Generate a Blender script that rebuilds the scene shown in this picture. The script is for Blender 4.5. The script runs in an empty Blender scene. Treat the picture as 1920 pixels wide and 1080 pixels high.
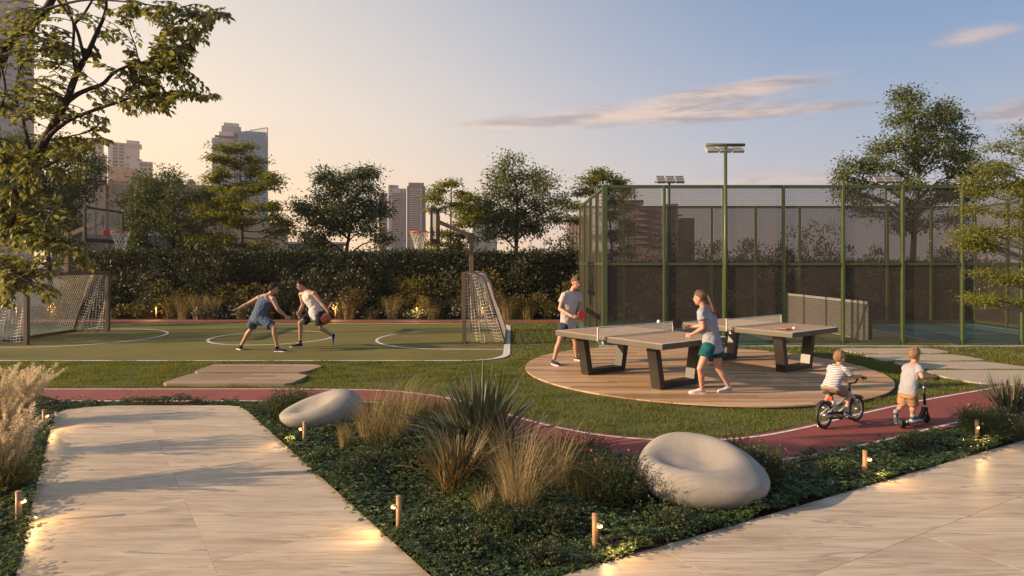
import bpy, bmesh, math, random
import numpy as np
from mathutils import Vector, Matrix

random.seed(7)
RS = np.random.RandomState(11)
SC = bpy.context.scene
COL = SC.collection
R = math.radians
F = 1180.0      # focal length in photograph pixels
CAMZ = 2.0      # eye height
HZ = 495.0      # horizon row

# ------------------------------------------------------------------ camera
cam_d = bpy.data.cameras.new('camera')
cam_d.sensor_width = 36.0
cam_d.lens = F / 1920.0 * 36.0
cam_d.shift_y = -(540 - HZ) / 1920.0
cam_d.clip_start = 0.05
cam_d.clip_end = 5000
cam = bpy.data.objects.new('camera', cam_d)
COL.objects.link(cam)
cam.location = (0, 0, CAMZ)
cam.rotation_euler = (R(90), 0, 0)
SC.camera = cam

# ------------------------------------------------------------------ sun and sky
SUN_EL = 18.0
SUN_AZ = (-0.98, -0.19)      # horizontal direction towards the sun
sun_d = bpy.data.lights.new('sun', 'SUN')
sun_d.energy = 5.0
sun_d.angle = R(0.6)
sun_d.color = (1.0, 0.70, 0.42)
sun = bpy.data.objects.new('sun', sun_d)
COL.objects.link(sun)
ce = math.cos(R(SUN_EL))
sv = Vector((SUN_AZ[0] * ce, SUN_AZ[1] * ce, math.sin(R(SUN_EL)))).normalized()
sun.rotation_euler = sv.to_track_quat('Z', 'Y').to_euler()

SC.view_settings.view_transform = 'Standard'
SC.view_settings.look = 'None'
SC.view_settings.exposure = 0.88
SC.view_settings.gamma = 1.0
SC.view_settings.use_curve_mapping = False
SC.render.engine = 'CYCLES'
SC.cycles.max_bounces = 6
SC.cycles.transparent_max_bounces = 16
SC.cycles.use_denoising = True
SC.cycles.sample_clamp_indirect = 4.0

world = bpy.data.worlds.new('World')
SC.world = world
world.use_nodes = True
wt = world.node_tree
wt.nodes.clear()


class NB:
    """small node-graph builder"""
    def __init__(s, tree): s.t = tree
    def n(s, typ, **kw):
        nd = s.t.nodes.new(typ)
        for k, v in kw.items(): setattr(nd, k, v)
        return nd
    def link(s, a, b): s.t.links.new(a, b)
    def put(s, sock, v):
        if hasattr(v, 'is_linked'): s.link(v, sock)
        else: sock.default_value = v
    def m(s, op, a, b=None, c=None, clamp=False):
        nd = s.n('ShaderNodeMath', operation=op, use_clamp=clamp)
        s.put(nd.inputs[0], a)
        if b is not None: s.put(nd.inputs[1], b)
        if c is not None: s.put(nd.inputs[2], c)
        return nd.outputs[0]
    def mix(s, f, a, b, blend='MIX'):
        nd = s.n('ShaderNodeMix', data_type='RGBA', blend_type=blend)
        s.put(nd.inputs[0], f); s.put(nd.inputs[6], a); s.put(nd.inputs[7], b)
        return nd.outputs[2]
    def ramp(s, f, stops, interp='LINEAR'):
        nd = s.n('ShaderNodeValToRGB')
        cr = nd.color_ramp; cr.interpolation = interp
        while len(cr.elements) > 1: cr.elements.remove(cr.elements[-1])
        cr.elements[0].position = stops[0][0]; cr.elements[0].color = (*stops[0][1], 1)
        for p, c in stops[1:]:
            e = cr.elements.new(p); e.color = (*c, 1)
        s.put(nd.inputs[0], f)
        return nd.outputs[0]
    def noise(s, vec, scale, detail=4, rough=.55, dist=0.0):
        nd = s.n('ShaderNodeTexNoise')
        nd.inputs['Scale'].default_value = scale
        nd.inputs['Detail'].default_value = detail
        nd.inputs['Roughness'].default_value = rough
        nd.inputs['Distortion'].default_value = dist
        if vec is not None: s.link(vec, nd.inputs['Vector'])
        return nd.outputs['Fac']
    def mapping(s, vec, scale=(1, 1, 1), rot=(0, 0, 0), loc=(0, 0, 0)):
        nd = s.n('ShaderNodeMapping')
        nd.inputs['Scale'].default_value = scale
        nd.inputs['Rotation'].default_value = rot
        nd.inputs['Location'].default_value = loc
        s.link(vec, nd.inputs['Vector'])
        return nd.outputs[0]
    def smooth(s, v, a, b):
        nd = s.n('ShaderNodeMapRange', interpolation_type='SMOOTHSTEP')
        s.put(nd.inputs[0], v)
        nd.inputs[1].default_value = a; nd.inputs[2].default_value = b
        return nd.outputs[0]


def build_world():
    b = NB(wt)
    tc = b.n('ShaderNodeTexCoord')
    sep = b.n('ShaderNodeSeparateXYZ'); b.link(tc.outputs['Generated'], sep.inputs[0])
    x, y, z = sep.outputs
    az = b.m('ARCTAN2', x, y)          # 0 ahead, negative towards the sun
    el = b.m('ARCSINE', z)
    elf = b.m('DIVIDE', b.m('MAXIMUM', el, 0.0), 1.5708)
    warm = b.ramp(elf, [(0.0, (0.774, 0.486, 0.252)), (.06, (0.756, 0.540, 0.324)), (.14, (0.666, 0.540, 0.405)), (.26, (0.486, 0.441, 0.396)), (.5, (0.252, 0.279, 0.324)), (1, (0.108, 0.153, 0.234))])
    cool = b.ramp(elf, [(0.0, (0.438, 0.344, 0.312)), (.05, (0.354, 0.323, 0.334)), (.11, (0.245, 0.287, 0.365)), (.20, (0.136, 0.214, 0.344)), (.27, (0.094, 0.167, 0.297)), (.5, (0.083, 0.141, 0.250)), (1, (0.094, 0.146, 0.250))])
    # angular closeness to the sun azimuth, smooth all the way round
    c = b.m('COSINE', b.m('ADD', az, 1.40))
    f = b.smooth(c, -.45, .93)
    grad = b.mix(f, cool, warm)
    # streaky clouds
    comb = b.n('ShaderNodeCombineXYZ'); b.link(az, comb.inputs[0]); b.link(el, comb.inputs[1])
    mp = b.mapping(comb.outputs[0], (2.2, 17, 1), (0, 0, R(-5)), (5.1, 2.3, 0))
    n1 = b.noise(mp, 2.0, 8, .62, .35)
    mp3 = b.mapping(comb.outputs[0], (5.0, 30, 1), (0, 0, R(-6)), (1.9, 8.2, 0))
    n3 = b.noise(mp3, 1.5, 7, .62, .3)
    mp2 = b.mapping(comb.outputs[0], (1.2, 4.0, 1), (0, 0, 0), (7.7, 3.1, 0))
    n2 = b.noise(mp2, 1.6, 2, .5)
    def gauss(v, c0, w):
        q = b.m('DIVIDE', b.m('SUBTRACT', v, c0), w)
        return b.m('POWER', 2.718, b.m('MULTIPLY', b.m('MULTIPLY', q, q), -1.0))
    # long bank rising slowly to the right, a second sheet above it, low veils
    tilt1 = b.m('SUBTRACT', el, b.m('MULTIPLY', az, .03))
    bank = b.m('MULTIPLY', gauss(tilt1, .222, .018), gauss(az, .17, .27))
    bank2 = b.m('MULTIPLY', gauss(b.m('SUBTRACT', el, b.m('MULTIPLY', az, .06)), .236, .014), gauss(az, .40, .16))
    bank3 = b.m('MULTIPLY', gauss(el, .218, .010), gauss(az, .42, .13))
    low = b.m('MULTIPLY', gauss(el, .125, .016), gauss(az, .42, .22))
    pat = b.m('MULTIPLY', gauss(el, .285, .018), gauss(az, .64, .07))
    pat2 = b.m('MULTIPLY', gauss(el, .190, .022), gauss(az, .70, .07))
    cov = b.m('MULTIPLY', bank, .46)
    for q_, w_ in ((bank2, .34), (bank3, .32), (low, .30), (pat, .32), (pat2, .34)): cov = b.m('ADD', cov, b.m('MULTIPLY', q_, w_))
    cov = b.m('ADD', cov, b.m('MULTIPLY', b.m('SUBTRACT', n2, .5), .18))
    nn = b.m('ADD', b.m('MULTIPLY', n1, .6), b.m('MULTIPLY', n3, .4))
    den = b.smooth(b.m('ADD', nn, cov), .62, .90)
    ctop = b.mix(f, (.46, .34, .29, 1), (.72, .55, .40, 1))
    cbot = b.mix(f, (.21, .195, .22, 1), (.38, .315, .29, 1))
    ccol = b.mix(b.smooth(n3, .40, .62), ctop, cbot)
    col = b.mix(b.m('MULTIPLY', den, .88), grad, ccol)
    sky = b.n('ShaderNodeTexSky', sky_type='NISHITA')
    sky.sun_disc = False
    sky.sun_elevation = R(SUN_EL)
    sky.sun_rotation = math.atan2(SUN_AZ[0], SUN_AZ[1])
    sky.dust_density = 3.0
    bg1 = b.n('ShaderNodeBackground'); b.link(sky.outputs[0], bg1.inputs[0]); bg1.inputs[1].default_value = .05
    bg2 = b.n('ShaderNodeBackground'); b.link(col, bg2.inputs[0]); bg2.inputs[1].default_value = 1.0
    mx = b.n('ShaderNodeMixShader'); mx.inputs[0].default_value = .90
    b.link(bg1.outputs[0], mx.inputs[1]); b.link(bg2.outputs[0], mx.inputs[2])
    out = b.n('ShaderNodeOutputWorld'); b.link(mx.outputs[0], out.inputs[0])


build_world()

# ------------------------------------------------------------------ helpers
def G(px, py, z=0.0):
    """ground (height z) point seen at a photograph pixel"""
    d = F * (CAMZ - z) / (py - HZ)
    return Vector(((px - 960.0) * d / F, d, z))

def P(px, py, d):
    """point at depth d seen at a photograph pixel"""
    return Vector(((px - 960.0) * d / F, d, CAMZ - (py - HZ) * d / F))

def tag(o, label=None, cat=None, group=None, kind=None):
    if label: o['label'] = label
    if cat: o['category'] = cat
    if group: o['group'] = group
    if kind: o['kind'] = kind
    return o

def thing(name, label, cat, loc=(0, 0, 0), rz=0.0, group=None):
    o = bpy.data.objects.new(name, None)
    COL.objects.link(o)
    o.empty_display_size = .1
    o.location = loc
    o.rotation_euler = (0, 0, rz)
    return tag(o, label, cat, group)

def link(name, me, mat, parent=None, smooth=False):
    o = bpy.data.objects.new(name, me)
    COL.objects.link(o)
    if mat is not None and len(me.materials) == 0: me.materials.append(mat)
    if parent is not None: o.parent = parent
    if smooth and len(me.polygons): me.polygons.foreach_set('use_smooth', [True] * len(me.polygons))
    return o

def copy_tree(o, parent=None):
    c = o.copy(); COL.objects.link(c)
    if parent is not None: c.parent = parent
    for ch in list(o.children): copy_tree(ch, c)
    return c

def np_mesh(name, V, faces_n, idx):
    """V (N,3); faces_n: verts per face (int) ; idx flat loops"""
    me = bpy.data.meshes.new(name)
    nl = len(idx); nf = nl // faces_n
    me.vertices.add(len(V)); me.vertices.foreach_set('co', np.ascontiguousarray(V, dtype=np.float32).ravel())
    me.loops.add(nl); me.loops.foreach_set('vertex_index', np.ascontiguousarray(idx, dtype=np.int32))
    me.polygons.add(nf)
    me.polygons.foreach_set('loop_start', np.arange(0, nl, faces_n, dtype=np.int32))
    me.update(calc_edges=True)
    return me

def nrm(a):
    return a / np.maximum(np.linalg.norm(a, axis=-1, keepdims=True), 1e-9)

class MB:
    """collects shapes for ONE mesh"""
    def __init__(s): s.v = []; s.f = []; s.mi = []; s.m = 0
    def add(s, vs, fs):
        k = len(s.v)
        s.v += [tuple(p) for p in vs]
        s.f += [tuple(i + k for i in f) for f in fs]
        s.mi += [s.m] * len(fs)
        return s
    def box(s, c, size, rz=0.0, bevel=0.0, M=None):
        hx, hy, hz = size[0] / 2, size[1] / 2, size[2] / 2
        if bevel <= 0:
            vs = [Vector((a * hx, b_ * hy, c_ * hz)) for c_ in (-1, 1) for b_ in (-1, 1) for a in (-1, 1)]
            fs = [(0, 2, 3, 1), (4, 5, 7, 6), (0, 1, 5, 4), (2, 6, 7, 3), (0, 4, 6, 2), (1, 3, 7, 5)]
        else:
            bm = bmesh.new(); bmesh.ops.create_cube(bm, size=1)
            for v in bm.verts: v.co = Vector((v.co.x * 2 * hx, v.co.y * 2 * hy, v.co.z * 2 * hz))
            bmesh.ops.bevel(bm, geom=bm.edges[:], offset=bevel, segments=2, affect='EDGES', profile=.5)
            bm.verts.index_update()
            vs = [v.co.copy() for v in bm.verts]; fs = [[v.index for v in f.verts] for f in bm.faces]
            bm.free()
        T = Matrix.Translation(Vector(c)) @ (M if M is not None else Matrix.Rotation(rz, 4, 'Z'))
        return s.add([T @ v for v in vs], fs)
    def bar(s, a, b, w, h, up=(0, 0, 1), bevel=0.0):
        """box running from a to b, w wide, h high"""
        a, b = Vector(a), Vector(b); d = b - a; L = d.length
        if L < 1e-6: return s
        x = d / L; u = Vector(up)
        y = u.cross(x)
        if y.length < 1e-4: y = Vector((0, 1, 0)).cross(x)
        y.normalize(); z = x.cross(y)
        M = Matrix((x, y, z)).transposed().to_4x4()
        return s.box((a + b) / 2, (L, w, h), bevel=bevel, M=M)
    def tube(s, pts, rad, n=8, cap=True, flat=None):
        pts = [Vector(p) for p in pts]; m = len(pts)
        if not hasattr(rad, '__len__'): rad = [rad] * m
        k = len(s.v); vs = []; fs = []
        t = (pts[1] - pts[0]).normalized()
        ref = Vector((0, 0, 1)) if abs(t.z) < .9 else Vector((1, 0, 0))
        u = ref.cross(t).normalized()
        for i in range(m):
            if i == 0: t = pts[1] - pts[0]
            elif i == m - 1: t = pts[-1] - pts[-2]
            else: t = pts[i + 1] - pts[i - 1]
            t = t.normalized() if t.length > 1e-9 else Vector((0, 0, 1))
            u = (u - t * u.dot(t))
            u = u.normalized() if u.length > 1e-6 else t.orthogonal().normalized()
            w = t.cross(u)
            for j in range(n):
                a = 2 * math.pi * j / n
                vs.append(pts[i] + (u * math.cos(a) + w * math.sin(a)) * rad[i])
        for i in range(m - 1):
            for j in range(n):
                j2 = (j + 1) % n
                fs.append((i * n + j, i * n + j2, (i + 1) * n + j2, (i + 1) * n + j))
        if cap:
            fs.append(tuple(range(n))[::-1]); fs.append(tuple((m - 1) * n + j for j in range(n)))
        return s.add(vs, fs)
    def loft(s, cs, lat, rx, ry, n=14, fwd=None):
        """elliptical rings; lat: lateral axis per ring"""
        m = len(cs); cs = [Vector(c) for c in cs]; vs = []; fs = []
        for i in range(m):
            t = (cs[min(i + 1, m - 1)] - cs[max(i - 1, 0)]).normalized()
            l = Vector(lat[i]) if hasattr(lat[0], '__len__') else Vector(lat)
            l = (l - t * l.dot(t)).normalized(); w = t.cross(l)
            for j in range(n):
                a = 2 * math.pi * j / n
                vs.append(cs[i] + l * math.cos(a) * rx[i] + w * math.sin(a) * ry[i])
        for i in range(m - 1):
            for j in range(n):
                j2 = (j + 1) % n
                fs.append((i * n + j, i * n + j2, (i + 1) * n + j2, (i + 1) * n + j))
        fs.append(tuple(range(n))[::-1]); fs.append(tuple((m - 1) * n + j for j in range(n)))
        return s.add(vs, fs)
    def ball(s, c, r, M=None, n=12, m=8):
        if not hasattr(r, '__len__'): r = (r, r, r)
        vs = []; fs = []; c = Vector(c)
        M3 = M.to_3x3() if M is not None else Matrix.Identity(3)
        vs.append(c + M3 @ Vector((0, 0, r[2])))
        for i in range(1, m):
            th = math.pi * i / m
            for j in range(n):
                a = 2 * math.pi * j / n
                vs.append(c + M3 @ Vector((r[0] * math.sin(th) * math.cos(a), r[1] * math.sin(th) * math.sin(a), r[2] * math.cos(th))))
        vs.append(c + M3 @ Vector((0, 0, -r[2])))
        last = len(vs) - 1
        for j in range(n): fs.append((0, 1 + j, 1 + (j + 1) % n))
        for i in range(m - 2):
            for j in range(n):
                j2 = (j + 1) % n; a = 1 + i * n
                fs.append((a + j, a + n + j, a + n + j2, a + j2))
        a = 1 + (m - 2) * n
        for j in range(n): fs.append((a + j, last, a + (j + 1) % n))
        return s.add(vs, fs)
    def cap(s, a, b, r1, r2, n=12):
        """capsule with two radii"""
        a, b = Vector(a), Vector(b); d = b - a; L = max(d.length, 1e-5); t = d / L
        pts = []; rad = []
        for k in range(4):
            th = math.pi / 2 * (1 - k / 3.0)
            pts.append(a - t * r1 * math.sin(th) * .999); rad.append(max(r1 * math.cos(th), r1 * .08))
        for k in range(4):
            th = math.pi / 2 * (k / 3.0)
            pts.append(b + t * r2 * math.sin(th) * .999); rad.append(max(r2 * math.cos(th), r2 * .08))
        # keep ring order monotone
        return s.tube(pts, rad, n)
    def prism(s, poly, z0, z1, bevel=0.0):
        """extruded polygon (list of (x, y), counter-clockwise) with optional chamfer on the top edge"""
        n = len(poly)
        P2 = [Vector((p[0], p[1])) for p in poly]
        area = sum(P2[i].x * P2[(i + 1) % n].y - P2[(i + 1) % n].x * P2[i].y for i in range(n))
        if area < 0: P2 = P2[::-1]
        vs = [(p.x, p.y, z0) for p in P2]
        zt = z1 - bevel
        vs += [(p.x, p.y, zt) for p in P2]
        fs = [tuple(range(n))[::-1]] + [(i, (i + 1) % n, n + (i + 1) % n, n + i) for i in range(n)]
        if bevel > 0:
            ins = []
            for i in range(n):
                a, b, c = P2[i - 1], P2[i], P2[(i + 1) % n]
                e1 = (b - a); e2 = (c - b)
                if e1.length < 1e-7 or e2.length < 1e-7: ins.append(b); continue
                e1.normalize(); e2.normalize()
                n1 = Vector((-e1.y, e1.x)); n2 = Vector((-e2.y, e2.x)); mm = n1 + n2
                if mm.length < .3: mm = n1
                else: mm = mm / max(mm.dot(n1), .4)
                ins.append(b + mm * bevel)
            vs += [(p.x, p.y, z1) for p in ins]
            fs += [(n + i, n + (i + 1) % n, 2 * n + (i + 1) % n, 2 * n + i) for i in range(n)]
            fs.append(tuple(range(2 * n, 3 * n)))
        else:
            fs.append(tuple(range(n, 2 * n)))
        return s.add(vs, fs)
    def mesh(s, name, off=None):
        me = bpy.data.meshes.new(name)
        vs = s.v if off is None else [(p[0] - off[0], p[1] - off[1], p[2] - off[2]) for p in s.v]
        me.from_pydata(vs, [], s.f)
        me.update()
        return me
    def build(s, name, mat, parent=None, smooth=False, world=False, mats=None):
        me = s.mesh(name, parent.location if (world and parent is not None) else None)
        o = link(name, me, mat, parent, smooth)
        if mats:
            for q in mats[1:]: me.materials.append(q)
            me.polygons.foreach_set('material_index', s.mi)
        return o

def clip(poly, p, nx, ny):
    """keep the part of a convex polygon where (q-p).n <= 0"""
    out = []; n = len(poly)
    for i in range(n):
        a = poly[i]; b = poly[(i + 1) % n]
        da = (a[0] - p[0]) * nx + (a[1] - p[1]) * ny
        db = (b[0] - p[0]) * nx + (b[1] - p[1]) * ny
        if da <= 0: out.append(a)
        if (da < 0 < db) or (db < 0 < da):
            t = da / (da - db)
            out.append((a[0] + (b[0] - a[0]) * t, a[1] + (b[1] - a[1]) * t))
    return out

def inpoly(X, Y, poly):
    ins = np.zeros(len(X), bool); n = len(poly); j = n - 1
    for i in range(n):
        xi, yi = poly[i][0], poly[i][1]; xj, yj = poly[j][0], poly[j][1]
        c = ((yi > Y) != (yj > Y)) & (X < (xj - xi) * (Y - yi) / (yj - yi + 1e-12) + xi)
        ins ^= c; j = i
    return ins

def smooth_line(pts, k=8):
    """Catmull-Rom through points"""
    pts = [Vector(p) for p in pts]; out = []
    for i in range(len(pts) - 1):
        p0 = pts[max(i - 1, 0)]; p1 = pts[i]; p2 = pts[i + 1]; p3 = pts[min(i + 2, len(pts) - 1)]
        for j in range(k):
            t = j / k
            out.append(.5 * ((2 * p1) + (p2 - p0) * t + (2 * p0 - 5 * p1 + 4 * p2 - p3) * t * t + (3 * p1 - p0 - 3 * p2 + p3) * t ** 3))
    out.append(pts[-1])
    return out

def round_poly(pts, r, k=6):
    out = []; n = len(pts)
    for i in range(n):
        a = Vector(pts[i - 1][:2]); b = Vector(pts[i][:2]); c = Vector(pts[(i + 1) % n][:2])
        rr = r[i] if hasattr(r, '__len__') else r
        da = (a - b); dc = (c - b)
        q = min(rr, da.length * .45, dc.length * .45)
        s0 = b + da.normalized() * q; s1 = b + dc.normalized() * q
        for j in range(k + 1):
            t = j / k
            out.append(tuple((1 - t) ** 2 * s0 + 2 * t * (1 - t) * b + t * t * s1))
    return out

def ribbon(pts, w, z, closed=False):
    """flat strip along a polyline (painted line)"""
    P2 = [Vector((p[0], p[1])) for p in pts]; n = len(P2); mb = MB(); vs = []
    for i in range(n):
        if closed: a = P2[i - 1]; c = P2[(i + 1) % n]
        else: a = P2[max(i - 1, 0)]; c = P2[min(i + 1, n - 1)]
        t = (c - a).normalized(); nn = Vector((-t.y, t.x))
        ww = w[i] if hasattr(w, '__len__') else w
        vs += [(P2[i].x + nn.x * ww / 2, P2[i].y + nn.y * ww / 2, z), (P2[i].x - nn.x * ww / 2, P2[i].y - nn.y * ww / 2, z)]
    fs = [(2 * i + 1, 2 * i + 3, 2 * i + 2, 2 * i) for i in range(n - 1)]
    if closed: fs.append((2 * n - 1, 1, 0, 2 * n - 2))
    mb.add(vs, fs)
    return mb

# ------------------------------------------------------------------ materials
def mat_base(name):
    m = bpy.data.materials.new(name); m.use_nodes = True
    t = m.node_tree; t.nodes.clear()
    b = NB(t)
    out = b.n('ShaderNodeOutputMaterial'); pr = b.n('ShaderNodeBsdfPrincipled')
    b.link(pr.outputs[0], out.inputs[0])
    return m, b, pr, out

def coords(b, rnd=False, kind='Object'):
    tc = b.n('ShaderNodeTexCoord'); v = tc.outputs[kind]
    if rnd:
        oi = b.n('ShaderNodeObjectInfo')
        ad = b.n('ShaderNodeVectorMath', operation='ADD'); b.link(v, ad.inputs[0])
        sc = b.m('MULTIPLY', oi.outputs['Random'], 37.0)
        cb = b.n('ShaderNodeCombineXYZ'); b.link(sc, cb.inputs[0]); b.link(sc, cb.inputs[1]); b.link(sc, cb.inputs[2])
        b.link(cb.outputs[0], ad.inputs[1]); v = ad.outputs[0]
    return v

def bump(b, pr, h, strength=.3, dist=.01):
    bp = b.n('ShaderNodeBump'); bp.inputs['Strength'].default_value = strength; bp.inputs['Distance'].default_value = dist
    b.link(h, bp.inputs['Height']); b.link(bp.outputs[0], pr.inputs['Normal'])

def simple(name, c1, c2=None, rough=.6, scale=8.0, bumps=.0, metal=0.0, spec=.5, fine=60.0, dist=.01, stretch=(1, 1, 1), rnd=False):
    m, b, pr, out = mat_base(name)
    if c2 is None: c2 = tuple(min(1, x * .8) for x in c1)
    v = b.mapping(coords(b, rnd), stretch)
    n1 = b.noise(v, scale, 4, .6)
    n2 = b.noise(v, fine, 3, .6)
    f = b.smooth(b.m('ADD', b.m('MULTIPLY', n1, .7), b.m('MULTIPLY', n2, .3)), .35, .65)
    b.link(b.mix(f, (*c1, 1), (*c2, 1)), pr.inputs['Base Color'])
    b.link(b.m('ADD', rough - .06, b.m('MULTIPLY', n2, .12)), pr.inputs['Roughness'])
    pr.inputs['Metallic'].default_value = metal
    pr.inputs['Specular IOR Level'].default_value = spec
    if bumps > 0: bump(b, pr, n2, bumps, dist)
    return m

def leafmat(name, c1, c2, c3=None, trans=.35, rough=.5, tint=None):
    """leaf colour varies from leaf to leaf (random per island) and by patch"""
    m, b, pr, out = mat_base(name)
    geo = b.n('ShaderNodeNewGeometry')
    r = geo.outputs['Random Per Island']
    n = b.noise(coords(b, kind='Object'), 1.3, 2, .5)
    f = b.m('ADD', b.m('MULTIPLY', r, .75), b.m('MULTIPLY', b.m('SUBTRACT', n, .5), .9), clamp=True)
    stops = [(0.0, c1), (.55, c2), (1.0, c3 if c3 else c2)]
    col = b.ramp(f, stops)
    b.link(col, pr.inputs['Base Color'])
    pr.inputs['Roughness'].default_value = rough
    pr.inputs['Specular IOR Level'].default_value = .35
    tr = b.n('ShaderNodeBsdfTranslucent')
    tcol = b.mix(1.0, col, (1.25, 1.2, .55, 1), 'MULTIPLY')
    b.link(tcol, tr.inputs[0])
    mx = b.n('ShaderNodeMixShader'); mx.inputs[0].default_value = trans
    b.link(pr.outputs[0], mx.inputs[1]); b.link(tr.outputs[0], mx.inputs[2]); b.link(mx.outputs[0], out.inputs[0])
    return m

M = {}
def mats():
    # travertine slabs
    m, b, pr, out = mat_base('travertine')
    v = coords(b, True)
    v1 = b.mapping(v, (.55, 3.6, 1), (0, 0, R(-14)))
    n1 = b.noise(v1, 1.6, 8, .62, .9)
    v2 = b.mapping(v, (.8, 9.0, 1), (0, 0, R(-12)))
    n2 = b.noise(v2, 3.2, 8, .72, .8)
    n3 = b.noise(v, 55, 3, .6)
    base = b.ramp(n1, [(.28, (.27, .205, .14)), (.42, (.43, .345, .25)), (.55, (.52, .435, .325)), (.75, (.60, .52, .41))])
    vein = b.m('MULTIPLY', b.smooth(n2, .54, .70), .46)
    col = b.mix(vein, base, (.28, .205, .15, 1))
    vein2 = b.m('MULTIPLY', b.smooth(b.noise(v2, 1.1, 6, .55, 1.6), .60, .635), .25)
    col = b.mix(vein2, col, (.66, .59, .50, 1))
    v3 = b.mapping(v, (.35, 4.2, 1), (0, 0, R(-16)))
    n4 = b.noise(v3, 1.3, 5, .55, 1.2)
    line = b.m('SUBTRACT', 1.0, b.smooth(b.m('ABSOLUTE', b.m('SUBTRACT', n4, .5)), .0, .024))
    col = b.mix(b.m('MULTIPLY', line, b.m('MULTIPLY', b.smooth(n1, .35, .6), .7)), col, (.20, .14, .095, 1))
    n5 = b.noise(v2, 14, 3, .7)
    col = b.mix(b.m('MULTIPLY', b.smooth(n5, .62, .72), .35), col, (.24, .18, .13, 1))
    st = b.noise(v, .9, 3, .5)
    col = b.mix(b.m('MULTIPLY', b.smooth(st, .45, .7), .22), col, (.30, .235, .18, 1))
    b.link(col, pr.inputs['Base Color'])
    b.link(b.m('ADD', .30, b.m('MULTIPLY', n2, .3)), pr.inputs['Roughness'])
    pr.inputs['Specular IOR Level'].default_value = .45
    bump(b, pr, b.m('ADD', b.m('MULTIPLY', n2, -.6), b.m('MULTIPLY', n3, .3)), .18, .004)
    M['travertine'] = m
    # deck wood, each plank differs
    def wood(name, stops, rough=.42):
        m, b, pr, out = mat_base(name)
        oi = b.n('ShaderNodeObjectInfo')
        v = coords(b, True)
        v1 = b.mapping(v, (.8, 14, 14)); g = b.noise(v1, 2.4, 6, .65, .5)
        v2 = b.mapping(v, (2, 60, 60)); g2 = b.noise(v2, 2.0, 3, .6)
        f = b.m('ADD', b.m('MULTIPLY', g, .62), b.m('MULTIPLY', oi.outputs['Random'], .42))
        f = b.m('ADD', f, b.m('MULTIPLY', g2, .12))
        b.link(b.ramp(f, stops), pr.inputs['Base Color'])
        pr.inputs['Roughness'].default_value = rough
        bump(b, pr, g2, .25, .003)
        return m
    M['deck'] = wood('deck_wood', [(.28, (.22, .125, .062)), (.50, (.41, .255, .14)), (.68, (.54, .365, .215)), (.9, (.64, .46, .295))])
    M['board'] = wood('weathered_wood', [(.3, (.17, .11, .07)), (.55, (.31, .215, .14)), (.9, (.46, .35, .24))], .6)
    M['deckframe'] = simple('dark_deck_frame', (.04, .03, .025), rough=.7)
    # running track rubber
    m, b, pr, out = mat_base('track_rubber')
    v = coords(b); n1 = b.noise(v, 1.1, 4, .6); n2 = b.noise(v, 160, 2, .7); n3 = b.noise(v, 14, 4, .7)
    col = b.mix(b.smooth(n1, .3, .7), (.225, .048, .036, 1), (.175, .038, .030, 1))
    col = b.mix(b.m('MULTIPLY', b.smooth(n2, .45, .75), .55), col, (.40, .13, .11, 1))
    col = b.mix(b.m('MULTIPLY', b.smooth(n3, .55, .8), .25), col, (.14, .045, .04, 1))
    n6 = b.noise(v, 2.6, 7, .7, .8)
    col = b.mix(b.m('MULTIPLY', b.smooth(n6, .54, .72), .30), col, (.30, .14, .105, 1))
    b.link(col, pr.inputs['Base Color']); pr.inputs['Roughness'].default_value = .75
    bump(b, pr, n2, .5, .004); M['track'] = m
    # green court
    m, b, pr, out = mat_base('court_green')
    v = coords(b); n1 = b.noise(v, .5, 4, .6); n2 = b.noise(v, 90, 2, .7)
    col = b.mix(b.smooth(n1, .3, .7), (.150, .138, .040, 1), (.118, .112, .033, 1))
    col = b.mix(b.m('MULTIPLY', b.smooth(n2, .5, .8), .3), col, (.18, .18, .075, 1))
    n6 = b.noise(b.mapping(v, (1, 2.2, 1)), 1.9, 7, .68, .6)
    col = b.mix(b.m('MULTIPLY', b.smooth(n6, .52, .70), .35), col, (.23, .21, .10, 1))
    b.link(col, pr.inputs['Base Color']); pr.inputs['Roughness'].default_value = .9; pr.inputs['Specular IOR Level'].default_value = .2
    bump(b, pr, n2, .3, .003); M['court'] = m
    M['teal'] = simple('court_teal', (.075, .20, .185), (.06, .165, .155), .7, .8, .2)
    M['olive'] = simple('court_olive', (.28, .23, .08), (.24, .20, .068), .7, .8, .2)
    M['paint'] = simple('white_paint', (.74, .72, .68), (.50, .47, .42), .6, 9, fine=90)
    M['kerb'] = simple('pale_kerb', (.42, .39, .34), rough=.8, bumps=.3)
    M['soil'] = simple('soil', (.045, .028, .018), (.022, .014, .010), .95, 5, .6, fine=70, dist=.02)
    M['grassbase'] = simple('turf_base', (.085, .10, .026), (.055, .07, .018), .95, 1.4, .6, fine=40, dist=.02)
    M['farground'] = simple('far_ground', (.07, .065, .055), (.05, .05, .04), .95, .05)
    M['padstone'] = simple('pale_pad_stone', (.46, .40, .32), (.36, .31, .25), .6, 3, .2, stretch=(.4, 3, 1))
    # concrete seat
    m, b, pr, out = mat_base('seat_concrete')
    v = coords(b); n1 = b.noise(v, 3.0, 5, .6); n2 = b.noise(v, 90, 3, .7); n3 = b.noise(v, 22, 4, .7)
    col = b.mix(b.smooth(n1, .3, .7), (.33, .305, .27, 1), (.25, .232, .21, 1))
    col = b.mix(b.m('MULTIPLY', b.smooth(n3, .58, .74), .45), col, (.19, .165, .14, 1))
    col = b.mix(b.m('MULTIPLY', b.smooth(n2, .62, .74), .5), col, (.13, .115, .10, 1))
    b.link(col, pr.inputs['Base Color']); pr.inputs['Roughness'].default_value = .82
    bump(b, pr, b.m('ADD', n2, b.m('MULTIPLY', n3, .9)), .45, .006); M['concrete'] = m
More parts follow.
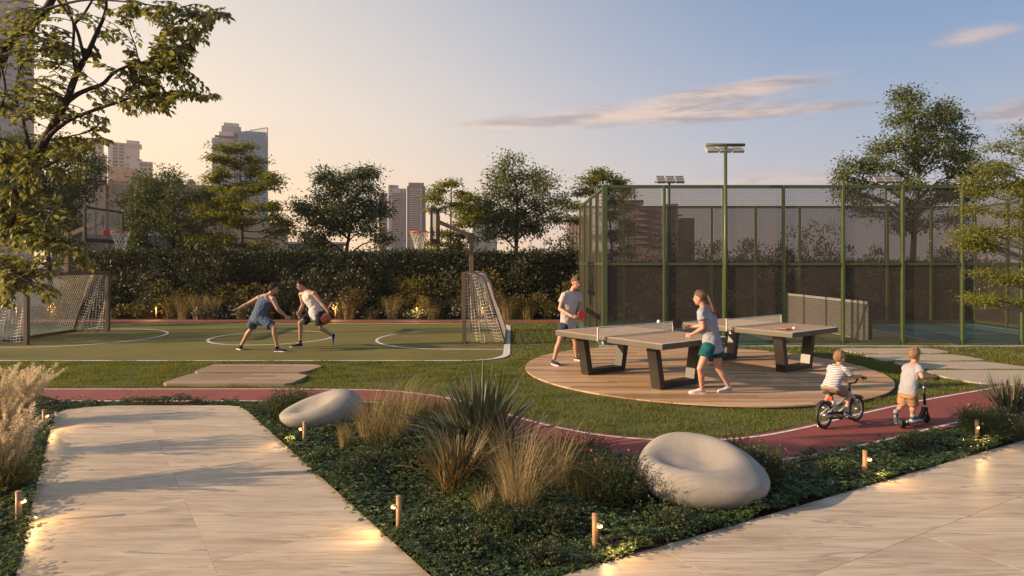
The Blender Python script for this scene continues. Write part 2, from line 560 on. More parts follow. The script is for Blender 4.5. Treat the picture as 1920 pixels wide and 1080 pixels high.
    # green powder-coated steel
    M['greensteel'] = simple('green_steel', (.062, .088, .030), (.050, .072, .025), .42, 3, fine=30)
    M['brownsteel'] = simple('brown_steel', (.135, .092, .062), (.11, .075, .05), .5, 3, fine=30)
    M['darksteel'] = simple('dark_steel', (.026, .021, .017), (.018, .015, .012), .4, 3, fine=40, metal=.0)
    M['greysteel'] = simple('grey_steel', (.40, .39, .38), (.32, .31, .31), .4, 5, metal=.2)
    M['tabletop'] = simple('table_surface', (.40, .275, .175), (.35, .24, .15), .5, 2.5, fine=50)
    M['tableedge'] = simple('table_edge', (.105, .095, .07), (.085, .075, .055), .45, 3)
    M['netcord'] = simple('white_net_cord', (.62, .58, .50), (.5, .46, .4), .8, 30)
    M['black'] = simple('black_rubber', (.022, .02, .019), (.014, .013, .012), .55, 20, fine=120)
    M['chrome'] = simple('silver_metal', (.55, .53, .50), (.45, .44, .42), .28, 6, metal=.85)
    M['silverpaint'] = simple('silver_paint', (.50, .50, .52), (.42, .42, .44), .3, 6, metal=.3)
    M['red'] = simple('red_rubber', (.62, .035, .03), (.52, .03, .025), .5, 20)
    M['rim'] = simple('orange_rim', (.62, .10, .03), (.5, .08, .03), .45, 10)
    M['ballorange'] = simple('orange_leather', (.42, .12, .042), (.33, .09, .035), .6, 20, .4, fine=300, dist=.003)
    M['ballwhite'] = simple('white_plastic', (.8, .78, .74), (.74, .72, .68), .4, 20)
    M['handlewood'] = simple('handle_wood', (.35, .19, .10), (.28, .15, .08), .5, 20, stretch=(1, 8, 1))
    M['copper'] = simple('bollard_bronze', (.44, .25, .125), (.34, .19, .09), .5, 20, bumps=.1)
    # skin, hair, cloth
    m, b, pr, out = mat_base('skin')
    v = coords(b); n = b.noise(v, 9, 4, .6)
    b.link(b.mix(n, (.50, .285, .20, 1), (.40, .205, .14, 1)), pr.inputs['Base Color'])
    pr.inputs['Roughness'].default_value = .5; pr.inputs['Subsurface Weight'].default_value = .08
    pr.inputs['Subsurface Radius'].default_value = (.02, .008, .004); M['skin'] = m
    M['hairdark'] = simple('dark_brown_hair', (.050, .026, .016), (.020, .011, .008), .7, spec=.15, scale=10, bumps=.8, fine=120, stretch=(3, 3, 1), dist=.01)
    M['hairbrown'] = simple('brown_hair', (.16, .085, .045), (.07, .036, .02), .5, 10, .8, fine=120, stretch=(3, 3, 1), dist=.01)
    M['hairblond'] = simple('light_brown_hair', (.30, .175, .09), (.17, .09, .045), .5, 10, .8, fine=120, stretch=(3, 3, 1), dist=.01)
    def cloth(n, c, rough=.85): M[n] = simple(n + '_cloth', c, tuple(x * .84 for x in c), rough, 6, .25, fine=220, spec=.2, dist=.003)
    cloth('white', (.62, .61, .60)); cloth('greytee', (.46, .43, .43)); cloth('ashtee', (.33, .335, .375)); cloth('bluetank', (.085, .12, .20))
    cloth('blueshorts', (.062, .095, .165)); cloth('navy', (.014, .016, .032)); cloth('navyc', (.035, .045, .085)); cloth('teal_s', (.012, .095, .115))
    cloth('khaki', (.27, .195, .125)); cloth('tan', (.34, .20, .105)); cloth('shoedark', (.022, .025, .045)); cloth('shoegrey', (.06, .06, .07))
    cloth('shoewhite', (.62, .58, .56)); cloth('shoeblue', (.065, .075, .115)); cloth('sole', (.66, .63, .60))
    # striped t-shirt
    m, b, pr, out = mat_base('striped_cloth')
    v = coords(b); sp = b.n('ShaderNodeSeparateXYZ'); b.link(v, sp.inputs[0])
    wv = b.noise(v, 6, 2); zz = b.m('ADD', sp.outputs[2], b.m('MULTIPLY', wv, .008))
    st = b.m('GREATER_THAN', b.m('FRACT', b.m('MULTIPLY', zz, 1 / .0185)), .62)
    b.link(b.mix(st, (.60, .59, .59, 1), (.085, .085, .12, 1)), pr.inputs['Base Color'])
    pr.inputs['Roughness'].default_value = .9; M['stripes'] = m
    # fence mesh: fine woven screen with a heavier wire grid, object space
    def screen(name, ax, base, wire, pitch, col):
        m, b, pr, out = mat_base(name)
        v = coords(b, kind='Object'); sp = b.n('ShaderNodeSeparateXYZ'); b.link(v, sp.inputs[0])
        def wires(c):
            fr = b.m('FRACT', b.m('MULTIPLY', c, 1 / pitch)); return b.m('LESS_THAN', fr, .26)
        w = b.m('MAXIMUM', wires(sp.outputs[ax]), wires(sp.outputs[2]))
        a = b.m('ADD', base, b.m('MULTIPLY', w, wire - base))
        b.link(b.mix(w, (*col, 1), tuple(x * .6 for x in col) + (1,)), pr.inputs['Base Color'])
        pr.inputs['Roughness'].default_value = .8
        pr.inputs['Specular IOR Level'].default_value = .2
        tr = b.n('ShaderNodeBsdfTransparent'); mx = b.n('ShaderNodeMixShader')
        b.link(a, mx.inputs[0]); b.link(tr.outputs[0], mx.inputs[1]); b.link(pr.outputs[0], mx.inputs[2]); b.link(mx.outputs[0], out.inputs[0])
        return m
    M['screenx'] = screen('fence_screen', 0, .50, .64, .050, (.070, .062, .055))
    M['screeny'] = screen('fence_screen_side', 1, .38, .58, .050, (.085, .072, .066))
    # clear board
    m, b, pr, out = mat_base('clear_board')
    pr.inputs['Base Color'].default_value = (.5, .5, .48, 1); pr.inputs['Roughness'].default_value = .1
    tr = b.n('ShaderNodeBsdfTransparent'); tr.inputs[0].default_value = (.88, .88, .86, 1)
    mx = b.n('ShaderNodeMixShader'); mx.inputs[0].default_value = .16
    b.link(tr.outputs[0], mx.inputs[1]); b.link(pr.outputs[0], mx.inputs[2]); b.link(mx.outputs[0], out.inputs[0]); M['clear'] = m
    # warm lamp lens
    m, b, pr, out = mat_base('warm_lamp')
    pr.inputs['Base Color'].default_value = (1, .8, .5, 1)
    pr.inputs['Emission Color'].default_value = (1, .50, .14, 1); pr.inputs['Emission Strength'].default_value = 6; M['lamp'] = m
    # bark
    M['bark'] = simple('dark_bark', (.060, .040, .028), (.028, .019, .014), .9, 14, .8, fine=70, stretch=(1, 1, .3), dist=.02)
    M['palebark'] = simple('pale_bark', (.30, .26, .21), (.19, .16, .13), .85, 12, .6, fine=60, stretch=(1, 1, .3), dist=.02)
    M['greybark'] = simple('grey_bark', (.13, .105, .085), (.075, .06, .048), .9, 12, .6, fine=60, stretch=(1, 1, .3), dist=.02)
    # foliage
    M['lf_dark'] = leafmat('leaf_dark_green', (.048, .070, .026), (.10, .135, .050), (.18, .215, .085), .36)
    M['lf_mid'] = leafmat('leaf_mid_green', (.075, .10, .040), (.15, .185, .075), (.25, .28, .125), .38)
    M['lf_light'] = leafmat('leaf_light_green', (.12, .135, .024), (.21, .225, .040), (.31, .32, .07), .48)
    M['lf_front'] = leafmat('leaf_near_tree', (.13, .14, .050), (.22, .22, .085), (.31, .295, .13), .45, .42)
    M['lf_hedge'] = leafmat('leaf_hedge', (.022, .032, .012), (.048, .064, .024), (.10, .11, .040), .26)
    M['lf_yellow'] = leafmat('leaf_yellow_green', (.09, .08, .020), (.19, .155, .035), (.34, .27, .06), .34)
    M['lf_cover'] = leafmat('leaf_groundcover', (.040, .070, .025), (.085, .13, .048), (.25, .28, .12), .28, .4)
    M['lf_shrub'] = leafmat('leaf_shrub', (.040, .055, .024), (.075, .095, .040), (.12, .14, .065), .25)
    M['lf_flax'] = leafmat('leaf_flax', (.065, .075, .045), (.14, .145, .09), (.32, .29, .18), .2, .38)
    M['lf_flaxbrown'] = leafmat('leaf_flax_brown', (.13, .085, .040), (.22, .15, .07), (.33, .24, .12), .2, .45)
    M['straw'] = leafmat('blade_straw', (.22, .165, .085), (.36, .28, .15), (.50, .41, .24), .3, .6)
    M['olivegrass'] = leafmat('blade_olive', (.075, .075, .025), (.14, .13, .045), (.24, .20, .075), .3, .6)
    M['turf'] = leafmat('blade_turf', (.10, .125, .024), (.17, .185, .036), (.28, .27, .065), .42, .7)
    M['plume'] = leafmat('blade_plume', (.54, .44, .41), (.68, .59, .56), (.78, .71, .68), .4, .9)
    M['pink'] = simple('pink_petal', (.62, .16, .17), (.5, .12, .14), .6, 20)
    M['whiteflower'] = simple('white_petal', (.46, .44, .36), (.34, .32, .26), .6, 20)
    M['palepink'] = simple('pale_pink_petal', (.46, .30, .25), (.36, .22, .18), .6, 20)
mats()

# ================================================================== SETTING
def struct(o): return tag(o, kind='structure')

o = MB().add([(-2500, -60, -.05), (2500, -60, -.05), (2500, 3000, -.05), (-2500, 3000, -.05)], [(0, 1, 2, 3)]).build('ground', M['farground']); struct(o)
o = MB().add([(-24, -2, 0), (26, -2, 0), (26, 30, 0), (-24, 30, 0)], [(0, 1, 2, 3)]).build('planting_soil', M['soil']); struct(o)

# running track -----------------------------------------------------
top_px = [(80, 729), (300, 729), (560, 729), (720, 731.5), (800, 739), (870, 751), (950, 774), (1050, 800), (1160, 818), (1290, 823.5), (1400, 818), (1500, 800), (1600, 775.5), (1720, 750), (1850, 727.5)]
bot_px = [(80, 755.5), (300, 755.5), (560, 755.5), (680, 757), (760, 765), (850, 794), (948, 832), (1048, 853.5), (1122, 863), (1189, 870), (1300, 877.5), (1400, 876), (1467, 869.5), (1560, 855), (1667, 831), (1815, 794)]
TOP = [Vector((-16, G(80, 729).y, 0))] + [G(*p) for p in top_px] + [Vector((8.9, 10.85, 0)), Vector((12.5, 12.9, 0))]
BOT = [Vector((-16, G(80, 755.5).y, 0))] + [G(*p) for p in bot_px] + [Vector((7.2, 8.72, 0)), Vector((12.5, 11.75, 0))]
TOPs = smooth_line(TOP, 10); BOTs = smooth_line(BOT, 10)
def resample(pl, n):
    a = np.array([[p.x, p.y] for p in pl]); L = np.r_[0, np.cumsum(np.linalg.norm(np.diff(a, axis=0), axis=1))]
    t = np.linspace(0, L[-1], n)
    return np.c_[np.interp(t, L, a[:, 0]), np.interp(t, L, a[:, 1])]
TR, BR = resample(TOPs, 140), resample(BOTs, 140)
mb = MB()
mb.add([(p[0], p[1], .010) for p in TR] + [(p[0], p[1], .010) for p in BR], [(140 + i, 141 + i, i + 1, i) for i in range(139)])
track = struct(mb.build('running_track', M['track']))
def offset_line(A, d):
    t = np.gradient(A, axis=0); t /= np.linalg.norm(t, axis=1, keepdims=True)
    return A + np.c_[-t[:, 1], t[:, 0]] * d
ribbon([(p[0], p[1]) for p in offset_line(TR, -.085)], .042, .014).build('track_line', M['paint'], track)
ribbon([(p[0], p[1]) for p in offset_line(BR, .075)], .042, .014).build('track_line', M['paint'], track)
mb = MB().add([(-17, 21.5, .008), (17, 21.5, .008), (17, 22.45, .008), (-17, 22.45, .008)], [(0, 1, 2, 3)])
struct(mb.build('far_running_track', M['track']))

# lawn ---------------------------------------------------------------
lawn_poly = [(p[0], p[1]) for p in TR] + [(20, 21.5), (-17, 21.5)]
o = MB().add([(x, y, .004) for x, y in lawn_poly], [tuple(range(len(lawn_poly)))]).build('lawn', M['grassbase']); struct(o)

# green sports court -----------------------------------------------------
CX0, CX1, CY0, CY1 = -13.05, -.06, 12.87, 21.1
cpoly = round_poly([(CX0, CY0), (CX1, CY0), (CX1, CY1), (CX0, CY1)], 1.1, 8)
court = struct(MB().prism(cpoly, .0, .016).build('sports_court', M['court']))
ipoly = round_poly([(CX0 + .05, CY0 + .04), (CX1 - .06, CY0 + .04), (CX1 - .06, CY1 - .16), (CX0 + .05, CY1 - .16)], 1.05, 8)
def wline(pts, w, closed=False, z=.020): ribbon(pts, w, z, closed).build('court_line', M['paint'], court)
nn = len(ipoly); ww = []
for x, y in ipoly: ww.append(.15 if x > CX1 - .25 else .075)
wline(ipoly, ww, True)
wline([(-6.46 + 1.58 * math.cos(a * math.pi / 24), 17.0 + 1.62 * math.sin(a * math.pi / 24)) for a in range(48)], .075, True)
def dshape(xl, sgn, yc, r, ext):
    pts = [(xl, yc + r)]
    for k in range(0, 25):
        a = math.pi / 2 + math.pi * k / 24
        pts.append((xl + sgn * (ext - r + r * -math.cos(a)) if True else 0, yc + r * math.sin(a)))
    pts.append((xl, yc - r)); return pts
wline(dshape(CX1 - .14, -1, 16.75, 2.12, 3.36), .075)
wline(dshape(CX0 + .1, 1, 17.1, 2.12, 3.3), .075)

# stone terraces ---------------------------------------------------------
TZ = .045
def slabs(name, poly, dir_, cuts_perp, cuts_par, origin):
    """cut a convex polygon by lines parallel and perpendicular to dir_"""
    root = bpy.data.objects.new(name, None); COL.objects.link(root); struct(root)
    d = Vector(dir_).normalized(); n = Vector((-d.y, d.x)); o0 = Vector(origin)
    offs = [-50] + sorted(cuts_par) + [50]
    allp = []
    for r in range(len(offs) - 1):
        q = clip(poly, (o0 + n * (offs[r + 1] - .001)), n.x, n.y)
        if len(q) > 2: q = clip(q, (o0 + n * (offs[r] + .001)), -n.x, -n.y)
        if len(q) < 3: continue
        cs = [-50] + sorted(cuts_perp[r % len(cuts_perp)]) + [50]
        for k in range(len(cs) - 1):
            w = clip(q, (o0 + d * (cs[k + 1] - .001)), d.x, d.y)
            if len(w) > 2: w = clip(w, (o0 + d * (cs[k] + .001)), -d.x, -d.y)
            if len(w) < 3: continue
            cx = sum(p[0] for p in w) / len(w); cy = sum(p[1] for p in w) / len(w)
            mb = MB().prism([(p[0] - cx, p[1] - cy) for p in w], -.05, TZ, .0008)
            ob = mb.build('stone_slab', M['travertine'], root); ob.location = (cx, cy, 0)
    return root
a0 = G(98, 782, TZ); a1 = G(30, 1080, TZ); b0 = G(462, 768, TZ); b1 = G(808, 1080, TZ)
dL = (b1 - b0).normalized()
ext = lambda p, q, L: q + (q - p).normalized() * L
pL = [ext(a0, a1, 3.6), a1, a0, G(102, 775, TZ), G(125, 768, TZ), G(160, 763.5, TZ), G(200, 761, TZ), G(240, 760, TZ), G(425, 760, TZ), G(450, 762, TZ), b0, b1, ext(b0, b1, 3.4)]
seam0 = G(268, 761, TZ); seam1 = G(410, 1080, TZ); ds = (seam1 - seam0).normalized()
TERR_L = [(p.x, p.y) for p in pL]
slabs('stone_walkway', TERR_L, (ds.x, ds.y), [[1.9, 4.3, 6.7], [3.1, 5.5]], [0.0], (seam0.x, seam0.y))
c0 = G(1048, 1080, TZ); c1 = G(1920, 825, TZ); dR = (c1 - c0).normalized()
c1 = c1 + dR * 5; c00 = c0 - dR * 3.2
TERR_R = [(c00.x, c00.y), (c1.x, c1.y), (c1.x + 2, -.5), (c00.x, -.5)]
s0 = G(1726, 1002, TZ); nR = Vector((-dR.y, dR.x, 0))
al = lambda p: (p - s0).dot(dR); pe = lambda p: (p - s0).dot(nR)
c_row = pe(c0)
slabs('stone_terrace', TERR_R, (dR.x, dR.y), [[-3.3, -1.5, 0.3, 2.1], [-2.4 + .8, 0.0, 1.75, 3.5], [al(G(1611, 961, TZ)) - 1.8, al(G(1611, 961, TZ)) + 3.3, 6.0]], [-.86, 0.0], (s0.x, s0.y))

# round timber deck --------------------------------------------------------
DC = (3.45, 11.82); DR = 3.2; DZ = .055
deck = bpy.data.objects.new('timber_deck', None); COL.objects.link(deck); struct(deck)
circ = [(DC[0] + DR * math.cos(2 * math.pi * k / 96), DC[1] + DR * math.sin(2 * math.pi * k / 96)) for k in range(96)]
MB().prism([(DC[0] + (DR - .02) * math.cos(2 * math.pi * k / 96), DC[1] + (DR - .02) * math.sin(2 * math.pi * k / 96)) for k in range(96)], -.02, DZ - .022).build('deck_frame', M['deckframe'], deck)
rw = .118; nrow = int(2 * DR / rw) + 1; rr = random.Random(5)
for i in range(nrow):
    y0 = DC[1] - DR + i * rw; y1 = y0 + rw - .005
    q = clip(circ, (0, y1), 0, 1); q = clip(q, (0, y0), 0, -1) if len(q) > 2 else q
    if len(q) < 3: continue
    xs0 = min(p[0] for p in q); xs1 = max(p[0] for p in q)
    x = xs0 - rr.random() * 1.6; cuts = []
    while x < xs1: cuts.append(x); x += 1.45 + rr.random() * 1.1
    cuts.append(xs1 + 1)
    for k in range(len(cuts) - 1):
        w = clip(q, (cuts[k + 1] - .002, 0), 1, 0)
        if len(w) > 2: w = clip(w, (cuts[k] + .002, 0), -1, 0)
        if len(w) < 3: continue
        cx = sum(p[0] for p in w) / len(w); cy = sum(p[1] for p in w) / len(w)
        ob = MB().prism([(p[0] - cx, p[1] - cy) for p in w], DZ - .02, DZ + rr.uniform(-.0008, .0008)).build('plank', M['deck'], deck)
        ob.location = (cx, cy, 0)

# two small timber stepping platforms -----------------------------------------
def platform(poly, label):
    root = thing('stepping_platform', label, 'platform', (sum(p.x for p in poly) / len(poly), sum(p.y for p in poly) / len(poly), 0), group='timber stepping platforms on the lawn')
    L = root.location; pp = [(p.x - L.x, p.y - L.y) for p in poly]; pp = round_poly(pp, .16, 5)
    y0 = min(p[1] for p in pp); y1 = max(p[1] for p in pp); n = 5; w = (y1 - y0) / n
    for i in range(n):
        q = clip(pp, (0, y0 + (i + 1) * w - .008), 0, 1)
        if len(q) > 2: q = clip(q, (0, y0 + i * w + .008), 0, -1)
        if len(q) < 3: continue
        for (s0_, s1_) in ((-9, -.12 + .5 * (i % 2)), (-.12 + .5 * (i % 2), 9)):
            z = clip(q, (s1_ - .002, 0), 1, 0)
            if len(z) > 2: z = clip(z, (s0_ + .002, 0), -1, 0)
            if len(z) < 3: continue
            cx = sum(p[0] for p in z) / len(z); cy = sum(p[1] for p in z) / len(z)
            ob = MB().prism([(p[0] - cx, p[1] - cy) for p in z], .0, .055).build('plank', M['board'], root); ob.location = (cx, cy, 0)
PLATZ = .05
pl1 = [G(360, 698, PLATZ), G(570, 698, PLATZ), G(607, 686, PLATZ), G(585, 683.5, PLATZ), G(400, 683.5, PLATZ)]
pl2 = [G(300, 719.5, PLATZ), G(545, 719.5, PLATZ), G(578, 704, PLATZ), G(560, 700.5, PLATZ), G(358, 700.5, PLATZ)]
platform(pl1, 'small weathered timber platform on the lawn, the one nearer the green court')
platform(pl2, 'small weathered timber platform on the lawn, the one nearer the red track')

# pale stone pads right --------------------------------------------------------
PZ = .03
pads = [([(1570, 652.5), (1745, 652.5), (1786, 660), (1760, 662), (1616, 662), (1590, 659)], 'pale stone pad closest to the fence, short with tapered ends'),
        ([(1616, 664.2), (1790, 664.2), (1849, 674.5), (1830, 675.5), (1655, 675.5), (1635, 671)], 'pale stone pad second from the fence'),
        ([(1670, 677.8), (1852, 677.8), (1935, 689), (1925, 691), (1730, 691), (1690, 684)], 'pale stone pad third from the fence, behind the scooter boy'),
        ([(1729, 693.5), (1960, 693.5), (1990, 706), (1960, 718), (1835, 718), (1775, 708)], 'pale stone pad closest to the red track beside the strappy plant')]
PADP = []
for pts, lab in pads:
    w = [G(x, y, PZ) for x, y in pts]; PADP.append([(p.x, p.y) for p in w])
    c = sum(w, Vector()) / len(w)
    ob = MB().prism(round_poly([(p.x - c.x, p.y - c.y) for p in w], .22, 5), -.02, PZ, .006).build('stone_pad', M['padstone'])
    ob.location = (c.x, c.y, 0); tag(ob, lab, 'paving pad', 'pale stone pads in the lawn')

# ================================================================== FENCED COURT
FX0, FX1, FY0, FY1, FH = 2.27, 15.41, 15.42, 20.95, 3.93
o = MB().prism([(FX0 - .1, FY0 - .12), (FX1 + .1, FY0 - .12), (FX1 + .1, FY1 + .1), (FX0 - .1, FY1 + .1)], 0, .012).build('fenced_court', M['teal']); struct(o)
fc = o
def strip(x0, x1, y0, y1, z, mat, name):
    MB().add([(x0, y0, z), (x1, y0, z), (x1, y1, z), (x0, y1, z)], [(0, 1, 2, 3)]).build(name, mat, fc)
strip(6.75, 10.88, FY0 - .02, FY1, .016, M['olive'], 'centre_zone')
for x in (6.75, 10.88): strip(x - .035, x + .035, FY0, FY1, .020, M['paint'], 'court_line')
strip(10.92, 15.0, 18.02, 18.09, .020, M['paint'], 'court_line'); strip(2.7, 6.71, 18.02, 18.09, .020, M['paint'], 'court_line')
strip(15.0, 15.07, FY0 + .1, FY1 - .1, .020, M['paint'], 'court_line')
o = MB().prism([(FX0 - .15, FY0 - .28), (FX1 + 3, FY0 - .28), (FX1 + 3, FY0 - .15), (FX0 - .15, FY0 - .15)], 0, .03).build('kerb', M['kerb']); struct(o)

fence = thing('court_fence', 'tall green steel fence with dark mesh panels round the fenced court', 'fence', (FX0, FY0, 0))
pw = .068
def fbuild(mb, name, mat): return mb.build(name, mat, fence, world=True)
NB_ = 9; bw = (FX1 - FX0) / NB_; sd = (FY1 - FY0) / 4
for i in range(NB_ + 1):
    x = FX0 + i * bw
    fbuild(MB().box((x, FY0, FH / 2), (pw if 0 < i < NB_ else .13, .10, FH), bevel=.008), 'post', M['greensteel'])
    fbuild(MB().box((x, FY1, FH / 2), (pw, .09, FH)), 'post', M['greensteel'])
for j in range(1, 4):
    for x in (FX0, FX1):
        fbuild(MB().box((x, FY0 + j * sd, FH / 2), (.09, .08, FH)), 'post', M['greensteel'])
for z, h in ((FH - .035, .075), (2.0, .06), (.10, .075)):
    for i in range(NB_):
        x0 = FX0 + i * bw + pw / 2 + (.024 if i == 0 else 0); x1 = FX0 + (i + 1) * bw - pw / 2 - (.024 if i == NB_ - 1 else 0)
        fbuild(MB().box(((x0 + x1) / 2, FY0 + .002, z), (x1 - x0, .07, h)), 'rail', M['greensteel'])
        fbuild(MB().box(((x0 + x1) / 2, FY1, z), (x1 - x0, .06, h)), 'rail', M['greensteel'])
    for j in range(4):
        for x in (FX0, FX1):
            y0 = FY0 + j * sd + .052; y1 = FY0 + (j + 1) * sd - .052
            fbuild(MB().box((x, (y0 + y1) / 2, z), (.06, y1 - y0, h)), 'rail', M['greensteel'])
for z0, z1 in ((.14, 1.97), (2.03, FH - .073)):
    for i in range(NB_):
        x0 = FX0 + i * bw + pw / 2 + .024; x1 = FX0 + (i + 1) * bw - pw / 2 - .024
        for y in (FY0, FY1):
            me = MB().add([(x0, y, z0), (x1, y, z0), (x1, y, z1), (x0, y, z1)], [(0, 1, 2, 3)])
            fbuild(me, 'mesh_panel', M['screenx'])
    for j in range(4):
        y0 = FY0 + j * sd + .052; y1 = FY0 + (j + 1) * sd - .042
        for x in (FX0, FX1):
            me = MB().add([(x, y0, z0), (x, y1, z0), (x, y1, z1), (x, y0, z1)], [(0, 1, 2, 3)])
            fbuild(me, 'mesh_panel', M['screeny'])

# court net -------------------------------------------------------------------
net = thing('court_net', 'low tennis-style net with white top tape inside the fenced court', 'net', (9.05, 15.9, 0))
NL = 4.75; NH = 1.03
for y in (0, NL): MB().tube([(0, y, 0), (0, y, NH + .03)], .045, 10).build('post', M['greensteel'] if y else M['darksteel'], net)
MB().box((0, NL / 2, NH - .02), (.02, NL - .1, .07)).build('top_tape', M['ballwhite'], net)
mb = MB(); p = .088
def diag(y0, z0, y1, z1): mb.bar((0, y0, z0), (0, y1, z1), .014, .016)
hh = NH - .06 - .06; k = -int(hh / p) - 1
while k * p < NL:
    for s_ in (1, -1):
        ya, za, yb, zb = k * p, 0.0, k * p + hh, hh
        ta = max(0, (0.05 - ya) / hh); tb = min(1, (NL - .05 - ya) / hh)
        if tb > ta:
            A = (ya + hh * ta, hh * ta); B_ = (ya + hh * tb, hh * tb)
            if s_ < 0: A = (A[0], hh - A[1]); B_ = (B_[0], hh - B_[1])
            diag(A[0], .06 + A[1], B_[0], .06 + B_[1])
    k += 1
tag(mb.build('netting', M['netcord'], net), kind='stuff')
MB().box((0, NL / 2, .05), (.02, NL - .1, .025)).build('bottom_cord', M['netcord'], net)

# floodlight poles ---------------------------------------------------------------
def floodlight(loc, rz, label, H=4.86, nheads=3):
    t = thing('floodlight_pole', label, 'floodlight', loc, rz, 'green floodlight poles')
    MB().tube([(0, 0, 0), (0, 0, H)], [.048, .038], 14).build('pole', M['greensteel'], t, True)
    MB().box((0, 0, .01), (.24, .24, .02)).build('base_plate', M['greensteel'], t)
    MB().tube([(-.46, 0, H), (.46, 0, H)], .038, 10).build('crossbar', M['greensteel'], t, True)
    for i in range(nheads):
        x = (i - (nheads - 1) / 2) * .31
        Mx = Matrix.Rotation(R(28), 4, 'X')
        h = MB().box((x, .10, H - .085), (.27, .30, .045), bevel=.01, M=Mx).build('lamp_head', M['greysteel'], t)
        g = MB(); 
        for q in range(4):
            g.box(Vector((x, .10, H - .085)) + (Mx @ Vector((0, (q - 1.5) * .085, -.036))), (.24, .012, .022), M=Mx)
        for q in (-1, 1): g.box(Vector((x, .10, H - .085)) + (Mx @ Vector((q * .122, 0, -.034))), (.012, .29, .024), M=Mx)
        g.build('louvre', M['greysteel'], h)
    return t
floodlight((5.13, 15.12, 0), 0, 'tall green floodlight pole in front of the fence, the biggest of three')
def floodback(loc, label):
    t = thing('floodlight_pole', label, 'floodlight', loc, 0, 'green floodlight poles')
    H = 4.78
    MB().tube([(0, 0, 0), (0, 0, H)], [.045, .036], 12).build('pole', M['greensteel'], t, True)
    MB().tube([(-.5, 0, H), (.46, 0, H)], .03, 8).build('crossbar', M['greensteel'], t, True)
    for i in range(3):
        x = (i - 1) * .32
        Mx = Matrix.Rotation(R(48), 4, 'X')
        c = Vector((x, -.12, H + .06))
        h = MB().box(c, (.27, .30, .05), bevel=.01, M=Mx).build('lamp_head', M['greysteel'], t)
        g = MB()
        for q in range(4): g.box(c + (Mx @ Vector((0, (q - 1.5) * .092, .03))), (.27, .016, .02), M=Mx)
        for q in range(4): g.box(c + (Mx @ Vector((0, (q - 1.5) * .092, -.032))), (.27, .016, .02), M=Mx)
        g.build('louvre', M['darksteel'], h)
floodback((G(1253, 605).x * 0 + (1255 - 960) * 21.3 / F, 21.3, 0), 'floodlight with three heads above the left part of the fence')
floodback(((1661 - 960) * 21.3 / F, 21.3, 0), 'floodlight with three heads before the big tree behind the fence')

# ================================================================== GOALS AND HOOPS
def goal(loc, rz, label):
    """mouth faces -x locally, net goes back along +x"""
    t = thing('football_goal', label, 'goal', loc, rz, 'brown framed goals')
    W, H, D, DT = 1.55, 1.79, 1.02, .42; s = .095; m_ = M['brownsteel']
    for y in (-W, W): MB().box((0, y, H / 2), (s, s, H), bevel=.006).build('goal_post', m_, t)
    MB().box((0, 0, H - s / 2), (s - .004, 2 * W - s, s)).build('crossbar', m_, t)
    prof = [(s / 2, H - .03), (DT * .7, H - .035), (DT, H - .07), (DT + .10, H - .20), (D - .02, .10)]
    for y in (-W, W): MB().tube([(x, y, z) for x, z in prof], .026, 8).build('side_stay', m_, t, True)
    for y in (-W, W): MB().box(((D + s / 2) / 2, y, .045), (D - s / 2, .06, .07)).build('ground_bar', m_, t)
    MB().box((D, 0, .045), (.06, 2 * W + .06, .072)).build('ground_bar', m_, t)
    # net
    rnd = random.Random(3); mb = MB(); cw = .010; p = .078
    pr = [Vector((s / 2, 0, H - .05)), Vector((DT, 0, H - .09)), Vector((DT + .08, 0, H - .24)), Vector((D - .03, 0, .10))]
    L = [0]
    for i in range(3): L.append(L[-1] + (pr[i + 1] - pr[i]).length)
    def at(u):
        for i in range(3):
            if u <= L[i + 1] or i == 2:
                q = pr[i].lerp(pr[i + 1], (u - L[i]) / (L[i + 1] - L[i])); return q
    nu = int(L[-1] / p); ny = int(2 * W / p)
    def sag(u, y): return .05 * math.sin(u * 2.3 + y * 1.9) * math.sin(u / L[-1] * math.pi)
    grid = [[at(L[-1] * i / nu) + Vector((sag(L[-1] * i / nu, -W + 2 * W * j / ny), -W + 2 * W * j / ny, 0)) for j in range(ny + 1)] for i in range(nu + 1)]
    for i in range(nu + 1):
        for j in range(ny):
            mb.bar(grid[i][j], grid[i][j + 1], cw, cw)
    for j in range(ny + 1):
        for i in range(nu): mb.bar(grid[i][j], grid[i + 1][j], cw, cw)
    # side nets
    def xback(z):
        if z > H - .1: return DT
        for i in range(1, 3):
            a, b_ = pr[i], pr[i + 1]
            if b_.z <= z <= a.z: return a.x + (b_.x - a.x) * (a.z - z) / (a.z - b_.z)
        return D - .03
    for y in (-W, W):
        zs = [.08 + p * 1.0 * k for k in range(int((H - .12) / p) + 1)]; 
        cols = 10
        rows = []
        for z in zs:
            xb = xback(z); rows.append([Vector((s / 2 + (xb - s / 2) * k / cols, y + .03 * math.sin(z * 3 + k), z + .02 * math.sin(k * 1.1 + z * 4))) for k in range(cols + 1)])
        for r_ in rows:
            for k in range(cols): mb.bar(r_[k], r_[k + 1], cw, cw)
        for a in range(len(rows) - 1):
            for k in range(cols + 1): mb.bar(rows[a][k], rows[a + 1][k], cw, cw)
    tag(mb.build('goal_net', M['netcord'], t), kind='stuff')
    return t
goal((-1.19, 17.12, 0), 0, 'brown framed goal with white net at the right end of the green court')
goal((-11.9, 16.98, 0), math.pi, 'brown framed goal half behind leaves at the left end of the green court')

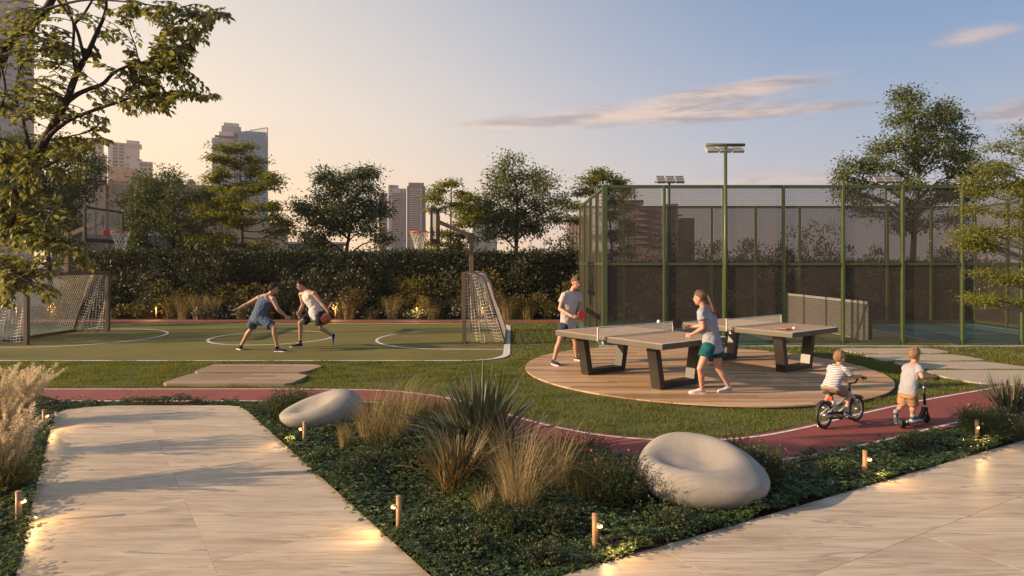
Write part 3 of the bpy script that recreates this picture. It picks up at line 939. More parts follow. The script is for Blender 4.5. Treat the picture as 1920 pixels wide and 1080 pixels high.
def hoop(loc, rz, label):
    """board towards -x locally"""
    t = thing('basketball_hoop', label, 'basketball hoop', loc, rz, 'basketball hoops over the goals')
    m_ = M['brownsteel']
    MB().box((.03, 0, 2.32), (.12, .12, 1.05), bevel=.008).build('post', m_, t)
    MB().box((.02, 0, 1.80), (.16, .26, .03), bevel=.004).build('base_plate', m_, t)
    MB().bar((-.02, 0, 2.78), (-.90, 0, 3.16), .09, .11, bevel=.006).build('arm', m_, t)
    MB().bar((-.88, 0, 2.98), (-.88, 0, 3.32), .10, .06).build('mount', m_, t)
    for y in (-.25, .25): MB().box((-.885, y, 3.0), (.03, .05, .82)).build('board_brace', M['darksteel'], t)
    bx, w, z0, z1 = -.96, .78, 2.62, 3.46
    MB().box((bx, 0, (z0 + z1) / 2), (.018, 2 * w - .06, z1 - z0 - .06)).build('backboard', M['clear'], t)
    for y in (-w, w): MB().box((bx, y, (z0 + z1) / 2), (.06, .05, z1 - z0), bevel=.005).build('board_frame', M['darksteel'], t)
    for z in (z0, z1): MB().box((bx, 0, z), (.056, 2 * w - .05, .05)).build('board_frame', M['darksteel'], t)
    MB().box((bx, 0, z0 - .0), (.075, 2 * w + .02, .10), bevel=.01).build('board_pad', M['black'], t)
    for y in (-w, w): MB().box((bx, y, z0 + .17), (.075, .07, .34), bevel=.01).build('board_pad', M['black'], t)
    rc = Vector((bx - .44, 0, 2.87)); rr_ = .235
    MB().box((bx - .05, 0, 2.84), (.03, .26, .14), bevel=.004).build('rim_plate', M['rim'], t)
    MB().box((bx - .13, 0, 2.865), (.15, .12, .025)).build('rim_arm', M['rim'], t)
    pts = [rc + Vector((rr_ * math.cos(a * math.pi / 14), rr_ * math.sin(a * math.pi / 14), 0)) for a in range(29)]
    MB().tube(pts, .016, 8).build('rim', M['rim'], t, True)
    mb = MB(); rows = []
    for k in range(6):
        r_ = [.235, .20, .165, .14, .125, .12][k]; z = -[.0, .09, .18, .27, .36, .45][k]
        rows.append([rc + Vector((r_ * math.cos((a + .5 * (k % 2)) * math.pi / 6), r_ * math.sin((a + .5 * (k % 2)) * math.pi / 6), z)) for a in range(12)])
    for k in range(5):
        for a in range(12):
            mb.bar(rows[k][a], rows[k + 1][a], .011, .011); mb.bar(rows[k][a], rows[k + 1][(a + (1 if k % 2 else -1)) % 12], .011, .011)
    tag(mb.build('hoop_net', M['netcord'], t), kind='stuff')
hoop((-1.13, 17.12, 0), 0, 'basketball hoop with clear board above the right goal')
hoop((-11.97, 17.0, 0), math.pi, 'basketball hoop with clear board partly behind leaves at the left')

# ================================================================== TABLE TENNIS
AB = Vector((.597, -.802, 0)); RZT = math.atan2(AB.y, AB.x)
def tt_table(loc, label):
    t = thing('table_tennis_table', label, 'ping pong table', loc, RZT, 'outdoor ping pong tables')
    L, W, H = 1.21, .80, .76; th = .085
    top = MB().box((0, 0, H - th / 2 - .002), (2 * L, 2 * W, th), bevel=.008).build('tabletop', M['tableedge'], t)
    for sx in (-1, 1):
        MB().box((sx * L / 2, 0, H + .0005), (L - .012, 2 * W - .016, .006)).build('playing_surface', M['tabletop'], top)
    mb = MB(); z = H + .0055
    def ln(x0, x1, y0, y1): mb.add([(x0, y0, z), (x1, y0, z), (x1, y1, z), (x0, y1, z)], [(0, 1, 2, 3)])
    for sy in (-1, 1): ln(-L + .01, L - .01, sy * (W - .026) - .016, sy * (W - .026) + .016)
    for sx in (-1, 1): ln(sx * (L - .028) - .016, sx * (L - .028) + .016, -W + .043, W - .043)
    ln(-L + .045, L - .045, -.010, .010)
    mb.build('painted_line', M['ballwhite'], top)
    for sx in (-1, 1):
        x = sx * .80; fr = thing('leg_frame', None, None, (x, 0, 0)); fr.parent = t
        for sy in (-1, 1):
            mb = MB(); y0, y1 = sy * .40, sy * .53; w = .115
            pl = [(-.09, y0 - w / 2, .0), (.09, y0 - w / 2, .0), (.09, y0 + w / 2, .0), (-.09, y0 + w / 2, .0),
                  (-.09, y1 - w / 2, H - th - .005), (.09, y1 - w / 2, H - th - .005), (.09, y1 + w / 2, H - th - .005), (-.09, y1 + w / 2, H - th - .005)]
            mb.add(pl, [(0, 3, 2, 1), (4, 5, 6, 7), (0, 1, 5, 4), (1, 2, 6, 5), (2, 3, 7, 6), (3, 0, 4, 7)])
            mb.build('leg', M['darksteel'], fr)
        MB().box((0, 0, .045), (.176, .80 - .115, .088)).build('foot_bar', M['darksteel'], fr)
    MB().box((0, 0, H - th - .03), (1.5, .10, .05)).build('under_beam', M['darksteel'], t)
    nw = W + .13
    for sy in (-1, 1):
        MB().box((0, sy * nw, H + .055), (.022, .022, .21), bevel=.003).build('net_post', M['netcord'], t)
        mb = MB(); mb.box((0, sy * (nw - .06), H - .05), (.03, .15, .02)); mb.box((0, sy * (W - .05), H - .115), (.04, .09, .03)); mb.box((.0, sy * (W + .012), H - .075), (.04, .018, .09))
        mb.build('net_clamp', M['greysteel'], t)
    MB().box((0, 0, H + .155), (.008, 2 * nw - .02, .018)).build('net_tape', M['netcord'], t)
    mb = MB(); n = int(2 * nw / .022)
    for k in range(n + 1): y = -nw + 2 * nw * k / n; mb.box((0, y, H + .076), (.003, .0045, .138))
    for k in range(8): mb.box((0, 0, H + .012 + .019 * k), (.0028, 2 * nw - .03, .004))
    tag(mb.build('net_mesh', M['netcord'], t), kind='stuff')
    return t
T1 = Vector((2.13, 10.70, DZ)); T2 = Vector((4.73, 12.24, DZ))
# the tables stand on the deck; the pixel fit was for a top 0.76 above the lawn, so lift is part of it
tt_table((T1.x, T1.y, DZ - .0), 'ping pong table the man and the woman play at, nearer the red track')
tt_table((T2.x, T2.y, DZ - .0), 'unused ping pong table with bats and a ball lying on it')

def bat(name, loc, face_n, handle, mat_face, label, r=.08):
    """bat with blade centre at loc; face normal, handle direction"""
    t = thing(name, label, 'ping pong bat', loc)
    n_ = Vector(face_n).normalized(); h = Vector(handle); h = (h - n_ * h.dot(n_)).normalized(); s_ = n_.cross(h)
    for q, mt in ((1, mat_face), (-1, mat_face), (0, M['handlewood'])):
        mb = MB(); k = 28; vs = []
        rr_ = r if q else r * .97; d0 = (.0035, .0065) if q == 1 else ((-.0065, -.0035) if q == -1 else (-.0035, .0035))
        for dd in d0:
            for a in range(k):
                an = 2 * math.pi * a / k
                vs.append((s_ * math.cos(an) * rr_ + h * math.sin(an) * rr_ * 1.04 + n_ * dd))
        fs = [tuple(range(k))[::-1], tuple(range(k, 2 * k))] + [(i, (i + 1) % k, k + (i + 1) % k, k + i) for i in range(k)]
        mb.add(vs, fs).build('rubber' if q else 'blade', mt, t)
    MB().bar(h * r * .9, h * (r + .105), .027, .022, up=n_, bevel=.005).build('handle', M['handlewood'], t)
    return t
zt = .76 + DZ + .0065
pb = Vector(((1476 - 960) * 11.3 / F, 11.35, zt + .0065))
bat('ping_pong_bat', pb, (0, 0, 1), (-.95, .2, 0), M['handlewood'], 'tan bat lying on the unused table, handle to the left')
bat('ping_pong_bat', pb + Vector((-.04, -.10, .0135)), (0.05, .05, 1), (-.9, .5, 0), M['red'], 'bat lying across another bat on the unused table', .072)
def pball(loc, label, r=.021):
    ob = MB().ball((0, 0, 0), r, n=20, m=14).build('ping_pong_ball', M['ballwhite'], None, True); ob.location = loc
    return tag(ob, label, 'ball', 'white ping pong balls')
pball(pb + Vector((.13, -.03, .02)), 'white ping pong ball beside the bats on the unused table', .024)
pball(P(1235, 603, 10.4), 'white ping pong ball in the air above the net', .030)

# ================================================================== STONE SEATS
def seat(name, loc, a, b_, c, rz, tilt, dimple, label):
    """smooth pebble seat with a dished top"""
    root_n, m_ = 72, 48; mb = MB(); mb.ball((0, 0, 0), 1.0, n=root_n, m=m_)
    out = []
    x0, y0, rx, ry, dd = dimple
    for v in mb.v:
        n_ = Vector(v)
        p_ = .86
        q = Vector((math.copysign(abs(n_.x) ** p_, n_.x), math.copysign(abs(n_.y) ** p_, n_.y), math.copysign(abs(n_.z) ** .9, n_.z)))
        x, y, z = q.x * a, q.y * b_, q.z * c
        lift = 1 + tilt[0] * (x / a) + tilt[1] * (y / b_) - .10 * (x / a) ** 2
        if z > 0: z *= lift
        else: z *= .92
        # narrow the foot a little
        k = min(1, max(0, (-z) / c)); x *= 1 - .20 * k * k; y *= 1 - .16 * k * k
        w = max(0.0, min(1.0, (n_.z - .05) / .45)); w = w * w * (3 - 2 * w)
        g = math.exp(-(((x - x0) / rx) ** 2 + ((y - y0) / ry) ** 2) ** 1.6)
        z -= dd * g * w
        out.append((x, y, z + c * .78))
    mb.v = out
    ob = mb.build(name, M['concrete'], None, True); ob.location = loc; ob.rotation_euler = (0, 0, rz)
    return tag(ob, label, 'stone seat', 'pebble shaped concrete seats')
g1 = G(1312, 935); g2 = G(606, 800)
seat('pebble_seat', (g1.x, g1.y - .06, 0), .535, .40, .285, R(-16), (-.42, .40), (-.11, -.03, .33, .23, .19), 'large pebble shaped concrete seat right of centre beside the terrace')
seat('pebble_seat', (g2.x, g2.y - .02, 0), .50, .33, .225, R(12), (.58, .25), (-.12, -.03, .24, .17, .12), 'smaller pebble shaped concrete seat beside the walkway and the red track')

# ================================================================== BOLLARDS
def bollard(px, py, h, aim, label, far=False, energy=2.0, Y=None, hd=1.0):
    g = G(px, py) if Y is None else Vector(((px - 960) * Y / F, Y, 0))
    t = thing('bollard_light', label, 'bollard light', g, math.atan2(aim[1], aim[0]), 'small bronze path lights' if not far else 'small garden lights in the far border')
    MB().tube([(0, 0, -.03), (0, 0, h)], .021 * hd, 14).build('post', M['copper'], t, True)
    MB().tube([(0, 0, h - .002), (0, 0, h + .004)], .0225 * hd, 14).build('cap', M['copper'], t, True)
    hz = h - .062 if not far else h - .03
    MB().tube([(.004, 0, hz - .004), (.048 * hd, 0, hz + .002)], [.0115 * hd, .0105 * hd], 10).build('lamp_head', M['copper'], t, True)
    MB().tube([(.030, 0, hz - .015), (.054 * hd, 0, hz - .006)], [.0095 * hd, .0095 * hd], 10).build('lens', M['lamp'], t, True)
    ld = bpy.data.lights.new('lamp_light', 'SPOT' if not far else 'POINT')
    ld.energy = energy; ld.color = (1.0, .58, .22); ld.shadow_soft_size = .015
    if not far: ld.spot_size = R(125); ld.spot_blend = .9
    lo = bpy.data.objects.new('lamp_light', ld); COL.objects.link(lo); lo.parent = t
    lo.location = (.085 * hd if not far else .18, 0, hz - .01)
    lo.rotation_euler = Vector((-.90, 0, .44)).to_track_quat('Z', 'Y').to_euler()
    return t
BE = 5.0
bollard(35, 990, .275, (1, -.1), 'path light at the far left foot of the walkway, nearest on that side', energy=BE)
bollard(83, 812, .275, (1, -.1), 'path light at the far left corner of the walkway behind pale plumes', energy=BE * .8)
bollard(571, 838, .27, (-.95, -.35), 'path light in front of the smaller pebble seat', energy=BE)
bollard(748, 1008, .30, (-.95, -.35), 'path light on the right edge of the walkway, nearest the bottom', energy=BE)
bollard(1116, 1036, .265, (.75, -.75), 'path light at the near corner of the right terrace', energy=BE)
bollard(1622, 899, .265, (.6, -.8), 'path light at the terrace edge right of the large pebble seat', energy=BE)
bollard(1832, 833, .265, (-.35, -.93), 'path light at the terrace edge in front of the right hand shrubs', energy=BE)
for px, Y, lab in ((31, 22.9, 'garden light in the far border seen through the left goal, leftmost'), (103, 23.0, 'garden light in the far border seen through the left goal, second from left'),
                   (293, 22.75, 'garden light in the far border right of the left goal'), (629, 22.75, 'garden light in the far border right of the ball player'),
                   (781, 22.75, 'garden light in the far border below the right hoop'), (904, 22.9, 'garden light in the far border seen through the right goal')):
    bollard(px, 0, .44, (0.1, -1), lab, True, 8.0, Y, 1.0)

# ================================================================== BUILDINGS
def facade_mat(name, c1, c2, rough=.8): M[name] = simple(name, c1, c2, rough, .05, fine=.6)
facade_mat('b_cream', (.56, .41, .32), (.50, .37, .29)); facade_mat('b_brown', (.44, .29, .17), (.40, .26, .155)); facade_mat('b_tan', (.58, .41, .25), (.53, .37, .23))
facade_mat('b_grey', (.44, .40, .385), (.40, .365, .35)); facade_mat('b_pale', (.62, .52, .46), (.56, .47, .42)); facade_mat('b_mauve', (.30, .215, .20), (.27, .19, .18))
facade_mat('b_window', (.16, .11, .095), (.11, .08, .07), .3); facade_mat('b_dark', (.10, .08, .08), (.08, .065, .06), .5)
facade_mat('b_glass', (.17, .28, .38), (.14, .245, .34), .3); facade_mat('b_band', (.38, .33, .30), (.34, .30, .28)); facade_mat('b_slate', (.13, .105, .105), (.11, .09, .09))
def bx(x0, x1, yt, d, dep, zb=0.0, yb=None):
    """box whose front face at depth d covers pixel columns x0-x1 from row yt down"""
    X0 = (x0 - 960) * d / F; X1 = (x1 - 960) * d / F; Z1 = CAMZ - (yt - HZ) * d / F
    Z0 = zb if yb is None else CAMZ - (yb - HZ) * d / F
    return ((X0 + X1) / 2, d + dep / 2, (Z0 + Z1) / 2), (X1 - X0, dep, Z1 - Z0)
def building(label, name, x, d, cat='building'):
    t = thing(name, label, cat, ((x - 960) * d / F, d, 0))
    th = math.atan2(x - 960, F); t.rotation_euler = (0, 0, -th); t.scale = (math.cos(th), 1, 1)
    return t
def part(t, name, spec, mat, bevel=0):
    c, s = spec
    L = t.location
    return MB().box((c[0] - L.x, c[1] - L.y, c[2] - L.z), s).build(name, mat, t)
def windows(t, x0, x1, y0, y1, nx, ny, d, w=.6, h=.5, mat='b_window', skip=(), individual=True, parent=None):
    """recessed windows with sills on the face at depth d"""
    cw = (x1 - x0) / nx; ch = (y1 - y0) / ny; me = None; L = t.location; big = MB()
    sx = cw * w * d / F; sz = ch * h * d / F
    for j in range(ny):
        for i in range(nx):
            if (i, j) in skip: continue
            cx = (x0 + cw * (i + .5) - 960) * d / F; cz = CAMZ - (y0 + ch * (j + .5) - HZ) * d / F
            if individual:
                if me is None:
                    q = MB(); q.box((0, -.05, 0), (sx, .3, sz)); q.m = 1
                    for k in (-1, 1): q.box((k * sx / 2, -.2, 0), (.22, .4, sz + .3))
                    q.box((0, -.2, -sz / 2), (sx - .2, .5, .2)); q.box((0, -.2, sz / 2), (sx - .2, .4, .2)); q.box((0, -.22, 0), (.16, .1, sz - .2))
                    me = q.mesh('window'); me.materials.append(M[mat]); me.materials.append(M['b_band']); me.polygons.foreach_set('material_index', q.mi)
                ob = bpy.data.objects.new('window', me); COL.objects.link(ob); ob.parent = t; ob.location = (cx - L.x, d - L.y, cz - L.z)
            else: big.box((cx - L.x, d - .05 - L.y, cz - L.z), (sx, .3, sz))
    if not individual: tag(big.build('windows', M[mat], t), kind='stuff')

D1 = 300
t = building('pale slab tower behind the near tree at the far left edge', 'tower', -30, 120)
part(t, 'wall', bx(-150, 62, -140, 120, 14), M['b_grey'])
mb = MB()
for k in range(16):
    c, s_ = bx(-148, 60, -120 + k * 26, 120, .3, yb=-120 + k * 26 + 2.0); mb.box((c[0] - t.location.x, -.10, c[2]), (s_[0], .2, s_[2]))
tag(mb.build('floor_bands', M['b_pale'], t), kind='stuff')
part(t, 'edge_pier', bx(56, 64.5, -140, 119.6, 13.5), M['b_cream'])

t = building('cream apartment block with square windows and a stepped roof', 'apartment_building', 232, D1)
part(t, 'wall', bx(203, 262, 268, D1, 16), M['b_pale'])
part(t, 'roof_block', bx(236, 261, 262, D1 - .5, 12, yb=290), M['b_pale']); part(t, 'roof_ledge', bx(234, 264, 268, D1 - 1, 4, yb=275), M['b_cream'])
part(t, 'side_wing', bx(262, 290, 300, D1 + 1, 14), M['b_cream']); part(t, 'canopy', bx(255, 264, 296.5, D1 - 1.2, 2, yb=298), M['b_dark'])
windows(t, 210, 234, 270, 345, 2, 12, D1, .68, .62); windows(t, 234, 245, 278, 345, 1, 10, D1, .5, .5, skip=((0, 3),)); windows(t, 264, 289, 302, 345, 3, 5, D1 + 1, .62, .5)
t = building('mauve apartment block half hidden by the dark tree', 'apartment_building', 188, 330)
part(t, 'wall', bx(172, 201, 290, 330, 16), M['b_cream']); part(t, 'roof_block', bx(172, 197, 262, 331, 12), M['b_cream'])
windows(t, 175, 200, 296, 350, 3, 7, 330, .6, .5); windows(t, 175, 195, 268, 290, 2, 3, 331, .6, .5)

t = building('long brown building with blank walls behind the trees', 'building', 320, 150)
part(t, 'wall', bx(208, 432, 344, 150, 40), M['b_brown']); part(t, 'side_wall', bx(120, 207.8, 346, 151, 40), M['b_tan'])
part(t, 'recessed_panel', bx(212, 250, 351, 149.8, .1, yb=368), M['b_mauve']); part(t, 'right_wall', bx(432.3, 500, 357, 151, 30), M['b_brown'])
part(t, 'roof_box', bx(240, 292, 322, 158, 12), M['b_tan'])
mb = MB()
for k in range(24):
    c, s_ = bx(208, 432, 371 + k * 0, 150, .1)
    xx = (208 + k * 9.6 - 960) * 150 / F - t.location.x; mb.box((xx, -.06, 9), (.06, .1, 16))
tag(mb.build('wall_joints', M['b_mauve'], t), kind='stuff')
for k, (x0, x1) in enumerate(((330, 353), (358, 377))):
    c, s_ = bx(x0, x1, 340, 152, 4)
    L = t.location; X0 = c[0] - s_[0] / 2 - L.x; X1 = c[0] + s_[0] / 2 - L.x; z1 = c[2] + s_[2] / 2; y = 152 - L.y
    zt_ = z1 + .8
    vs = [(X0, y, 0), (X1, y, 0), (X1, y, z1), ((X0 * .35 + X1 * .65), y, zt_), (X0 * .65 + X1 * .35, y, zt_), (X0, y, z1)]
    vs += [(a, y + 4, c_) for a, _, c_ in vs]
    mb = MB().add(vs, [(0, 1, 2, 3, 4, 5), (11, 10, 9, 8, 7, 6)] + [(i, 6 + i, 6 + (i + 1) % 6, (i + 1) % 6) for i in range(6)])
    tk = mb.build('roof_tank_housing', M['b_cream'], t)
mb = MB(); c, s_ = bx(208, 432, 337.5, 151, .1, yb=344); L = t.location
zz1 = CAMZ - (338 - HZ) * 151 / F; zz0 = CAMZ - (344 - HZ) * 150.5 / F
for k in range(60):
    xx = (208 + k * 3.8 - 960) * 151 / F - L.x; mb.box((xx, .6, (zz0 + zz1) / 2), (.05, .05, zz1 - zz0))
mb.box(((320 - 960) * 151 / F - L.x, .6, zz1), (224 * 151 / F, .06, .07)); mb.box(((320 - 960) * 151 / F - L.x, .6, (zz0 + zz1) / 2), (224 * 151 / F, .05, .05))
tag(mb.build('roof_railing', M['b_cream'], t), kind='stuff')

D3 = 280
t = building('blue glass office tower with a slanted roof truss', 'office_tower', 455, D3)
part(t, 'grey_wall', bx(404, 446, 262, D3 + 3, 18), M['b_grey']); part(t, 'upper_wall', bx(422, 448, 250, D3 + 6, 14), M['b_pale'])
part(t, 'roof_block', bx(430, 466, 239, D3 + 8, 10, yb=262), M['b_grey']); part(t, 'roof_block', bx(436, 464, 233, D3 + 9, 8, yb=245), M['b_pale'])
part(t, 'sloped_cap', bx(408, 446, 257, D3 + 2.5, 1.5, yb=260.5), M['b_dark'])
L = t.location
mb = MB(); c, s_ = bx(446, 501, 246, D3, .2); X0 = c[0] - s_[0] / 2 - L.x; X1 = c[0] + s_[0] / 2 - L.x; z1 = c[2] + s_[2] / 2
rows = 13; cols = 6; zb = CAMZ - (432 - HZ) * D3 / F
part(t, 'core_wall', bx(440, 500.5, 250, D3 + .6, 15), M['b_slate'])
pw_ = (X1 - X0) / cols; ph = (z1 - zb) / rows
me = MB().box((0, 0, 0), (pw_ - .05, .3, ph - .10)).mesh('glass_pane'); me.materials.append(M['b_glass'])
for i in range(cols):
    for j in range(rows):
        ob = bpy.data.objects.new('glass_pane', me); COL.objects.link(ob); ob.parent = t; ob.location = (X0 + pw_ * (i + .5), .2, zb + ph * (j + .5))
mb = MB()
for j in range(rows + 1):
    if j % 2 == 0: mb.box(((X0 + X1) / 2, .12, zb + ph * j), (X1 - X0, .3, .3))
mb.build('floor_bands', M['b_band'], t); part(t, 'edge_fin', bx(500.7, 502.5, 235, D3 - .5, 12, yb=440), M['b_cream'])
mb = MB(); zt1 = CAMZ - (235 - HZ) * D3 / F; zt0 = CAMZ - (243 - HZ) * D3 / F; xl = (468 - 960) * D3 / F - L.x; xr = X1
mb.bar((xl, 1, zt0), (xr, 1, zt1), .3, .3); mb.bar((xl - 2, 1, z1 + .3), (xr, 1, z1 + .3), .3, .3)
for k in range(9):
    u = k / 8; x = xl + (xr - xl) * u; mb.bar((x, 1, z1), (x, 1, zt0 + (zt1 - zt0) * u), .14, .14)
    if k < 8:
        u2 = (k + 1) / 8; mb.bar((x, 1, z1), (xl + (xr - xl) * u2, 1, zt0 + (zt1 - zt0) * u2), .10, .10)
mb.build('roof_truss', M['b_mauve'], t)
t = building('low tan block at the foot of the glass tower', 'building', 492, 200)
part(t, 'wall', bx(447, 541, 419, 200, 12), M['b_tan']); part(t, 'side_wall', bx(430, 446.8, 421, 199.5, 12), M['b_brown']); part(t, 'parapet', bx(446, 542, 417.5, 199.6, 12.6, yb=419.5), M['b_cream'])
t = building('long low grey rooftop behind the hedge, left of the centre tree', 'building', 600, 120)
part(t, 'wall', bx(540, 645, 457, 120, 12), M['b_slate']); part(t, 'roof', bx(536, 650, 453.5, 119, 14, yb=457), M['b_grey'])
t = building('distant low grey building behind the left trees and hoop', 'building', 200, 90)
part(t, 'wall', bx(100, 420, 440, 90, 10), M['b_slate']); part(t, 'parapet', bx(98, 422, 437, 89.8, 10.4, yb=440), M['b_grey'])

def bands(t, x0, x1, y0, y1, n, d, mat='b_band', h=.35, dep=1.0, split=None):
    """balcony slabs: one part per storey"""
    L = t.location; ch = (y1 - y0) / n
    for j in range(n):
        yy = y0 + ch * j
        c, s_ = bx(x0, x1, yy, d - dep, dep, yb=yy + ch * h)
        MB().box((c[0] - L.x, c[1] - L.y, c[2] - L.z), s_).build('balcony', M[mat], t)
t = building('pale twin tower with balcony stripes, left of the pair', 'apartment_tower', 738, D1)
part(t, 'wall', bx(728, 762, 353, D1, 16), M['b_pale']); part(t, 'left_wing', bx(712, 727.8, 362, D1 + 2, 12), M['b_cream']); part(t, 'roof_block', bx(729, 748, 347, D1 + 1, 8, yb=353), M['b_band'])
bands(t, 734, 750, 362, 470, 26, D1, 'b_mauve', .5, .5); bands(t, 714, 726, 368, 470, 24, D1 + 2, 'b_mauve', .45, .5); part(t, 'pier', bx(750.5, 753, 356, D1 - .8, 1), M['b_band'])
windows(t, 754, 761, 362, 470, 2, 26, D1, .5, .5, individual=False)
t = building('darker twin tower with rounded balconies, right of the pair', 'apartment_tower', 780, D1)
part(t, 'wall', bx(762.5, 797, 349, D1 - 1, 16), M['b_mauve']); part(t, 'roof_block', bx(766, 795, 342.5, D1, 8, yb=350), M['b_mauve']); part(t, 'right_wing', bx(797, 800, 362, D1 + 3, 10), M['b_slate'])
bands(t, 767, 786, 355, 470, 27, D1 - 1, 'b_pale', .42, 1.4); part(t, 'pier', bx(787, 790, 350, D1 - 1.8, 1), M['b_pale']); bands(t, 790.5, 796, 358, 470, 26, D1 - 1, 'b_slate', .5, .4)
t = building('grey tower showing between the two trees right of the hoop', 'apartment_tower', 905, 320)
part(t, 'wall', bx(886, 932, 398, 320, 14), M['b_grey']); part(t, 'upper_wall', bx(888, 902, 368, 321, 10), M['b_grey']); bands(t, 895, 930, 402, 472, 14, 320, 'b_pale', .42, .8)
windows(t, 888, 902, 372, 398, 3, 7, 321, .5, .5, individual=False)
t = building('small brown block left of the fence corner', 'building', 1076, 220)
part(t, 'wall', bx(1062, 1110, 405, 220, 14), M['b_mauve']); part(t, 'parapet', bx(1061, 1111, 403.5, 219.8, 14.4, yb=406), M['b_cream'])
for k in range(7): part(t, 'fin', bx(1066 + k * 6, 1067 + k * 6, 408, 219.6, .3), M['b_cream'])
D7 = 180
t = building('dark terraced apartment building seen through the fence mesh', 'apartment_building', 1200, D7)
part(t, 'wall', bx(1160, 1246, 391, D7, 16), M['b_mauve']); part(t, 'upper_wall', bx(1172, 1203, 376, D7 + 1, 12), M['b_slate']); part(t, 'roof_slab', bx(1168, 1206, 374.5, D7 + .5, 13, yb=376.5), M['b_slate'])
part(t, 'tower_wall', bx(1246.3, 1272, 383, D7 - 1, 14), M['b_slate']); part(t, 'canopy', bx(1200, 1232, 392, D7 - 2, 10, yb=394.5), M['b_dark']); part(t, 'right_wall', bx(1272.3, 1299, 410, D7 + 1, 14), M['b_slate']); part(t, 'canopy', bx(1270, 1280, 403, D7 - 1, 4, yb=404.5), M['b_dark'])
bands(t, 1190, 1217, 400, 466, 6, D7, 'b_band', .16, 2.0)
windows(t, 1221, 1245, 402, 465, 3, 6, D7, .4, .45, 'b_dark')
windows(t, 1162, 1188, 402, 465, 3, 6, D7, .5, .45, 'b_dark')

# ================================================================== PEOPLE
def remesh(mb, vox, smooth_it=4, disp=0.0, seed=0, mat_off=None):
    """fuse the shapes in mb into one continuous surface"""
    me = mb.mesh('tmp_mesh'); ob = bpy.data.objects.new('tmp_object', me); COL.objects.link(ob)
    r = ob.modifiers.new('r', 'REMESH'); r.mode = 'VOXEL'; r.voxel_size = vox
    s = ob.modifiers.new('s', 'SMOOTH'); s.factor = .5; s.iterations = smooth_it
    if disp > 0:
        tx = bpy.data.textures.new('folds', 'CLOUDS'); tx.noise_scale = .06; tx.noise_depth = 2
        d = ob.modifiers.new('d', 'DISPLACE'); d.texture = tx; d.strength = disp; d.mid_level = .5
        d.texture_coords = 'LOCAL'
    dg = bpy.context.evaluated_depsgraph_get()
    out = bpy.data.meshes.new_from_object(ob.evaluated_get(dg))
    bpy.data.objects.remove(ob); bpy.data.meshes.remove(me)
    out.materials.clear()
    return out

def V3(*a): return Vector(a)

def put(name, me, mat, parent):
    me.name = name
    me.polygons.foreach_set('use_smooth', [True] * len(me.polygons))
    o = bpy.data.objects.new(name, me); COL.objects.link(o); me.materials.append(mat); o.parent = parent
    return o

def hand_shapes(mb, wrist, d, nrm_, s, curl, thumb_side, spread=.10):
    """palm, four fingers of different length, thumb. d: pointing direction, nrm_: palm normal (curl towards it)"""
    d = d.normalized(); nrm_ = (nrm_ - d * nrm_.dot(d)).normalized(); lat = d.cross(nrm_) * thumb_side
    palm_c = wrist + d * .045 * s
    mb.loft([wrist, wrist + d * .03 * s, wrist + d * .062 * s, wrist + d * .088 * s], lat, [.026 * s, .036 * s, .042 * s, .038 * s], [.019 * s, .016 * s, .0145 * s, .011 * s], 10)
    L = [.068, .078, .073, .056]
    for i in range(4):
        off = (1.5 - i) * .0205 * s
        p0 = wrist + d * .070 * s + lat * off
        dd = (d + lat * (1.5 - i) * spread).normalized(); c = 0; pts = [p0]; p = p0
        for k in range(3):
            c += curl * (.55 if k == 0 else .75)
            v = dd * math.cos(c) + nrm_ * math.sin(c)
            p = p + v * (L[i] * s * (.45, .32, .27)[k]); pts.append(p)
        mb.tube(pts, [.0098 * s, .0092 * s, .0085 * s, .0070 * s], 8)
    p0 = wrist + d * .022 * s + lat * .026 * s
    t1 = (d * .65 + lat * .75 + nrm_ * .25).normalized(); t2 = (d * .85 + lat * .25 + nrm_ * (.3 + .5 * min(curl, 1))).normalized()
    mb.tube([p0, p0 + t1 * .036 * s, p0 + t1 * .036 * s + t2 * .030 * s, p0 + t1 * .036 * s + t2 * .052 * s], [.0125 * s, .011 * s, .010 * s, .008 * s], 8)

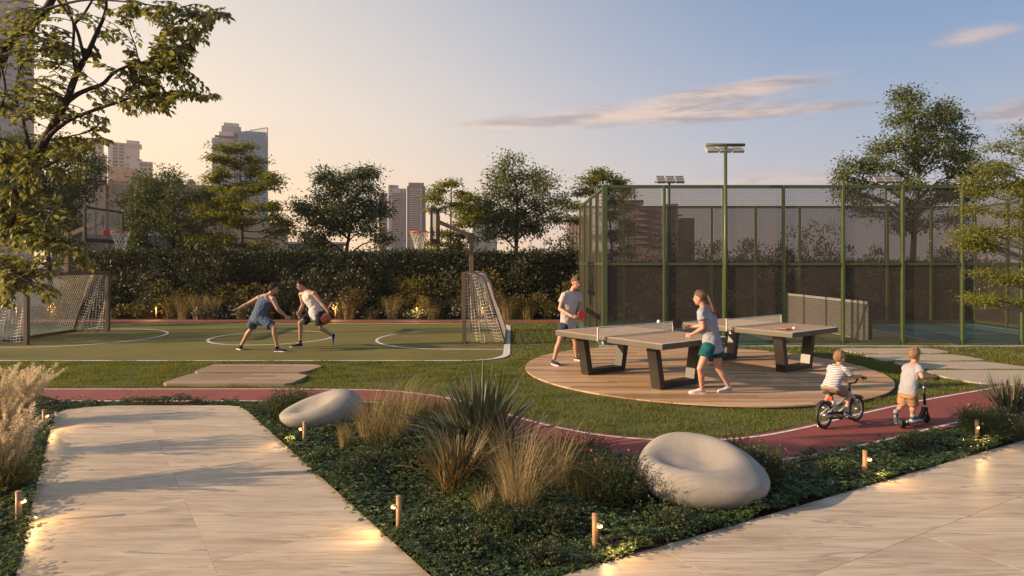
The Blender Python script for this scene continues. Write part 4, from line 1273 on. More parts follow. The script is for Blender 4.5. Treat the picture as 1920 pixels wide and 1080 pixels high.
def shoe(t, heel, toe_dir, s, mat, up=None, sole_mat=None, L=.275):
    """shoe with its sole; heel: ground point under the ankle back"""
    d = Vector(toe_dir).normalized(); u = Vector(up) if up is not None else V3(0, 0, 1)
    u = (u - d * u.dot(d)).normalized(); lat = d.cross(u)
    L = L * s; st = [0.0, .05, .16, .34, .52, .68, .82, .93, 1.0]
    w = [.020, .033, .037, .036, .041, .047, .046, .036, .018]; h = [.045, .075, .088, .082, .062, .048, .040, .034, .024]
    mb = MB()
    for i, q in enumerate(st): pass
    cs = []; vs = []; fs = []; n = 14
    for i, q in enumerate(st):
        c = heel + d * (q * L) + u * (.012 * s + h[i] * s / 2)
        for j in range(n):
            a = 2 * math.pi * j / n; ca, sa = math.cos(a), math.sin(a)
            sq = lambda x: math.copysign(abs(x) ** .75, x)
            vs.append(c + lat * sq(ca) * w[i] * s * (1 if sa < 0 else (1 - .18 * sa)) + u * sq(sa) * h[i] * s / 2)
    for i in range(len(st) - 1):
        for j in range(n):
            j2 = (j + 1) % n; fs.append((i * n + j, i * n + j2, (i + 1) * n + j2, (i + 1) * n + j))
    fs.append(tuple(range(n))[::-1]); fs.append(tuple((len(st) - 1) * n + j for j in range(n)))
    mb.add(vs, fs)
    sh = mb.build('shoe', mat, t, True)
    mb = MB(); vs = []; n = len(st)
    for z in (0, .020 * s):
        for side in (1, -1):
            for i in (range(n) if side == 1 else range(n - 1, -1, -1)):
                vs.append(heel + d * (st[i] * L + (.006 * s if i == n - 1 else (-.004 * s if i == 0 else 0))) + lat * side * (w[i] + .004) * s + u * z)
    k = 2 * n
    mb.add(vs, [tuple(range(k))[::-1], tuple(range(k, 2 * k))] + [(i, (i + 1) % k, k + (i + 1) % k, k + i) for i in range(k)])
    mb.build('sole', sole_mat or M['sole'], sh)
    mb = MB(); mb.tube([heel + d * .40 * L + u * .085 * s, heel + d * .50 * L + u * .072 * s, heel + d * .60 * L + u * .060 * s], .006 * s, 6)
    for q in (.42, .50, .58): mb.bar(heel + d * q * L + u * (.082 - (q - .42) * .13) * s - lat * .022 * s, heel + d * q * L + u * (.082 - (q - .42) * .13) * s + lat * .022 * s, .008 * s, .006 * s)
    mb.build('laces', sole_mat or M['sole'], sh)
    return sh

def person(label, base, J, kind, group=None):
    """J: joints in world space; builds a body, hair and clothes in the frame of base"""
    t = thing('person', label, 'person', base, 0, group)
    B = Vector(base)
    j = {k: (Vector(v) - B if k not in ('face', 'toeL', 'toeR', 'hdL', 'hdR', 'pnL', 'pnR', 'upL', 'upR') else Vector(v).normalized()) for k, v in J.items()}
    k = kind['k']; kt = kind.get('kt', k); kh = kind.get('kh', k); fem = kind.get('fem', 0); vox = kind.get('vox', .0085)
    shl = (j['shR'] - j['shL']).normalized(); hpl = (j['hipR'] - j['hipL']).normalized()
    mid = (j['shL'] + j['shR']) / 2; hp = (j['hipL'] + j['hipR']) / 2
    sw = (j['shR'] - j['shL']).length / 2
    waist, chest, neck, head = j['waist'], j['chest'], j['neck'], j['head']
    upv = (neck - hp).normalized()
    def torso(mb, g=0.0, lo=0, hi=1, hipw=.155, flare=0):
        W = [hipw * .80, hipw, (.128 - .012 * fem) , (.160 - .012 * fem), max(.165, sw / k * .88) - .01 * fem, .115, .058]
        D = [.085, .112, .098, (.118 - .004 * fem), .105, .080, .055]
        C = [hp - upv * .075 * k, hp + upv * .01 * k, waist, chest, mid + upv * .0 * k, mid + upv * .045 * k, neck + upv * .01]
        A = [hpl, hpl, (hpl + shl).normalized(), shl, shl, shl, shl]
        mb.loft(C[lo:], A[lo:], [w * kt + g for w in W[lo:]], [d_ * kt + g for d_ in D[lo:]], 18)
    mb = MB()
    torso(mb)
    hd = head - neck
    mb.tube([neck - hd.normalized() * .02 * k, neck + hd * .55], [.060 * kt, .052 * kt], 12)
    # head
    f = j['face']; upw = (hd.normalized() * .35 + V3(0, 0, .65)).normalized(); upw = (upw - f * upw.dot(f)).normalized(); lat = f.cross(upw)
    Mh = Matrix((lat, f, upw)).transposed().to_4x4(); H = kh
    mb.ball(head + upw * .022 * H - f * .008 * H, (.074 * H, .094 * H, .094 * H), Mh, 20, 14)
    mb.ball(head - upw * .040 * H + f * .026 * H, (.056 * H, .060 * H, .068 * H), Mh, 16, 12)
    mb.ball(head - upw * .088 * H + f * .060 * H, (.024 * H, .022 * H, .019 * H), Mh, 10, 8)
    mb.tube([head + upw * .022 * H + f * .080 * H, head - upw * .006 * H + f * .100 * H, head - upw * .022 * H + f * .099 * H, head - upw * .030 * H + f * .086 * H], [.008 * H, .011 * H, .0125 * H, .008 * H], 8)
    mb.tube([head - upw * .052 * H + f * .082 * H - lat * .02 * H, head - upw * .052 * H + f * .090 * H, head - upw * .052 * H + f * .082 * H + lat * .02 * H], .0085 * H, 6)
    for s in (-1, 1):
        mb.ball(head + lat * s * .075 * H - upw * .008 * H - f * .012 * H, (.010 * H, .020 * H, .032 * H), Mh, 8, 6)
    for S in ('L', 'R'):
        mb.tube([neck - upv * .005 * k, (neck - upv * .035 * k).lerp(j['sh' + S], .5), j['sh' + S]], [.046 * kt, .046 * kt, .050 * kt], 10)
    # limbs
    for S in ('L', 'R'):
        sh, el, wr = j['sh' + S], j['el' + S], j['wr' + S]
        a = 1 - .14 * fem; mb.ball(sh, .064 * kt * a, n=12, m=8)
        mb.tube([sh, sh.lerp(el, .35), sh.lerp(el, .75), el], [.056 * kt * a, .054 * kt * a, .044 * kt * a, .040 * kt * a], 12)
        mb.ball(el, .038 * kt * a, n=10, m=8)
        mb.tube([el, el.lerp(wr, .28), el.lerp(wr, .7), wr], [.039 * kt * a, .045 * kt * a, .034 * kt * a, .028 * kt * a], 12)
        hand_shapes(mb, wr, j['hd' + S], j['pn' + S], k * kind.get('hand', 1.0), kind.get('curl' + S, .25), kind.get('th' + S, 1), kind.get('spread', .10))
        hi, kn, an = j['hip' + S], j['kn' + S], j['an' + S]
        g_ = 1 + .05 * fem
        mb.ball(hi, .090 * kt * g_, n=14, m=10)
        mb.tube([hi, hi.lerp(kn, .35), hi.lerp(kn, .8), kn], [.088 * kt * g_, .082 * kt * g_, .060 * kt, .054 * kt], 14)
        mb.ball(kn, .054 * kt, n=12, m=8)
        ax = (an - kn).normalized(); fr = f if abs(f.dot(ax)) < .9 else V3(0, -1, 0); back = -(fr - ax * fr.dot(ax)).normalized()
        mb.tube([kn, kn.lerp(an, .28) + back * .012 * kt, kn.lerp(an, .62) + back * .004 * kt, an], [.052 * kt, .057 * kt, .042 * kt, .035 * kt], 12)
        mb.tube([an, an - j.get('up' + S, V3(0, 0, 1)) * .05 * k + j['toe' + S] * .02 * k], [.035 * kt, .034 * kt], 10)
    put('body', remesh(mb, vox * k if k < 1 else vox, 3), M['skin'], t)
    # face details
    for s in (-1, 1):
        e = MB().ball(head + lat * s * .030 * H + upw * .012 * H + f * .0775 * H, (.0115 * H, .0075 * H, .006 * H), Mh, 10, 8).build('eye', M['ballwhite'], t, True)
        MB().ball(head + lat * s * .030 * H + upw * .012 * H + f * .0838 * H, (.0055 * H, .004 * H, .0055 * H), Mh, 8, 6).build('pupil', M['black'], e, True)
        MB().tube([head + lat * s * .046 * H + upw * .030 * H + f * .0775 * H, head + lat * s * .030 * H + upw * .036 * H + f * .0865 * H, head + lat * s * .016 * H + upw * .032 * H + f * .088 * H], .0042 * H, 6).build('eyebrow', kind['hair'], t, True)
    MB().tube([head - upw * .053 * H + f * .091 * H - lat * .019 * H, head - upw * .052 * H + f * .0985 * H, head - upw * .053 * H + f * .091 * H + lat * .019 * H], .0045 * H, 6).build('lips', M['lips'], t, True)
    # hair
    mb = MB(); n_, m_ = 40, 28; tmp = MB(); tmp.ball((0, 0, 0), 1.0, n=n_, m=m_)
    rnd = random.Random(len(label)); ph = [rnd.uniform(0, 6) for _ in range(6)]
    vs = []
    hl = kind.get('hairline', .30)
    for v in tmp.v:
        x, y, z = v
        r = 1.09 + .05 * math.sin(9 * x + ph[0]) * math.sin(8 * y + ph[1]) + .045 * math.sin(17 * y + 13 * z + ph[2])
        # front/below: cut the face away
        front = y; cut = 0
        low = -.72 + .42 * max(0.0, min(1.0, (y + .75) / .6))
        if y > -.12: low = -.30 + (y + .12) / .22 * .38
        if y > .10: low = .08 + (y - .10) * (.55 + (hl - .3))
        if abs(x) < .55 and y > .5: low += .05
        if z < low: cut = min(1, (low - z) / .10)
        r = r * (1 - cut) + .80 * cut
        top = 1 + .06 * max(0, z) * (1 + .5 * max(0, y))
        vs.append(head + upw * .024 * H - f * .008 * H + lat * x * .077 * H * r + f * y * .098 * H * r + upw * z * .099 * H * r * top)
    tmp.v = vs; hair = tmp.build('hair', kind['hair'], t, True)
    if kind.get('pony'):
        p0 = head + upw * .045 * H - f * .095 * H
        MB().tube([p0 + f * .01, p0 - f * .016], .016, 10).build('hair_tie', M['ashtee'], t, True)
        mb = MB(); pts = kind['pony'](p0, f, lat, upw)
        mb.loft(pts, lat, [.015, .030, .038, .036, .026, .010], [.014, .024, .027, .024, .017, .006], 14)
        r2 = random.Random(4)
        for q in range(16):
            o_ = lat * r2.uniform(-.03, .03) + f * r2.uniform(-.02, .02); sc = [.4, .8, 1, 1, .9, 1.1]
            mb.tube([p + o_ * s_ for p, s_ in zip(pts, sc)], [.006, .007, .007, .007, .006, .003], 5)
        mb.build('ponytail', kind['hair'], t, True)
    # shirt
    g = .016 * k + .004
    hem = kind.get('hem', .07)
    mb = MB(); hw = .150 * kt + g + .012 * k
    ax = [hpl, hpl, (hpl + shl).normalized(), shl, shl, shl]
    C = [hp - upv * hem * k, hp + upv * .02 * k, waist, chest, mid - upv * .02 * k, mid + upv * .045 * k]
    Wd = [.178, .170, .146 - .008 * fem, .164 - .012 * fem, max(.155, sw / k * (.78 if kind.get('tank') else .84)) - .008 * fem, .078]
    Dp = [.136, .130, .112, .122, .104, .070]
    fl = kind.get('fit', 1.0)
    mb.loft(C, ax, [w * kt + g * fl for w in Wd], [w * kt + g * fl for w in Dp], 20)
    if not kind.get('tank'):
        for S in ('L', 'R'):
            sh, el = j['sh' + S], j['el' + S]; sl = kind.get('sleeve', .58)
            c1 = sh.lerp(mid, .04) - upv * .008 * k
            mb.ball(c1, .057 * kt + g, n=12, m=8)
            mb.tube([neck.lerp(mid, .55), (neck - upv * .035 * k).lerp(sh, .5), c1], [.048 * kt + g * .8, .052 * kt + g * 1.0, .053 * kt + g], 12)
            mb.tube([c1, sh.lerp(el, sl * .5), sh.lerp(el, sl)], [.056 * kt + g, .054 * kt + g, .055 * kt + g * 1.2], 14)
    else:
        for S in ('L', 'R'):
            sh = j['sh' + S]; c_ = sh.lerp(mid, .33)
            mb.tube([c_ - upv * .02 * k, c_ + upv * .030 * k + (mid - c_) * .2], [.048 * kt, .034 * kt], 10)
    put('shirt', remesh(mb, .009 * max(k, .7), 3, .024 * k, 1), kind['shirt'], t)
    if kind.get('mark'):
        c_ = chest + kind['mark']
        MB().ball(c_, (.006, .004, .008), n=8, m=6).build('chest_mark', M['navyc'], t)
    # shorts
    mb = MB(); gs = .016 * k
    C = [hp - upv * .10 * k, hp - upv * .02 * k, hp + upv * .085 * k]
    mb.loft(C, hpl, [.150 * kt + gs, .160 * kt + gs, .138 * kt + gs], [.110 * kt + gs, .118 * kt + gs, .100 * kt + gs], 18)
    lg = kind.get('leg', .72)
    for S in ('L', 'R'):
        hi, kn = j['hip' + S], j['kn' + S]
        e = hi.lerp(kn, lg); r1 = kind.get('legr', .092)
        mb.ball(hi, .098 * kt * (1 + .05 * fem) + gs, n=14, m=10)
        mb.tube([hi + (hi - kn).normalized() * .03 * k, hi.lerp(kn, lg * .5), e], [.094 * kt + gs, (.088 + r1) / 2 * kt + gs, r1 * kt + gs * .6], 16)
    put('shorts', remesh(mb, .009 * max(k, .7), 3, .026 * k, 2), kind['shorts'], t)
    # socks and shoes
    for S in ('L', 'R'):
        an = j['an' + S]; td = j['toe' + S]; u = j.get('up' + S, V3(0, 0, 1))
        hl_ = an - u * .085 * k - td * .055 * k
        if ('gz' + S) in j: hl_.z = j['gz' + S].z
        elif u.z > .95 and kind.get('ground', 0.0) > -9: hl_.z = kind.get('ground', 0.0)
        sh_ = shoe(t, hl_, td, k * kind.get('shoe_s', 1.0), kind['shoe'], u, kind.get('sole'), .285)
        kn = j['kn' + S]; ax_ = (kn - an).normalized()
        MB().tube([an - u * .03 * k, an + ax_ * .015 * k, an + ax_ * kind.get('sock', .03) * k], [.036 * kt + .004, .036 * kt + .005, .037 * kt + .005], 12).build('sock', kind.get('sockm', M['white']), t, True)
    return t
M['lips'] = simple('lip_skin', (.36, .14, .11), (.32, .12, .10), .5, 20)

def frame_px(ox, oy, sc, D):
    return lambda u, v, dy=0.0: P(ox + u / sc, oy + v / sc, D + dy)

# ---- basketball player in blue -----------------------------------------
Q = frame_px(420, 500, 6, 14.35)
person('dark haired player in blue tank top and shorts reaching out both arms on the court', (Q(400, 900).x, 14.35, 0), dict(
    hipL=Q(338, 592, .07), hipR=Q(432, 592, -.07), waist=Q(410, 490, 0), chest=Q(452, 405, 0), shL=Q(392, 352, .12), shR=Q(552, 366, -.12),
    neck=Q(512, 322, .02), head=Q(556, 252, .03), face=(.88, .42, -.12),
    elL=Q(262, 420, .10), wrL=Q(160, 476, .02), hdL=(-.95, -.1, -.22), pnL=(0, -.2, -1),
    elR=Q(606, 478, -.16), wrR=Q(694, 556, -.06), hdR=(.80, .2, -.45), pnR=(-.3, .9, -.3),
    knL=Q(300, 712, .14), anL=Q(188, 893, .20), toeL=(-.62, .75, 0), knR=Q(566, 690, -.20), anR=Q(598, 905, -.12), toeR=(1, -.12, 0)),
    dict(k=1.0, kt=1.0, hair=M['hairdark'], shirt=M['bluetank'], shorts=M['blueshorts'], tank=True, shoe=M['shoedark'], curlL=.12, curlR=.18, thL=1, thR=-1, spread=.22, leg=.72, legr=.105, hem=.05, sock=.02, sockm=M['shoedark'], ground=.018, hairline=.33))
# ---- basketball player in white ------------------------------------------
Q = frame_px(420, 500, 6, 15.1)
person('player in white sleeveless top and navy shorts dribbling a ball', (Q(980, 900).x, 15.1, 0), dict(
    hipL=Q(1078, 552, -.07), hipR=Q(985, 548, .09), waist=Q(1022, 450, 0), chest=Q(965, 360, 0), shL=Q(1012, 305, -.16), shR=Q(868, 312, .14),
    neck=Q(918, 276, .0), head=Q(866, 214, -.03), face=(-.78, -.55, -.30),
    elL=Q(1100, 415, -.20), wrL=Q(1166, 500, -.24), hdL=(.25, .05, -.95), pnL=(-.9, .1, -.15),
    elR=Q(888, 430, .16), wrR=Q(848, 500, .05), hdR=(-.3, -.2, -.93), pnR=(.5, -.6, .1),
    knL=Q(1085, 695, -.10), anL=Q(1218, 772, .30), toeL=(-.10, -.15, -.98), upL=(-.90, -.2, .22), knR=Q(858, 632, -.18), anR=Q(858, 838, -.05), toeR=(-.96, -.30, 0)),
    dict(k=1.0, kt=1.0, hair=M['hairdark'], shirt=M['white'], shorts=M['navy'], tank=True, shoe=M['shoedark'], curlL=.30, curlR=.75, thL=-1, thR=-1, spread=.2, leg=.74, legr=.112, hem=.11, sock=.015, sockm=M['shoedark'], ground=.018))
bl = MB().ball((0, 0, 0), .124, n=32, m=20).build('basketball', M['ballorange'], None, True); bl.location = Q(1147, 585, -.30)
tag(bl, 'orange basketball under the hand of the player in white', 'ball')
for Mx in (Matrix.Identity(3), Matrix.Rotation(R(90), 3, 'X'), Matrix.Rotation(R(90), 3, 'Y')):
    Mx = Matrix.Rotation(.5, 3, 'Z') @ Mx
    MB().tube([Mx @ Vector((.1238 * math.cos(a * math.pi / 20), .1238 * math.sin(a * math.pi / 20), 0)) for a in range(41)], .0022, 5).build('seam', M['black'], bl)
# ---- young man at the table -------------------------------------------------
Q = frame_px(1020, 500, 4, 12.4)
tt = person('young man in pale grey t-shirt and navy shorts holding a red bat', (Q(160, 740).x, 12.4, 0), dict(
    hipL=Q(212, 452, .10), hipR=Q(150, 452, -.06), waist=Q(180, 360, 0), chest=Q(192, 275, 0), shL=Q(256, 214, .12), shR=Q(152, 214, -.10),
    neck=Q(212, 186, .0), head=Q(238, 122, -.04), face=(.62, -.76, -.20),
    elL=Q(268, 305, .10), wrL=Q(262, 352, -.12), hdL=(-.1, -.75, -.35), pnL=(-.8, 0, -.4),
    elR=Q(118, 318, -.12), wrR=Q(212, 374, -.36), hdR=(.9, -.25, -.05), pnR=(0, .5, -.5),
    knL=Q(240, 575, .16), anL=Q(246, 688, .34), toeL=(.62, -.78, 0), knR=Q(114, 572, -.26), anR=Q(72, 706, -.22), toeR=(.42, -.90, 0)),
    dict(k=1.0, kt=.97, hair=M['hairbrown'], shirt=M['greytee'], shorts=M['navyc'], shoe=M['shoedark'], curlL=.6, curlR=.9, thL=1, thR=1, leg=.60, legr=.102, hem=.09, sleeve=.55, ground=DZ, mark=V3(.09, -.10, .02), sock=.03, sockm=M['shoegrey']))
bat('ping_pong_bat', Q(284, 363, -.45), (.35, -.90, .1), (-.9, -.2, -.38), M['red'], 'red ping pong bat in the hand of the young man', .083)
# ---- woman ----------------------------------------------------------------------
Q = frame_px(1020, 500, 4, 9.5)
person('woman with a ponytail in grey t-shirt and teal shorts seen from behind', (Q(1260, 975).x, 9.5, 0), dict(
    hipL=Q(1232, 612, -.08), hipR=Q(1300, 608, .08), waist=Q(1250, 500, 0), chest=Q(1228, 405, 0), shL=Q(1178, 342, -.10), shR=Q(1262, 338, .14),
    neck=Q(1196, 300, .0), head=Q(1168, 236, .0), face=(-.86, .48, -.10),
    elL=Q(1196, 458, -.14), wrL=Q(1112, 505, .02), hdL=(-.9, .25, -.22), pnL=(-.2, .5, -.6),
    elR=Q(1215, 440, .30), wrR=Q(1098, 452, .46), hdR=(-.96, .1, .05), pnR=(0, -.5, -.5),
    knL=Q(1170, 765, -.16), anL=Q(1186, 928, -.03), toeL=(-.97, .05, 0), knR=Q(1306, 760, .06), anR=Q(1388, 905, .10), toeR=(-.78, -.25, 0)),
    dict(k=.96, kt=.90, kh=.93, fem=1, hair=M['hairbrown'], shirt=M['ashtee'], shorts=M['teal_s'], shoe=M['shoewhite'], curlL=1.0, curlR=.85, thL=1, thR=1, leg=.48, legr=.105, hem=.07, sleeve=.50, ground=DZ, sock=.02,
         shoe_s=.90, pony=lambda p0, f, l, u: [p0, p0 - f * .035 - u * .02, p0 - f * .065 - u * .09, p0 - f * .085 - u * .17, p0 - f * .10 - u * .24, p0 - f * .115 - u * .30]))
bat('ping_pong_bat', Q(1002, 425, .52), (.18, -.97, .1), (.85, .1, -.42), M['black'], 'black ping pong bat in the hand of the woman', .083)

# ================================================================== CHILDREN, BIKE, SCOOTER
HD = Vector((.857, .515, 0)); NL_ = Vector((-.515, .857, 0))
def onplane(P0):
    def q(u, v, off=0.0):
        px = 1500 + u / 6; py = 640 + v / 6; rx = (px - 960) / F
        a = Vector((P0[0], P0[1], 0)) + NL_ * off
        tt_ = (a.x * NL_.x + a.y * NL_.y) / (rx * NL_.x + NL_.y)
        return Vector((rx * tt_, tt_, CAMZ - (py - HZ) * tt_ / F))
    return q
B0 = Vector((3.77, 7.60, 0)); rzB = math.atan2(.515, .857)
bk = thing('bicycle', 'small silver child bicycle with black tyres on the red track', 'bicycle', (B0.x, B0.y, .012), rzB)
Wb, Rw = .672, .163
def ring(c, r, rt, n=28, m=8):
    return MB().tube([Vector(c) + Vector((r * math.cos(2 * math.pi * a / n), 0, r * math.sin(2 * math.pi * a / n))) for a in range(n + 1)], rt, m, False)
for x in (0, Wb):
    w = thing('wheel', None, None, (x, 0, Rw)); w.parent = bk
    ring((0, 0, 0), Rw - .019, .019).build('tyre', M['black'], w, True)
    ring((0, 0, 0), Rw - .040, .0085).build('rim', M['chrome'], w, True)
    mb = MB()
    for q in range(16):
        a = 2 * math.pi * q / 16; s = .018 if q % 2 else -.018
        mb.tube([(0, s, 0), ((Rw - .042) * math.cos(a), 0, (Rw - .042) * math.sin(a))], .0016, 4)
    tag(mb.build('spokes', M['chrome'], w), kind='stuff')
    MB().tube([(0, -.035, 0), (0, .035, 0)], .013, 10).build('hub', M['chrome'], w, True)
bb = V3(.265, 0, .135); seat_t = V3(.165, 0, .335); head_b = V3(.555, 0, .335); head_t = V3(.530, 0, .405)
mb = MB(); mb.tube([head_b, V3(.42, 0, .22), bb], .017, 10); mb.tube([head_t - V3(0, 0, .015), V3(.36, 0, .285), V3(.205, 0, .245)], .014, 10)
mb.tube([bb, seat_t], .014, 10); mb.tube([head_b, head_t], .019, 10)
for s in (-1, 1):
    mb.tube([bb + V3(0, s * .02, 0), V3(0, s * .048, Rw)], .009, 8); mb.tube([V3(.195, s * .012, .27), V3(.02, s * .045, Rw + .01)], .008, 8)
mb.build('frame', M['silverpaint'], bk, True)
mb = MB()
for s in (-1, 1): mb.tube([head_b + V3(.004, s * .015, -.005), V3(.585, s * .040, .285), V3(Wb, s * .045, Rw)], [.013, .012, .009], 8)
mb.box(head_b + V3(.008, 0, -.012), (.05, .085, .025)); mb.build('fork', M['silverpaint'], bk, True)
stem_t = V3(.505, 0, .47)
mb = MB(); mb.tube([head_t, stem_t], .015, 8); mb.tube([stem_t, stem_t + V3(.035, 0, .025)], .016, 8); mb.build('stem', M['black'], bk, True)
hb = stem_t + V3(.03, 0, .025)
mb = MB(); mb.tube([hb + V3(-.055, -.215, .11), hb + V3(-.03, -.13, .105), hb + V3(0, -.07, .02), hb, hb + V3(0, .07, .02), hb + V3(-.03, .13, .105), hb + V3(-.055, .215, .11)], .0105, 8)
mb.tube([hb + V3(-.022, -.105, .08), hb + V3(-.022, .105, .08)], .007, 6); mb.build('handlebar', M['black'], bk, True)
for s in (-1, 1):
    MB().tube([hb + V3(-.045, s * .165, .11), hb + V3(-.057, s * .235, .11)], .017, 10).build('grip', M['black'], bk, True)
    MB().tube([hb + V3(-.02, s * .15, .105), hb + V3(.01, s * .21, .085)], .005, 6).build('brake_lever', M['chrome'], bk, True)
MB().tube([seat_t - (seat_t - bb) * .1, V3(.148, 0, .392)], .011, 8).build('seat_post', M['black'], bk, True)
mb = MB(); mb.loft([V3(.045, 0, .425), V3(.065, 0, .422), V3(.12, 0, .415), V3(.18, 0, .413), V3(.235, 0, .410), V3(.25, 0, .408)], (0, 1, 0), [.03, .062, .058, .030, .018, .006], [.010, .018, .020, .018, .014, .006], 12)
mb.build('saddle', M['black'], bk, True)
MB().box((.128, 0, .352), (.02, .045, .045), bevel=.006).build('rear_reflector', M['red'], bk)
MB().tube([bb + V3(0, -.05, 0), bb + V3(0, .05, 0)], .018, 10).build('crank_axle', M['chrome'], bk, True)
ring((bb.x, -.045, bb.z), .045, .006).build('chainring', M['black'], bk, True)
mb = MB(); mb.bar((bb.x + .05, -.052, bb.z + .035), (.0, -.052, Rw + .028), .008, .03); mb.bar((bb.x + .05, -.052, bb.z - .035), (.0, -.052, Rw - .028), .008, .02); mb.build('chain_guard', M['black'], bk)
PD = [(bb + V3(.085, -.085, -.035)), (bb + V3(-.085, .085, .035))]
for q, s in zip(PD, (-1, 1)):
    MB().bar(bb + V3(0, s * .058, 0), V3(q.x, s * .062, q.z), .012, .016).build('crank', M['chrome'], bk)
    MB().box((q.x, s * .10, q.z), (.07, .06, .018), bevel=.004).build('pedal', M['black'], bk)
mb = MB(); n = 14
for x, a0_, a1_ in ((Wb, 40, 130), (0, 40, 150)):
    rr2 = Rw + .012
    for s in range(n):
        a, b_ = R(a0_ + (a1_ - a0_) * s / n), R(a0_ + (a1_ - a0_) * (s + 1) / n)
        mb.bar((x + rr2 * math.cos(a), 0, Rw + rr2 * math.sin(a)), (x + rr2 * math.cos(b_), 0, Rw + rr2 * math.sin(b_)), .045, .004)
    mb2 = mb.build('mudguard', M['black'], bk); mb = MB()
MB().tube([(.15, .02, .12), (-.02, .075, .012)], .006, 6).build('kick_stand', M['chrome'], bk, True)
def bl2w(p): return Vector((B0.x, B0.y, .012)) + HD * p[0] + NL_ * p[1] + Vector((0, 0, p[2]))
Q = onplane(B0)
gripL = bl2w(hb + V3(-.05, .195, .115)); gripR = bl2w(hb + V3(-.05, -.195, .115))
pel = bl2w(V3(.135, 0, .485))
sh_m = Q(425, 300, 0); 
person('small boy in striped t-shirt and khaki shorts riding the bicycle', (pel.x, pel.y, 0), dict(
    hipL=pel + NL_ * .050 - Vector((0, 0, .0)), hipR=pel - NL_ * .050, waist=pel.lerp(sh_m, .38), chest=pel.lerp(sh_m, .74), shL=sh_m + NL_ * .092 + V3(0, 0, -.01), shR=sh_m - NL_ * .092 + V3(0, 0, -.01),
    neck=Q(438, 272, 0), head=Q(447, 190, 0), face=(.93, .36, -.05),
    elL=sh_m + NL_ * .15 + HD * .09 + V3(0, 0, -.10), wrL=gripL - HD * .03 + V3(0, 0, .015) - NL_ * .0, hdL=HD * .8 + V3(0, 0, -.3), pnL=HD * .2 + V3(0, 0, -1),
    elR=sh_m - NL_ * .15 + HD * .09 + V3(0, 0, -.10), wrR=gripR - HD * .035 + V3(0, 0, .015), hdR=HD * .8 + V3(0, 0, -.3), pnR=HD * .2 + V3(0, 0, -1),
    knL=bl2w(V3(.315, .085, .455)), anL=bl2w(V3(.155, .095, .26)), toeL=HD + V3(0, 0, -.18), knR=bl2w(V3(.365, -.085, .385)), anR=bl2w(V3(.30, -.10, .195)), toeR=HD + V3(0, 0, -.42), upR=HD * .3 + V3(0, 0, 1), upL=HD * .12 + V3(0, 0, 1)),
    dict(k=.56, kt=.60, kh=.745, hair=M['hairblond'], shirt=M['stripes'], shorts=M['khaki'], shoe=M['shoeblue'], curlL=1.1, curlR=1.1, thL=-1, thR=1, leg=.70, legr=.098, hem=.05, sleeve=.60, vox=.010, sock=.06, sockm=M['ashtee'], hairline=.22, ground=-99, hand=1.05, fit=.8))
# scooter
S0 = Vector((4.725, 7.61, 0))
sc = thing('kick_scooter', 'black and silver two wheeled kick scooter on the red track', 'scooter', (S0.x, S0.y, .012), rzB)
WS, rS = .565, .052
for x in (0, WS):
    w = thing('wheel', None, None, (x, 0, rS)); w.parent = sc
    MB().tube([(0, -.014, 0), (0, .014, 0)], rS, 24).build('tyre', M['black'], w, True)
    MB().tube([(0, -.016, 0), (0, .016, 0)], .018, 14).build('hub', M['darksteel'], w, True)
MB().box((.235, 0, .062), (.30, .095, .018), bevel=.005).build('deck', M['silverpaint'], sc)
mb = MB(); mb.box((.22, 0, .046), (.36, .05, .018)); mb.bar((.06, 0, .048), (0, .0, .055), .03, .02); mb.build('chassis', M['black'], sc)
mb = MB()
for s in range(8):
    a, b_ = R(60 + 12 * s), R(72 + 12 * s); mb.bar(((rS + .01) * math.cos(a), 0, rS + (rS + .01) * math.sin(a)), ((rS + .01) * math.cos(b_), 0, rS + (rS + .01) * math.sin(b_)), .04, .005)
mb.build('rear_brake', M['black'], sc)
mb = MB(); mb.bar((.38, 0, .055), (.47, 0, .14), .035, .05); mb.bar((.46, 0, .10), (.50, 0, .20), .04, .045); mb.build('neck_bracket', M['darksteel'], sc)
mb = MB()
for s in (-1, 1): mb.bar((.513, s * .022, .19), (WS, s * .022, rS), .012, .022)
mb.box((.515, 0, .185), (.04, .06, .02)); mb.build('fork', M['darksteel'], sc)
MB().tube([(.513, 0, .19), (.497, 0, .44)], .016, 12).build('stem', M['black'], sc, True)
MB().tube([(.514, 0, .185), (.511, 0, .225)], .020, 12).build('lower_collar', M['chrome'], sc, True)
MB().tube([(.498, 0, .43), (.489, 0, .58)], .012, 12).build('upper_tube', M['chrome'], sc, True)
MB().tube([(.4985, 0, .425), (.4965, 0, .455)], .021, 12).build('clamp_collar', M['chrome'], sc, True)
MB().tube([(.489, -.16, .585), (.489, .16, .585)], .0105, 10).build('handlebar', M['chrome'], sc, True)
for s in (-1, 1): MB().tube([(.489, s * .10, .585), (.489, s * .175, .585)], .0155, 10).build('grip', M['black'], sc, True)
def sl2w(p): return Vector((S0.x, S0.y, .012)) + HD * p[0] + NL_ * p[1] + Vector((0, 0, p[2]))
Q = onplane(S0 + HD * .0)
dk = sl2w(V3(.27, 0, .071))
